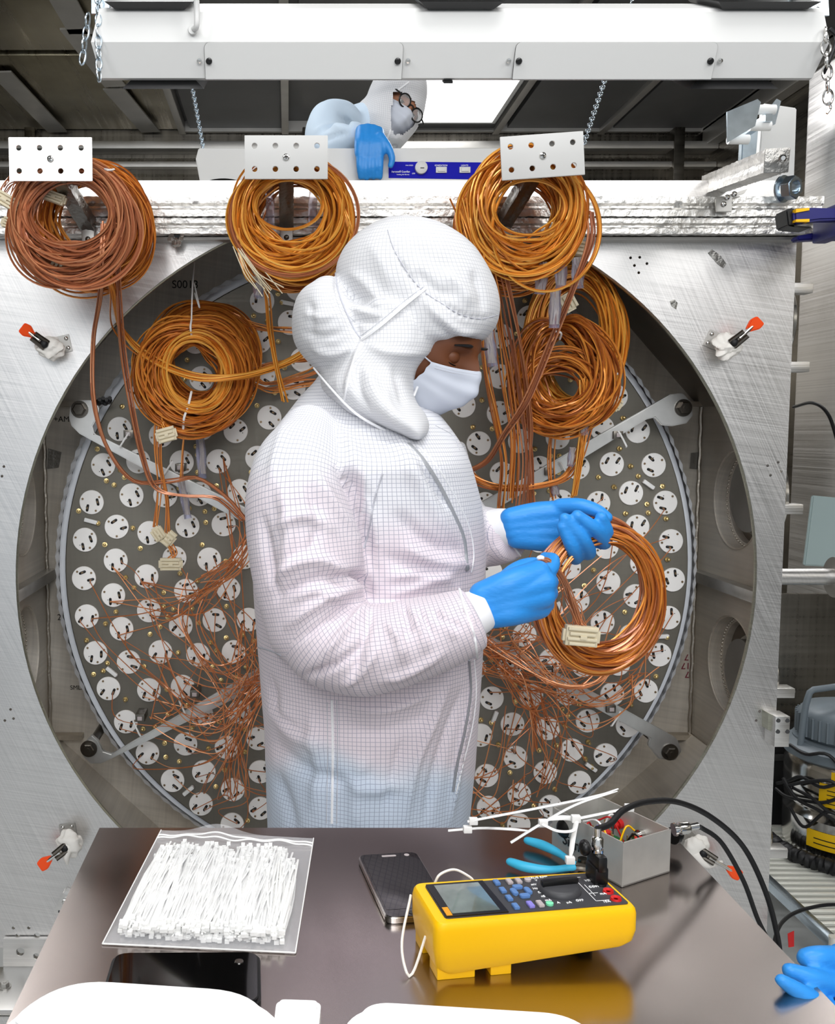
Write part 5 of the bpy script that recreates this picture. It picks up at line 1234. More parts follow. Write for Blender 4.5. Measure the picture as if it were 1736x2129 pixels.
# clothes under the thin coat show through as pale pink and pale blue
ca = me.color_attributes.new(name='under', type='FLOAT_COLOR', domain='POINT')
s_ = 1.5 / co[:, 1]; zz = CAMZ + (co[:, 2] - CAMZ) * s_; pyv = np.interp(zz, [P(800, y, 1.5).z for y in range(2200, 700, -50)], [y for y in range(2200, 700, -50)])
xx = 600 + co[:, 0] / co[:, 1] * 2000
def sm(x, a, b): t = np.clip((x - a) / (b - a), 0, 1); return t * t * (3 - 2 * t)
wob = 25 * np.sin(co[:, 0] * 14 + 1) + 18 * np.sin(co[:, 0] * 37 + co[:, 2] * 20)
pink = sm(pyv + wob * .7 + (xx - 700) * .12, 1060, 1150) * (1 - sm(pyv + wob, 1560, 1620))
armw = sm(pyv, 930, 1040) * (xx < 760) * (co[:, 1] < 1.5) * (1 - sm(pyv, 1440, 1500)); pink = np.maximum(pink * .9, armw * .75)
blue = sm(pyv + wob, 1560, 1640)
k = np.ones((len(co), 4)); W_ = np.array([1., 1., 1.0]); PK = np.array(hexc('F8EAED')); BL = np.array(hexc('DCE8F4'))
k[:, :3] = W_ * (1 - pink - blue)[:, None].clip(0, 1) + PK * pink[:, None] + BL * blue[:, None]
ca.data.foreach_set('color', k.ravel().astype(np.float32))
coat = finish(wk, me, 'coat', M['coat']); CT = world_tree(coat)
seamline(coat, CT, [(795, 985), (778, 1040), (768, 1100), (756, 1140)], .0016)
seamline(coat, CT, [(690, 1455), (692, 1560), (690, 1712)], .0022, M['seamw']); seamline(coat, CT, [(700, 1455), (702, 1560), (700, 1712)], .0009)
seamline(coat, CT, [(680, 1460), (681, 1560), (679, 1712)], .0007)
seamline(coat, CT, [(536, 1345), (560, 1352), (584, 1362)], .0014)
seamline(coat, CT, [(850, 922), (880, 955), (915, 1010), (945, 1070), (965, 1120), (972, 1185)], .004, M['zip'], 'zip_placket', flat=.5)
seamline(coat, CT, [(868, 925), (905, 965), (945, 1030), (975, 1095), (985, 1150), (980, 1190)], .0012, M['seamw'], 'placket_edge')
seamline(coat, CT, [(975, 1372), (978, 1440), (966, 1520), (950, 1590), (942, 1645)], .0055, M['zip'], 'zip_placket', flat=.4)
seamline(coat, CT, [(986, 1372), (990, 1440), (982, 1510), (965, 1580), (948, 1650)], .0012, M['seamw'], 'placket_edge')
seamline(coat, CT, [(955, 1225), (968, 1270), (985, 1320), (992, 1368)], .0024, M['seamw'], 'cuff_fold'); seamline(coat, CT, [(965, 1255), (975, 1290), (990, 1330)], .001)
W(coat, MB().ball(P(991, 1332, 1.345), (.006, .004, .006)), 'snap_button', M['btngray'])
seamline(coat, CT, [(1035, 1062), (1050, 1110), (1085, 1160)], .0022, M['seamw'], 'cuff_fold')
seamline(coat, CT, [(905, 885), (940, 905), (955, 935)], .0009)
# inner white cuffs
W(wk, MB().add(*(lambda s: (s.tris()[0], s.tris()[1]))(limb([(950, 1290, 1.35, 52, .045), (980, 1278, 1.35, 49, .040), (1000, 1270, 1.35, 45, .034), (1012, 1265, 1.35, 40, .028)], rows=16, k=40, caps=.1))), 'inner_cuff', M['seamw'])
W(wk, MB().add(*(lambda s: (s.tris()[0], s.tris()[1]))(limb([(1020, 1105, 1.60, 46, .035), (1050, 1098, 1.58, 42, .032), (1068, 1095, 1.565, 36, .024)], rows=16, k=40, caps=.1))), 'inner_cuff', M['seamw'])
# trousers and overshoes below the coat
tr = MB()
zc0 = P(800, 2200, 1.6).z
for dy in (-.10, .10):
    cx_ = P(760, 1700, 1.6).x
    tr.tube([(cx_, 1.6 + dy, .62), (cx_ + .01, 1.6 + dy, .45), (cx_, 1.6 + dy, .25), (cx_ - .01, 1.6 + dy, .09)], [.095, .085, .075, .075], 24)
W(wk, tr, 'trousers', M['suit'])
for dy in (-.10, .10): W(wk, MB().ball((P(760, 1700, 1.6).x + .06, 1.6 + dy, .055), (.15, .055, .054), seg=24), 'overshoe', M['suit'])

# head, face, mask
hc = P(880, 718, 1.60); Ff = Vector((.76, -.50, -.42)).normalized(); Uu = Vector((.0, 0, 1)); Uu = (Uu - Ff * Uu.dot(Ff)).normalized(); Ss = Ff.cross(Uu).normalized()
HM = Matrix(((Ss.x, Ff.x, Uu.x, hc.x), (Ss.y, Ff.y, Uu.y, hc.y), (Ss.z, Ff.z, Uu.z, hc.z), (0, 0, 0, 1)))
def head_pts(n1=72, n2=56, infl=0.0):
    V = []
    for i in range(n2 + 1):
        ph = math.pi * i / n2
        for j in range(n1):
            th = 2 * math.pi * j / n1; x = math.sin(ph) * math.sin(th); y = math.sin(ph) * math.cos(th); z = math.cos(ph)
            jaw = 1 - .30 * max(0, -z) ** 1.4
            X, Y, Z = .077 * x * jaw, (.098 if y < 0 else .092) * y * (1 - .10 * max(0, -z)), .118 * z
            if y > 0:
                g = lambda cx, cz, sx, sz: math.exp(-((X - cx) / sx) ** 2 - ((Z - cz) / sz) ** 2)
                Y += .024 * g(0, -.020, .012, .020) + .010 * g(0, .005, .008, .018)          # nose
                for q in (-1, 1):
                    Y -= .012 * g(q * .031, .008, .016, .012)                                 # sockets
                    Y += .006 * g(q * .031, .028, .020, .007)                                 # brow ridge
                    Y += .005 * g(q * .045, -.022, .018, .016)                                # cheeks
                Y += .006 * g(0, -.057, .022, .008) - .003 * g(0, -.068, .02, .006) + .008 * g(0, -.088, .02, .014)
            p = Vector((X, Y, Z)); 
            if infl: p += p.normalized() * infl
            V.append(p)
    F_ = [(i * n1 + j, i * n1 + (j + 1) % n1, (i + 1) * n1 + (j + 1) % n1, (i + 1) * n1 + j) for i in range(n2) for j in range(n1)]
    return V, F_
def make_head(par, HM, skin, eye_open=False, brows=True):
    V, F_ = head_pts(); mb = MB().add([tuple(v) for v in V], F_, 0, HM)
    mb.tube([HM @ Vector((0, -.02, -.06)), HM @ Vector((0, -.05, -.14)), HM @ Vector((-.01, -.10, -.20))], [.055, .055, .06], 24)
    for q in (-1, 1): mb.ball((q * .078, -.01, -.005), (.008, .018, .03), 0, HM)
    h = W(par, mb, 'head', skin)
    for q in (-1, 1):
        # eyeballs with upper lids lowered
        eb = W(h, MB().ball((q * .031, .068, .006), .0118, 0, HM, seg=20), 'eyeball', M['nylon'])
        if eye_open: W(h, MB().ball((q * .031, .0768, .006), (.0062, .0045, .0062), 0, HM, seg=14), 'iris', M['hair'])
        bm = bmesh.new(); bmesh.ops.create_uvsphere(bm, u_segments=24, v_segments=14, radius=1)
        cut = -.62 if not eye_open else .35
        bmesh.ops.delete(bm, geom=[v for v in bm.verts if v.co.z < cut - .05 or v.co.y < -.8], context='VERTS')
        for v in bm.verts: v.co = Vector((q * .031 + v.co.x * .0142, .066 + v.co.y * .0150, .006 + v.co.z * .0135))
        W(h, MB().bm(bm, 0, HM), 'eyelid', skin)
        W(h, MB().tube([HM @ Vector((q * .031 + dx * .013, .067 + (.0152 if eye_open else .0128) * math.sqrt(max(0, 1 - dx * dx * .8)), .006 - .0018 * (1 - dx * dx) + (-.0085 if not eye_open else .005))) for dx in np.linspace(-1, 1, 12)], .0009, 5), 'eyelashes', M['hair'])
        if brows: W(h, MB().tube([HM @ Vector((q * (.031 + dx * .02), .0895 - .012 * abs(dx) ** 2 + (.0 if dx * 1 < 0 else -.004 * dx), .031 - .006 * dx * dx + .001)) for dx in np.linspace(-1, 1, 12)], [.0018 + .0035 * math.sin(math.pi * (i + 1) / 13) for i in range(12)], 6, flat=.5), 'eyebrow', M['hair'])
    return h
def make_mask(par, HM, m):
    def surf(x, z):
        y = .094 * math.sqrt(max(.02, 1 - (x / .080) ** 2 - (z / .122) ** 2)); k = max(0, 1 - (abs(x) / .07) ** 2)
        return y + .006 + .016 * math.exp(-(x / .022) ** 2 - ((z + .030) / .035) ** 2) + .010 * k * math.exp(-((z + .055) / .035) ** 2)
    N, R = 40, 30; v = []
    for s_ in (0, 1):
        for j in range(R + 1):
            for i in range(N + 1):
                x = -.068 + .136 * i / N; a = abs(x) / .068; z1 = -.010 + .010 * (1 - a); z0 = -.100 + .034 * a * a; t = j / R
                z = z1 + (z0 - z1) * t; y = surf(x, z) + .0014 * math.sin(t * 22) * (1 - .3 * a) + (.0 if s_ else .0014)
                v.append((x, y, z))
    K = N + 1; n = K * (R + 1); f = []
    for j in range(R):
        for i in range(N):
            a = j * K + i; f.append((a, a + 1, a + K + 1, a + K)); f.append((n + a, n + a + K, n + a + K + 1, n + a + 1))
    for i in range(N): f += [(i, n + i, n + i + 1, i + 1), (R * K + i, R * K + i + 1, n + R * K + i + 1, n + R * K + i)]
    for j in range(R): f += [(j * K, (j + 1) * K, n + (j + 1) * K, n + j * K), (j * K + N, n + j * K + N, n + (j + 1) * K + N, (j + 1) * K + N)]
    mk = W(par, MB().add(v, f, 0, HM), 'face_mask', m)
    for q in (-1, 1):
        for z in (-.012, -.062):
            W(mk, MB().tube(spline([HM @ Vector((q * .066, surf(.066, z) , z)), HM @ Vector((q * .078, .02, z * .5 + .006)), HM @ Vector((q * .084, -.012, .008 if z > -.03 else -.02))], 12), .0012, 6), 'ear_loop', m)
    for dz in (.004, .008): W(mk, MB().tube([HM @ Vector((x, surf(x, -.010 + .010 * (1 - abs(x) / .068) - dz) + .002, -.010 + .010 * (1 - abs(x) / .068) - dz)) for x in np.linspace(-.064, .064, 40)], .0005, 4), 'stitching', M['seamc'])
    return mk
make_head(wk, HM, M['skin']); make_mask(wk, HM, M['mask'])
# hood: skull cap, gathered back, cheek and neck drape
hs = [slices([(456, 795, 865, 1.60, .03), (470, 768, 912, 1.60, .07), (490, 738, 950, 1.60, .095), (520, 712, 985, 1.60, .112), (560, 698, 1012, 1.60, .12), (600, 700, 1030, 1.60, .122), (640, 712, 1037, 1.60, .122), (675, 730, 1031, 1.60, .118), (697, 740, 1016, 1.60, .112), (708, 750, 1004, 1.60, .108)], rows=60, k=80, caps=.12),
      slices([(585, 655, 705, 1.60, .05), (610, 622, 722, 1.60, .085), (645, 609, 745, 1.60, .10), (685, 607, 775, 1.60, .108), (715, 613, 790, 1.60, .108), (745, 634, 800, 1.60, .10), (765, 655, 800, 1.60, .09)], rows=50, k=70, caps=.3),
      slices([(650, 690, 900, 1.60, .115), (720, 690, 912, 1.595, .122), (748, 680, 892, 1.595, .123), (775, 668, 868, 1.595, .122), (805, 668, 858, 1.585, .128), (835, 690, 862, 1.575, .135), (860, 722, 880, 1.56, .135), (882, 768, 888, 1.545, .13), (902, 815, 882, 1.53, .115), (913, 838, 868, 1.52, .10)], rows=60, k=80, caps=.12)]
me, co = remesh(hs, .0042, 4)
# clear the space in front of the face: hollow the shell where the head and mask are
hm_inv = HM.inverted()
bm = bmesh.new(); bm.from_mesh(me)
OPEN = np.array([(905, 742), (930, 730), (960, 724), (990, 716), (1010, 740), (1000, 800), (960, 850), (925, 868), (897, 866), (876, 850), (864, 825), (862, 800), (870, 775), (884, 757)])
def inpoly(x, y, pg):
    c = False; j = len(pg) - 1
    for i in range(len(pg)):
        if (pg[i][1] > y) != (pg[j][1] > y) and x < (pg[j][0] - pg[i][0]) * (y - pg[i][1]) / (pg[j][1] - pg[i][1]) + pg[i][0]: c = not c
        j = i
    return c
me2 = me; bm.free()
own = carry_uv(me, hs)
HF0 = [([(700, 560), (706, 610), (725, 660), (752, 705)], 7, -7), ([(752, 705), (800, 668), (845, 630), (880, 602)], 5, 3), ([(806, 490), (840, 560), (880, 605), (920, 630), (960, 655), (1000, 662), (1034, 655)], 5, -4),
      ([(720, 560), (760, 590), (800, 640)], 12, 4), ([(715, 600), (750, 625), (790, 650)], 8, -4), ([(725, 640), (765, 650), (805, 655)], 6, 4), ([(730, 665), (765, 668), (790, 670)], 5, -4),
      ([(630, 650), (670, 660), (705, 650)], 8, 4), ([(625, 690), (670, 700), (715, 690)], 8, -4), ([(640, 720), (690, 735), (740, 720)], 9, 5), ([(690, 600), (700, 640), (720, 690)], 6, 3),
      ([(752, 712), (740, 750), (728, 790), (720, 830)], 8, 5), ([(760, 716), (800, 730), (850, 735), (900, 730)], 8, 4), ([(750, 740), (775, 800), (800, 850), (850, 895)], 12, 5), ([(740, 770), (748, 820), (770, 860)], 9, -5),
      ([(860, 560), (900, 600), (950, 620)], 12, -4), ([(920, 560), (960, 600), (980, 640)], 11, 4), ([(980, 560), (1000, 610), (1005, 650)], 9, -4), ([(880, 620), (920, 665), (960, 690), (1005, 690)], 9, 5), ([(900, 660), (940, 700), (990, 705)], 7, -4),
      ([(815, 760), (830, 800), (840, 850)], 9, -3), ([(790, 620), (840, 650), (870, 700)], 12, 3)]
HF = [(p, w_, a * 1.5) for p, w_, a in HF0] + [([(770, 500), (800, 560), (815, 600)], 14, 3), ([(850, 500), (900, 540), (960, 560)], 16, -3), ([(640, 620), (650, 660), (640, 700)], 8, -4), ([(700, 780), (712, 830), (750, 870)], 8, 4), ([(800, 800), (812, 850), (850, 885)], 8, 4)]
co = folds(me, co, HF, Yp=1.5)
co = wrinkle(me, co, .0009, 8, 26, (1, 1, 1))
hood = finish(wk, me, 'hood', M['hood']); HT = world_tree(hood)
seamline(hood, HT, [(806, 478), (820, 520), (850, 570), (880, 605), (920, 632), (960, 655), (1000, 663), (1034, 655)], .0011)
seamline(hood, HT, [(697, 560), (702, 600), (718, 645), (740, 690), (752, 704)], .0015); seamline(hood, HT, [(752, 706), (790, 678), (840, 636), (885, 600)], .0028, M['seamw']); seamline(hood, HT, [(748, 700), (786, 672), (836, 630), (880, 596)], .0007)
seamline(hood, HT, [(752, 712), (735, 750), (722, 800), (716, 832)], .0022, M['seamw'])
# hem round the face opening
hem = [(990, 716), (955, 720), (925, 728), (903, 740), (884, 757), (870, 778), (862, 803), (861, 822)]
q = onto(HT, hem, .001, 50)
if len(q) > 5:
    q = np.array([list(x) for x in q])
    for _ in range(4): q[1:-1] = (q[:-2] + q[1:-1] * 2 + q[2:]) / 4
    W(hood, MB().tube(q, .0034, 10, flat=.6, roundcap=True), 'face_hem', M['seamw'])
# collar of the hood tucked under the coat
W(hood, MB().tube(spline([P(652, 765, 1.56), P(690, 810, 1.50), P(740, 860, 1.47), P(800, 895, 1.47), P(845, 918, 1.49)], 30), np.linspace(.0015, .0025, 30), 8), 'neck_hem', M['seamw'])

# ---------------------------------------------------------------- gloved hands
def glove(par, chains, vox=.0026, smooth=2, name='glove', wr=.0004):
    """chains: list of [(Vector, r), ...]; merged into one continuous skin"""
    sf = []
    for ch in chains:
        c = np.array([list(p) for p, r in ch]); r = np.array([r for p, r in ch]); n = max(10, 5 * len(ch))
        D = spline(np.hstack([c, r[:, None]]), n); U, V = frames(D[:, :3])
        sf.append(rings(D[:, :3], U * D[:, 3:4], V * D[:, 3:4], 1, 1, caps=1.0, k=20, rows=n))
    me, co = remesh(sf, vox, smooth)
    co = wrinkle(me, co, wr, 5, 60, (1, 1, 1))
    return finish(par, me, name, M['glove'])
V3 = lambda x, y, Y: P(x, y, Y)
px_m = lambda r, Y=1.5: r / F * Y
# hand holding the coil from above (farther arm)
ch = []
for (a, b) in (((1062, 1078), (1170, 1062)), ((1064, 1092), (1178, 1085)), ((1068, 1106), (1180, 1108)), ((1075, 1118), (1182, 1130))):
    ch.append([(V3(a[0], a[1], 1.56), px_m(24)), (V3((a[0] + b[0]) / 2, (a[1] + b[1]) / 2 - 2, 1.555), px_m(26)), (V3(b[0], b[1], 1.545), px_m(23))])
ch.append([(V3(1165, 1052, 1.54), px_m(17)), (V3(1205, 1052, 1.52), px_m(17)), (V3(1240, 1062, 1.51), px_m(15)), (V3(1262, 1076, 1.505), px_m(12))])           # index over the top
for (k1, k2, k3, t, r) in (((1178, 1128), (1196, 1160), (1190, 1140), (1169, 1095), 14.5), ((1182, 1110), (1222, 1150), (1214, 1125), (1174, 1078), 15), ((1182, 1090), (1254, 1128), (1240, 1102), (1200, 1072), 15)):
    ch.append([(V3(*k1, 1.55), px_m(r + 3)), (V3(*k2, 1.525), px_m(r + 1)), (V3(*k3, 1.485), px_m(r)), (V3(*t, 1.478), px_m(r - 2.5))])
ch.append([(V3(1182, 1075, 1.545), px_m(15)), (V3(1240, 1095, 1.535), px_m(15)), (V3(1262, 1108, 1.50), px_m(14)), (V3(1250, 1076, 1.485), px_m(13))])
gl = glove(wk, ch, name='glove')
# near hand: fist round the cable tail
ch = []
for (a, b, Yb) in (((1003, 1236), (1118, 1192), 1.36), ((1000, 1252), (1130, 1212), 1.355), ((1004, 1268), (1128, 1238), 1.355), ((1014, 1280), (1120, 1260), 1.37)):
    ch.append([(V3(a[0], a[1], 1.35), px_m(28, 1.36)), (V3((a[0] + b[0]) / 2, (a[1] + b[1]) / 2, 1.345), px_m(31, 1.36)), (V3(b[0], b[1], Yb), px_m(28, 1.36))])
for (k1, k2, t, r) in (((1120, 1200), (1146, 1210), (1130, 1215), 16), ((1125, 1225), (1145, 1234), (1125, 1240), 16), ((1120, 1250), (1138, 1258), (1118, 1258), 15)):
    ch.append([(V3(*k1, 1.36), px_m(r + 4, 1.36)), (V3(*k2, 1.385), px_m(r, 1.38)), (V3(*t, 1.42), px_m(r - 2, 1.4))])
ch.append([(V3(1100, 1190, 1.37), px_m(19, 1.37)), (V3(1140, 1186, 1.38), px_m(17, 1.38)), (V3(1150, 1164, 1.40), px_m(14, 1.4)), (V3(1132, 1158, 1.42), px_m(11, 1.4))])   # index
ch.append([(V3(1040, 1215, 1.37), px_m(20, 1.37)), (V3(1075, 1185, 1.385), px_m(18, 1.38)), (V3(1105, 1172, 1.40), px_m(14, 1.4)), (V3(1128, 1172, 1.41), px_m(11, 1.4))])   # thumb
gl = glove(wk, ch, name='glove')

# coil held in both hands
K7 = empty('cable_coil', P(1250, 1235, 1.47), 'coil of pinkish copper cable held in both blue-gloved hands of the worker', 'cable coil')
s3 = 1.5 / F
coil(K7, P(1243, 1230, 1.51), 124 * s3, 142 * s3, .013, .012, 60, M['cop3'], 91, nrm=(.12, -1, .05), pinch=[(2.2, .45)], bot=.5, r=.0021, egg=-.06)
coil(K7, P(1250, 1240, 1.50), 120 * s3, 134 * s3, .014, .010, 40, M['cop1'], 92, nrm=(.12, -1, .05), bot=.5, r=.0020)
bundle(K7, [(1120, 1165, 1.39), (1140, 1168, 1.38), (1168, 1200, 1.39), (1185, 1240, 1.41), (1205, 1290, 1.43), (1210, 1302, 1.43)], 12, .0028, M['cop3'], 93, r=.0011)
bundle(K7, [(1185, 1235, 1.41), (1200, 1270, 1.43), (1206, 1300, 1.43)], 10, .006, M['cop3'], 94, r=.0008)
connector(K7, 1208, 1322, 1.425, 68, 42, 5)
W(K7, MB().ball(P(1124, 1160, 1.385), (.006, .004, .004)), 'cable_tie', M['nylon'])
# ---------------------------------------------------------------- the second worker, behind the chamber
p2 = empty('person', (P(760, 400, 3.1).x, 3.12, 0), 'person in pale hooded suit, mask and dark round glasses reaching over the rear blower', 'person')
hc2 = P(822, 230, 3.06); Ff = Vector((.38, -.87, -.25)).normalized(); Uu = Vector((.66, 0, .75)); Uu = (Uu - Ff * Uu.dot(Ff)).normalized(); Ss = Ff.cross(Uu).normalized()
HM2 = Matrix(((Ss.x, Ff.x, Uu.x, hc2.x), (Ss.y, Ff.y, Uu.y, hc2.y), (Ss.z, Ff.z, Uu.z, hc2.z), (0, 0, 0, 1))) @ Matrix.Scale(.87, 4)
make_head(p2, HM2, M['skin2'], True); make_mask(p2, HM2, M['mask'])
hs = [slices([(150, 790, 866, 3.06, .07), (168, 776, 884, 3.06, .10), (185, 768, 888, 3.06, .115), (205, 760, 887, 3.07, .118), (215, 756, 885, 3.08, .115), (240, 752, 880, 3.08, .118), (265, 757, 868, 3.07, .118), (288, 772, 850, 3.05, .11), (302, 796, 838, 3.03, .08)], rows=50, k=60, caps=.3),
      slices([(222, 742, 790, 3.12, .07), (240, 732, 790, 3.12, .09), (260, 735, 800, 3.12, .10), (285, 745, 800, 3.12, .10)], rows=20, k=50, caps=.5)]
me, co = remesh(hs, .007, 3)
OP2 = [(819, 192), (835, 192), (850, 200), (862, 212), (869, 228), (868, 248), (856, 266), (838, 280), (820, 280), (812, 266), (812, 245), (815, 215)]
bm = bmesh.new(); bm.from_mesh(me)
def topx(c): d = c - EYE; t = 1 / (d.y * cp - d.z * sp); return (CX + F * d.x * t, CY - F * (d.y * sp + d.z * cp) * t)
bmesh.ops.delete(bm, geom=[f for f in bm.faces if f.calc_center_median().y < 3.07 and inpoly(*topx(f.calc_center_median()), OP2)], context='FACES')
bm.to_mesh(me); bm.free()
carry_uv(me, hs); co = np.array([v.co[:] for v in me.vertices]); co = wrinkle(me, co, .002, 3, 22)
hd2 = finish(p2, me, 'hood', M['hood']); T2 = world_tree(hd2)
seamline(hd2, T2, [(850, 170), (822, 195), (818, 230), (812, 270), (800, 300)], .003, M['seamw'])
bs = [limb([(790, 262, 3.15, 50, .16), (745, 285, 3.18, 62, .19), (715, 335, 3.2, 75, .2), (705, 420, 3.2, 85, .2), (700, 560, 3.2, 95, .19), (700, 900, 3.2, 90, .18)], rows=70, k=60, caps=.5),
      limb([(735, 262, 3.05, 22, .05), (705, 240, 2.98, 28, .06), (680, 252, 2.95, 36, .07), (672, 290, 2.9, 36, .065), (690, 305, 2.86, 30, .055), (720, 285, 2.8, 27, .048), (742, 272, 2.76, 22, .036)], rows=60, k=50, caps=.5)]
me, co = remesh(bs, .009, 3); carry_uv(me, bs)
co = folds(me, co, [([(650, 280), (680, 262), (715, 262)], 6, 12), ([(700, 235), (720, 250), (728, 268)], 4, -10), ([(660, 300), (690, 285), (730, 275)], 5, -10)], Yp=2.9); co = wrinkle(me, co, .004, 7, 16)
finish(p2, me, 'suit', M['suitb'])
lg = MB()
for dx in (-.1, .1): lg.tube([(P(700, 900, 3.2).x + dx, 3.2, .9), (P(700, 900, 3.2).x + dx, 3.2, .08)], [.11, .08], 20).ball((P(700, 900, 3.2).x + dx, 3.14, .05), (.055, .13, .05))
W(p2, lg, 'trousers', M['suitb'])
# round dark glasses
gs = MB()
for q in (-1, 1): gs.tube([HM2 @ Vector((q * .034 + .023 * math.cos(t), .101, .008 + .021 * math.sin(t))) for t in np.linspace(0, 6.283, 28, endpoint=False)], .0024, 8, closed=True)
gs.tube([HM2 @ Vector((-.012, .102, .013)), HM2 @ Vector((0, .105, .016)), HM2 @ Vector((.012, .102, .013))], .0022, 8)
for q in (-1, 1): gs.tube([HM2 @ Vector((q * .058, .099, .014)), HM2 @ Vector((q * .080, .085, .014)), HM2 @ Vector((q * .084, -.01, .012))], .0024, 8)
gl2 = W(p2, gs, 'glasses', M['black'])
for q in (-1, 1): W(gl2, MB().lathe([(.0215, 0), (.0215, .001)], 28, 0, HM2 @ Matrix.Translation((q * .034, .101, .008)) @ Matrix.Rotation(math.radians(-90), 4, 'X')), 'lens', mat('lens%d' % q, 'FFFFFF', .02, alpha=.12))
Yh = 2.70; R_ = lambda r: r / F * Yh
ch = []
for (a, b) in (((752, 272), (748, 318)), ((764, 270), (762, 322)), ((776, 272), (776, 322)), ((786, 276), (789, 318))):
    ch.append([(V3(*a, 2.72), R_(13)), (V3((a[0] + b[0]) / 2, (a[1] + b[1]) / 2, 2.69), R_(13)), (V3(*b, 2.685), R_(11))])
for (a, b, c) in (((749, 315), (748, 345), (750, 368)), ((762, 320), (760, 350), (762, 370)), ((776, 320), (775, 348), (777, 368)), ((789, 318), (790, 345), (790, 368))):
    ch.append([(V3(*a, 2.685), R_(9)), (V3(*b, 2.68), R_(7.2)), (V3(*c, 2.69), R_(6))])
ch.append([(V3(790, 285, 2.69), R_(11)), (V3(808, 308, 2.68), R_(8)), (V3(815, 330, 2.68), R_(7)), (V3(812, 345, 2.68), R_(6))])
glove(p2, ch, .0038, 2)

# ---------------------------------------------------------------- third person: gloved hand at the lower right corner
p3 = empty('person', Q(1700, 2129, .75), 'blue-gloved hand reaching in at the lower right corner beside the bench', 'person')
Y3 = .86; R3 = lambda r: r / F * Y3
ch = [[(V3(1990, 2200, .80), R3(85)), (V3(1900, 2150, .82), R3(80)), (V3(1830, 2100, .84), R3(72)), (V3(1790, 2060, .86), R3(60))],
      [(V3(1850, 2160, .84), R3(60)), (V3(1790, 2120, .85), R3(45)), (V3(1740, 2090, .86), R3(32))],
      [(V3(1800, 2010, .88), R3(34)), (V3(1745, 1995, .87), R3(28)), (V3(1700, 1990, .86), R3(24)), (V3(1678, 1992, .86), R3(22))],
      [(V3(1800, 2060, .86), R3(32)), (V3(1740, 2050, .85), R3(25)), (V3(1690, 2035, .84), R3(22)), (V3(1642, 2018, .84), R3(17))],
      [(V3(1790, 2140, .84), R3(34)), (V3(1730, 2110, .83), R3(27)), (V3(1680, 2075, .82), R3(22)), (V3(1625, 2038, .82), R3(14))],
      [(V3(1830, 2000, .90), R3(32)), (V3(1775, 1985, .90), R3(26)), (V3(1745, 1982, .90), R3(22))],
      [(V3(1840, 1990, .93), R3(30)), (V3(1800, 1965, .94), R3(24)), (V3(1780, 1960, .94), R3(20))]]
glove(p3, ch, .0026, 2)
W(p3, MB().tube([V3(1900, 2150, .82), V3(2100, 2280, .75), V3(2400, 2400, .62)], [.045, .05, .06], 24), 'sleeve', M['suit'])

# ---------------------------------------------------------------- the steel bench
ZB_ = .93
fl = Q(207, 1721, ZB_); fr = Q(1404, 1721, ZB_)
bn = empty('workbench', (.12, .85, 0), 'low stainless steel bench with a brown-gray reflective top in front', 'bench')
yn, yf = .35, fl.y; xl, xr = fl.x + .0, fr.x - .012
W(bn, MB().box((xl, yn, ZB_ - .0015), (xr, yf, ZB_)).box((xl, yn, ZB_ - .03), (xr, yf, ZB_ - .0015), 0), 'worktop', M['bench'])
for x in (xl + .02, xr - .02):
    for y in (yn + .02, yf - .02): W(bn, MB().cyl((x, y, 0), (x, y, ZB_ - .03), .014, 16), 'leg', M['alud'])
W(bn, MB().box((xl + .02, yn + .02, .25), (xr - .02, yf - .02, .27), bev=.002), 'lower_shelf', M['alud'])
def frame2(a, b, z):
    """local frame: origin a, x towards b, z up"""
    a, b = Vector(a), Vector(b); d = (b - a); d.z = 0; d.normalize(); n = Vector((-d.y, d.x, 0))
    return Matrix(((d.x, n.x, 0, a.x), (d.y, n.y, 0, a.y), (0, 0, 1, z), (0, 0, 0, 1)))

# bag of cable ties
A_, B_, C_, D_ = Q(213, 1965, ZB_), Q(614, 1984, ZB_), Q(652, 1745, ZB_), Q(335, 1728, ZB_)
bag = empty('zip_bag', (A_ + C_) / 2, 'clear zip-top plastic bag lying flat on the bench, packed with white cable ties', 'bag')
def bagpt(u, v, h=0):
    p = (A_ * (1 - u) + B_ * u) * (1 - v) + (D_ * (1 - u) + C_ * u) * v
    return p + Vector((0, 0, h))
nx, ny = 48, 36; v = []; f = []
rg = random.Random(12)
def bh(u, v_):
    e = min(u, 1 - u, v_ * 1.0, (1 - v_)) ; h = .017 * (1 - math.exp(-max(0, e) * 14)) * (1 if v_ < .72 else max(.12, 1 - (v_ - .72) * 4))
    return h + .0016 * math.sin(u * 31 + v_ * 9) * min(1, e * 9) + .0012 * math.sin(v_ * 40 - u * 13) * min(1, e * 9) + (.012 * math.exp(-((u - .38) / .16) ** 2) * max(0, (v_ - .9) / .1))
for sgn in (1, 0):
    for j in range(ny + 1):
        for i in range(nx + 1):
            u, w_ = i / nx, j / ny; v.append(tuple(bagpt(u, w_, .0012 + (bh(u, w_) if sgn else 0))))
for s_ in (0, 1):
    o0 = s_ * (nx + 1) * (ny + 1)
    for j in range(ny):
        for i in range(nx): f.append(tuple(o0 + q for q in (j * (nx + 1) + i, j * (nx + 1) + i + 1, (j + 1) * (nx + 1) + i + 1, (j + 1) * (nx + 1) + i)))
W(bag, MB().add(v, f), 'bag_film', M['bagm'])
for w_ in (.91, .94): W(bag, MB().tube([bagpt(u, w_, bh(u, w_) + .002) for u in np.linspace(0.0, 1, 60)], .0011, 6), 'zip_strip', M['nylon'])
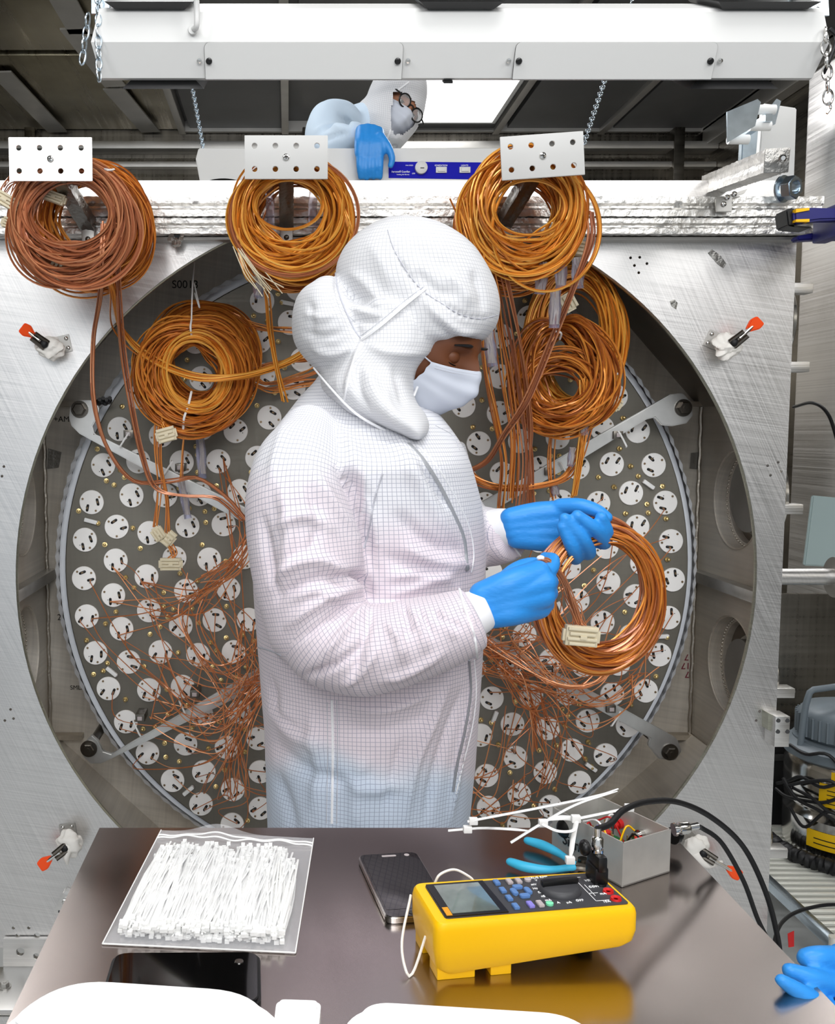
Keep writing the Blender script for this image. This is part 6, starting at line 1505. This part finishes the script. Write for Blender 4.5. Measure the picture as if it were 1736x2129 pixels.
for (a, b) in (((0, 0), (0, 1)), ((1, 0), (1, 1)), ((0, 0), (1, 0))): W(bag, MB().tube([bagpt(a[0] + (b[0] - a[0]) * t, a[1] + (b[1] - a[1]) * t, .0015) for t in np.linspace(0, 1, 20)], .0008, 5), 'sealed_edge', M['nylon'])
ties = MB()
for i in range(900):
    u = rg.uniform(.07, .93); h = .003 + rg.random() * .013; v0 = rg.uniform(.03, .10) + .02 * rg.random(); v1 = rg.uniform(.52, .80) - .10 * (u > .85)
    du = rg.uniform(-.09, .09) * min(1, 6 * min(u - .05, .95 - u)); m1 = rg.uniform(-.02, .02)
    if i % 2: v0, v1 = v1, v0
    pts = [bagpt(u, v0, h), bagpt(u + du * .5 + m1, (v0 + v1) / 2, h + .003), bagpt(u + du, v1, min(h, .012))]
    ties.tube(spline(pts, 6), .0011, 4, flat=.5)
    c = Vector(pts[0]); ties.box(c - Vector((.0022, .0022, .0018)), c + Vector((.0022, .0022, .0018)))
o = W(bag, ties, 'cable_ties', M['nylon']); o['kind'] = 'stuff'

# phone
A_, B_, D_ = Q(803, 1912, ZB_ + .006), Q(892, 1900, ZB_ + .006), Q(743, 1780, ZB_ + .006)
ph = empty('smartphone', (B_ + D_) / 2, 'black smartphone with chrome rim lying face up behind the yellow multimeter', 'phone')
w_ = (B_ - A_).length; l_ = (D_ - A_).length; FM = frame2(A_, B_, ZB_)
# depth direction from the measured left edge
dv = (D_ - A_); dv.z = 0; dv.normalize(); dx_ = Vector((dv.y, -dv.x, 0)); wd = .071
FM = Matrix(((dx_.x, dv.x, 0, A_.x), (dx_.y, dv.y, 0, A_.y), (0, 0, 1, ZB_ + .0005), (0, 0, 0, 1)))
out_ = rounded([(0, 0), (wd, 0), (wd, l_), (0, l_)], .010)
W(ph, MB().prism(out_, .0068, 0, FM, bev=.001), 'case', M['chrome'])
W(ph, MB().prism(rounded([(.0015, .0015), (wd - .0015, .0015), (wd - .0015, l_ - .0015), (.0015, l_ - .0015)], .009), .0005, 0, FM @ Matrix.Translation((0, 0, .0068))), 'front_glass', M['glass'])
W(ph, MB().prism([(.004, .016), (wd - .004, .016), (wd - .004, l_ - .016), (.004, l_ - .016)], .0002, 0, FM @ Matrix.Translation((0, 0, .0073))), 'display', mat('phone_display', '131316', .1, coat=1))
W(ph, MB().prism(rounded([(wd * .38, l_ - .010), (wd * .62, l_ - .010), (wd * .62, l_ - .0065), (wd * .38, l_ - .0065)], .0015), .0004, 0, FM @ Matrix.Translation((0, 0, .0073))), 'earpiece', M['btngray'])
W(ph, MB().prism(rounded([(wd * .36, .004), (wd * .64, .004), (wd * .64, .011), (wd * .36, .011)], .003), .0006, 0, FM @ Matrix.Translation((0, 0, .0073))), 'home_button', M['seam'])
W(ph, MB().lathe([(.003, .0), (.003, .0004)], 16, 0, FM @ Matrix.Translation((wd * .8, l_ - .008, .0073))), 'camera_lens', M['btngray'])
# tablet
A_, B_, D_ = Q(205, 2085, ZB_ + .012), Q(543, 2085, ZB_ + .012), Q(236, 1980, ZB_ + .012)
tb = empty('tablet', (B_ + D_) / 2, 'black rounded tablet lying between the zip bag and the left white case', 'tablet')
E_ = Q(541, 1978, ZB_ + .012)
pz = rounded([A_[:2], B_[:2], E_[:2], D_[:2]], .012)
mt = Matrix.Translation((0, 0, ZB_ + .001))
W(tb, MB().prism(pz, .011, 0, mt, bev=.0025), 'case', M['blackr'])
cc = sum((Vector(p) for p in pz), Vector((0, 0))) / len(pz)
W(tb, MB().prism([tuple(cc + (Vector(p) - cc) * .955) for p in pz], .0006, 0, Matrix.Translation((0, 0, ZB_ + .0118))), 'front_glass', M['glass'])
W(tb, MB().lathe([(.004, 0), (.004, .0008)], 16, 0, Matrix.Translation((*Q(497, 2000, ZB_ + .012)[:2], ZB_ + .0122))), 'camera_lens', M['chrome'])
# white rounded cases in the foreground
def case(name, pl, h, label, r, z0=ZB_, bv=.012):
    o = empty(name, (*(sum((Vector(p[:2]) for p in pl), Vector((0, 0))) / len(pl)), z0), label, 'case')
    pg = rounded([p[:2] for p in pl], r, 9)
    W(o, MB().prism(pg, h, 0, Matrix.Translation((0, 0, z0 + .0005)), bev=bv), 'shell', M['white2']); 
    W(o, MB().prism([tuple(Vector(p)) for p in pg], .004, 0, Matrix.Translation((0, 0, z0 + h * .45))), 'seam_band', M['white2']); return o
hc_ = .075
case('plastic_case', [Q(-60, 2150, ZB_ + hc_), Q(628, 2200, ZB_ + hc_), Q(560, 2046, ZB_ + hc_), Q(125, 2018, ZB_ + hc_)], hc_, 'large white rounded plastic case at the lower left corner of the bench', .045)
case('plastic_case', [Q(668, 2200, ZB_ + .045), Q(1330, 2200, ZB_ + .045), Q(1200, 2092, ZB_ + .045), Q(740, 2064, ZB_ + .045)], .045, 'white rounded plastic case cut off by the bottom edge below the multimeter', .03)
case('plastic_case', [Q(560, 2200, ZB_ + .03), Q(655, 2200, ZB_ + .03), Q(668, 2077, ZB_ + .03), Q(575, 2074, ZB_ + .03)], .03, 'small white plastic block wedged behind the large left white case', .008, bv=.003)

# yellow multimeter
zt_ = ZB_ + .056
A_, B_ = Q(906, 1924, zt_), Q(1318, 1890, zt_); FM = frame2(A_, B_, 0); L_ = .202; Wd = .082
mm_ = empty('multimeter', FM @ Vector((L_ / 2, Wd / 2, ZB_)), 'yellow handheld multimeter with dark keypad and rotary dial on the bench', 'multimeter')
top = rounded([(0, 0), (L_ - .004, .0), (L_ - .006, Wd - .004), (.0, Wd)], .010)
def shell(zs):
    rows = []
    for (z, ins, tl) in zs:
        c = Vector((L_ / 2, Wd / 2)); rows.append([tuple((Vector(p) - c) * (1 - ins) + c) + (z + tl * (p[0] / L_),) for p in top])
    v = [q for r in rows for q in r]; k = len(top)
    f = [(i * k + q, i * k + (q + 1) % k, (i + 1) * k + (q + 1) % k, (i + 1) * k + q) for i in range(len(rows) - 1) for q in range(k)]
    f += [tuple(range(k))[::-1], tuple((len(rows) - 1) * k + q for q in range(k))]
    return v, f
zl = ZB_
v, f = shell([(zl + .006, .10, .013), (zl + .012, .03, .012), (zl + .03, .0, .004), (zl + .049, .0, 0), (zl + .054, .012, 0), (zl + .056, .03, 0)])
body = W(mm_, MB().add(v, f, 0, FM), 'holster', M['yellow'])
W(mm_, MB().box((.004, .006, zl + .0), (.040, .030, zl + .012), 0, FM, bev=.001).box((.004, Wd - .03, zl), (.040, Wd - .006, zl + .012), 0, FM, bev=.001).box((.055, .006, zl + .0), (.075, .02, zl + .016), 0, FM, bev=.001), 'foot', M['yellow'])
W(mm_, MB().box((.160, .045, zl + .0), (.175, Wd - .015, zl + .020), 0, FM, bev=.002), 'tilt_stand', M['black'])
fz = zl + .0562
W(mm_, MB().prism(rounded([(.012, .009), (.192, .009), (.190, .074), (.012, .074)], .004), .0018, 0, FM @ Matrix.Translation((0, 0, fz - .001))), 'faceplate', M['meter'])
sc_ = W(mm_, MB().prism([(.013, .010), (.073, .010), (.071, .073), (.013, .073)], .0012, 0, FM @ Matrix.Translation((0, 0, fz + .0008))), 'display_bezel', M['black'])
W(sc_, MB().prism([(.020, .014), (.066, .014), (.065, .069), (.020, .069)], .0004, 0, FM @ Matrix.Translation((0, 0, fz + .0020))), 'lcd', M['screen'])
W(sc_, MB().prism([(.014, .011), (.0195, .011), (.0195, .026), (.014, .026)], .0004, 0, FM @ Matrix.Translation((0, 0, fz + .0020))), 'orange_tag', mat('tag_amber', 'E89A1A', .5))
def btn(x, y, w_, h_, m, rd=.0012):
    W(mm_, MB().prism(rounded([(x - w_ / 2, y - h_ / 2), (x + w_ / 2, y - h_ / 2), (x + w_ / 2, y + h_ / 2), (x - w_ / 2, y + h_ / 2)], rd), .0028, 0, FM @ Matrix.Translation((0, 0, fz + .0006)), bev=.0005), 'button', M[m])
for y in (.018, .034, .050, .066): btn(.083, y, .0055, .0095, 'button')
for (x, m) in ((.098, 'lilac'), (.1075, 'btngray')): btn(x, .019, .0055, .0105, m)
for (x, m) in ((.096, 'btngray'), (.1055, 'btngray')): btn(x, .066, .0055, .009, m)
for (x, y, w_, h_) in ((.0925, .045, .006, .012), (.1065, .045, .006, .012), (.0995, .054, .010, .007), (.0995, .036, .010, .007)): btn(x, y, w_, h_, 'button', .003)
W(mm_, MB().lathe([(.0036, 0), (.0036, .002), (.002, .0026)], 16, 0, FM @ Matrix.Translation((.1165, .018, fz + .001))), 'button', M['green'])
W(mm_, MB().lathe([(.0034, 0), (.0034, .002), (.002, .0026)], 16, 0, FM @ Matrix.Translation((.1155, .067, fz + .001))), 'button', M['btngray'])
dl = W(mm_, MB().lathe([(.0205, 0), (.0205, .0015), (.019, .005), (.017, .0062), (.001, .0064)], 48, 0, FM @ Matrix.Translation((.138, .044, fz + .0008))), 'rotary_dial', M['meter'])
W(dl, MB().box((-.019, -.0032, .006), (.019, .0032, .0115), 0, FM @ Matrix.Translation((.138, .044, fz + .0008)) @ Matrix.Rotation(.05, 4, 'Z'), bev=.0015), 'dial_grip', M['black'])
for (x, y) in ((.183, .018), (.183, .033), (.183, .048), (.183, .063)):
    W(mm_, MB().lathe([(.0022, .0), (.0022, .001), (.0048, .0022), (.0054, .0)], 20, 0, FM @ Matrix.Translation((x, y, fz + .0008))), 'jack', M['red' if y < .04 else 'black'])
def flatprint(pts, wd_, nm='print'):
    mb = MB()
    for (a, b) in pts:
        a, b = Vector(a), Vector(b); d = (b - a).normalized() * wd_ / 2; n = Vector((-d.y, d.x)); mb.prism([tuple(a - n - d), tuple(b - n + d), tuple(b + n + d), tuple(a + n - d)], .0002, 0, FM @ Matrix.Translation((0, 0, fz + .0009)))
    W(mm_, mb, nm, M['txt'])
flatprint([((.170, .066), (.163, .066)), ((.163, .066), (.163, .018)), ((.163, .033), (.172, .033)), ((.163, .018), (.176, .018)), ((.167, .050), (.167, .028))], .0006)
for (t, x, y) in (('V', .124, .066), ('mV', .118, .058), ('Hz', .116, .050), ('Ω', .117, .042), ('nS', .117, .034), ('mA', .1185, .026), ('A', .126, .020), ('µA', .136, .019), ('OFF', .148, .021), ('COM', .174, .045), ('VΩ', .174, .058), ('mA', .176, .030), ('10A', .172, .015), ('MAX', .158, .060), ('TRUE RMS', .128, .0715)):
    text(t, 0, 0, 0, .0045, M['txt'], mm_, M4=FM @ Matrix.Translation((x, y, fz + .0012)))
W(mm_, MB().tube(spline([FM @ Vector((.0, .080, zl + .045)), FM @ Vector((-.02, .04, zl + .02)), FM @ Vector((-.022, .015, zl + .004)), FM @ Vector((-.014, .02, zl + .003)), FM @ Vector((.0, .030, zl + .03))], 30), .0013, 6), 'wrist_loop', M['wax'])
W(mm_, MB().tube(spline([Q(903, 1838, ZB_ + .05), Q(915, 1818, ZB_ + .06), Q(945, 1808, ZB_ + .06), Q(975, 1822, ZB_ + .055), Q(985, 1832, ZB_ + .05)], 24), .0013, 6), 'wrist_loop', M['wax'])

# metal box with circuit
NB, RB, LB = Q(1293, 1846, ZB_), Q(1392, 1814, ZB_), Q(1147, 1764, ZB_)
bx = empty('metal_box', (NB + (RB + LB) / 2) / 2, 'open aluminium box with wires and a circuit board, marked by hand on its side', 'box')
hb_ = .050; e1 = RB - NB; e2 = LB - NB; BBk = RB + e2
pl = [NB, RB, BBk, LB]
def wallp(a, b, th=.0016, m='box', nm='side'):
    a, b = Vector(a), Vector(b); d = (b - a).normalized(); n = Vector((-d.y, d.x, 0)) * th
    W(bx, MB().prism([tuple((a)[:2]), tuple((b)[:2]), tuple((b + n)[:2]), tuple((a + n)[:2])], hb_, 0, Matrix.Translation((0, 0, ZB_ + .001))), nm, M[m])
for i in range(4): wallp(pl[i], pl[(i + 1) % 4])
W(bx, MB().prism([tuple(p[:2]) for p in pl], .0016, 0, Matrix.Translation((0, 0, ZB_ + .0005))), 'bottom', M['alud'])
ctr = (NB + BBk) / 2
W(bx, MB().prism([tuple((ctr + (p - ctr) * .62)[:2]) for p in pl], .0016, 0, Matrix.Translation((0, 0, ZB_ + .018))), 'circuit_board', mat('pcb_green', '1F6B3A', .4))
rg = random.Random(6)
for i in range(14):
    c = ctr + (pl[i % 4] - ctr) * rg.uniform(.1, .5); W(bx, MB().cyl(c + Vector((0, 0, .0195)), c + Vector((0, 0, .032 + rg.random() * .008)), .0009, 6), 'pin', M['brass'])
for c_, m in (((.15, .2), 'red'), ((.4, -.1), 'red'), ((-.1, .3), 'black')):
    c = ctr + (RB - ctr) * c_[0] + (LB - ctr) * c_[1]; W(bx, MB().cyl(c + Vector((0, 0, .02)), c + Vector((0, 0, .034)), .006, 16), 'capacitor', M[m])
for i in range(9):
    a = ctr + Vector((rg.uniform(-.02, .02), rg.uniform(-.02, .02), .02)); b = a + Vector((rg.uniform(-.04, .03), rg.uniform(-.03, .04), .02)); a.z = ZB_ + .02; b.z = ZB_ + .04
    W(bx, MB().tube(spline([a, a.lerp(b, .5) + Vector((0, 0, .016)), b], 14), .0011, 6), 'wire', [M['yellow'], M['red'], M['txt'], M['black'], M['lilac']][i % 5])
def bnc(par, a, d, m='chrome', s=1.0):
    mt = axisM(a, d)
    W(par, MB().lathe([(.0075 * s, 0), (.0075 * s, .003), (.0055 * s, .003), (.0055 * s, .006 * s), (.0072 * s, .007 * s), (.0072 * s, .017 * s), (.0062 * s, .019 * s), (.0045 * s, .020 * s), (.0045 * s, .030 * s)], 20, 0, mt), 'connector', M[m])
mR = (RB + BBk) / 2 + Vector((0, 0, ZB_ * 0 + .036)); dR = e1.normalized()
W(bx, MB().lathe([(.010, 0), (.010, .006), (.007, .006), (.007, .012)], 20, 0, axisM(P(1398, 1738, mR.y), dR)), 'socket', M['black'])
mL = LB + (NB - LB) * .12 + Vector((0, 0, .030)); nL = Vector((-(NB - LB).y, (NB - LB).x, 0)).normalized()
W(bx, MB().lathe([(.011, -.014), (.011, 0), (.007, .003)], 20, 0, axisM(NB + (LB - NB) * .82 + Vector((0, 0, .032)), (-.75, -.6, .1))), 'socket', M['black'])
for t in (.35, .65):
    W(bx, MB().lathe([(.006, 0), (.006, .006), (.004, .006), (.004, .014)], 16, 0, axisM(RB.lerp(BBk, t) + Vector((-.002, 0, .030)), -dR)), 'socket', M['chrome' if t < .5 else 'red'])
dL = (NB - LB).normalized()
MT = Matrix(((dL.x, 0, dL.y, 0), (dL.y, 0, -dL.x, 0), (0, 1, 0, 0), (0, 0, 0, 1))); q = LB + (NB - LB) * .35 + Vector((0, 0, .020)) + Vector((dL.y, -dL.x, 0)) * .0012; MT.translation = q
text('Signal', 0, 0, 0, .018, M['txtk'], bx, M4=MT)
# banana adaptor and coax cables
ad = empty('coax_cable', FM @ Vector((.183, .058, fz)), 'black coax cable looping from the multimeter adaptor over the metal box and off the bench', 'cable')
b0 = FM @ Vector((.183, .055, fz + .002))
W(ad, MB().box((.176, .046, fz + .001), (.190, .068, fz + .018), 0, FM, bev=.002).box((.178, .044, fz + .014), (.188, .070, fz + .030), 0, FM, bev=.003), 'banana_adaptor', M['black'])
top_ = FM @ Vector((.183, .057, fz + .030)); bnc(ad, top_, (0, .05, 1), s=.8)
W(ad, MB().ball(FM @ Vector((.171, .06, fz + .034)), (.006, .008, .008)), 'cap', M['black'])
c0 = top_ + Vector((0, .001, .023))
W(ad, MB().tube(spline([c0, P(1270, 1712, .945), P(1295, 1685, .97), P(1345, 1667, 1.02), P(1410, 1668, 1.06), P(1480, 1700, 1.1), P(1545, 1760, 1.14), P(1590, 1850, 1.16), P(1615, 1940, 1.17), P(1625, 2020, 1.17), P(1640, 2200, 1.17), P(1650, 2700, 1.17)], 140), .0033, 10), 'cable', M['blackr'])
a2 = empty('coax_cable', P(1402, 1730, 1.09), 'thinner black coax cable leaving the right side of the metal box', 'cable')
s0 = P(1400, 1725, 1.08); bnc(a2, s0, (1, .1, .12))
W(a2, MB().tube(spline([s0 + Vector((.03, 0, .003)), P(1460, 1722, 1.09), P(1500, 1752, 1.1), P(1545, 1830, 1.13), P(1575, 1910, 1.15), P(1605, 1975, 1.16), P(1622, 2050, 1.16), P(1635, 2700, 1.16)], 110), .0028, 10), 'cable', M['blackr'])
tag(MB().tube(spline([P(1760, 1880, 2.1), P(1700, 1884, 2.05), P(1640, 1905, 2.0), P(1612, 1950, 1.9), P(1608, 2050, 1.85)], 40), .004, 8).build('black_cable', M['blackr']), 'black cable curving across the wire shelf beside the chamber', 'cable')
# pliers
pr_ = empty('pliers', Q(1150, 1790, ZB_), 'pliers with light blue dipped handles lying in front of the metal box', 'pliers')
for pts in ([(1098, 1748), (1130, 1758), (1165, 1776), (1192, 1796)], [(1062, 1792), (1095, 1803), (1140, 1808), (1190, 1803)]):
    W(pr_, MB().tube(spline([Q(*p, ZB_ + .009) for p in pts], 24), [.0055 + .0012 * math.sin(i * .25) for i in range(24)], 12, roundcap=True, flat=.8), 'handle', M['pliers'])
W(pr_, MB().tube(spline([Q(1190, 1796, ZB_ + .009), Q(1208, 1801, ZB_ + .008), Q(1228, 1806, ZB_ + .008)], 8), .0035, 8), 'jaw', M['dsteel']); W(pr_, MB().tube(spline([Q(1188, 1803, ZB_ + .009), Q(1210, 1805, ZB_ + .008), Q(1235, 1809, ZB_ + .008)], 8), .0035, 8), 'jaw', M['dsteel'])
W(pr_, MB().cyl(Q(1212, 1804, ZB_ + .003), Q(1212, 1804, ZB_ + .003) + Vector((0, 0, .011)), .006, 16), 'pivot', M['dsteel'])
# loose white cable ties lying on the box
def ztie(label, pts, hd, r=.0028):
    o = empty('cable_tie', P(*pts[0]), label, 'cable tie', 'loose white cable ties around the metal box')
    W(o, MB().tube(spline([P(*p) for p in pts], 30), np.r_[np.full(24, r), np.linspace(r, r * .5, 6)], 6, flat=.45), 'strap', M['nylon'])
    p = P(*hd); W(o, MB().box(p - Vector((.005, .0035, .004)), p + Vector((.005, .0035, .004)), bev=.001), 'head', M['nylon'])
Yt = 1.07
ztie('longest white cable tie rising from the bench to the back rim of the metal box', [(972, 1708, 1.10), (1130, 1678, 1.09), (1240, 1655, 1.10), (1285, 1640, 1.11)], (984, 1707, 1.10))
ztie('white cable tie slanting up across the box corner to the longest tie', [(1062, 1752, 1.06), (1130, 1710, 1.06), (1200, 1672, 1.08), (1283, 1645, 1.10)], (1129, 1711, 1.06))
ztie('white cable tie lying flat towards the worker at the far edge of the bench', [(932, 1727, 1.12), (1000, 1722, 1.11), (1060, 1724, 1.08), (1105, 1728, 1.07)], (972, 1724, 1.10))
ztie('white cable tie laid over the open top of the metal box', [(1196, 1703, 1.06), (1250, 1692, 1.07), (1308, 1680, 1.09)], (1308, 1679, 1.09))
ztie('white cable tie hanging down the marked side of the metal box', [(1200, 1700, 1.05), (1192, 1740, 1.04), (1186, 1782, 1.03)], (1185, 1788, 1.03))
ztie('short curled white cable tie looped in front of the box corner', [(1128, 1714, 1.05), (1160, 1728, 1.04), (1192, 1726, 1.04), (1195, 1705, 1.05), (1170, 1700, 1.06), (1140, 1704, 1.06)], (1197, 1702, 1.05))
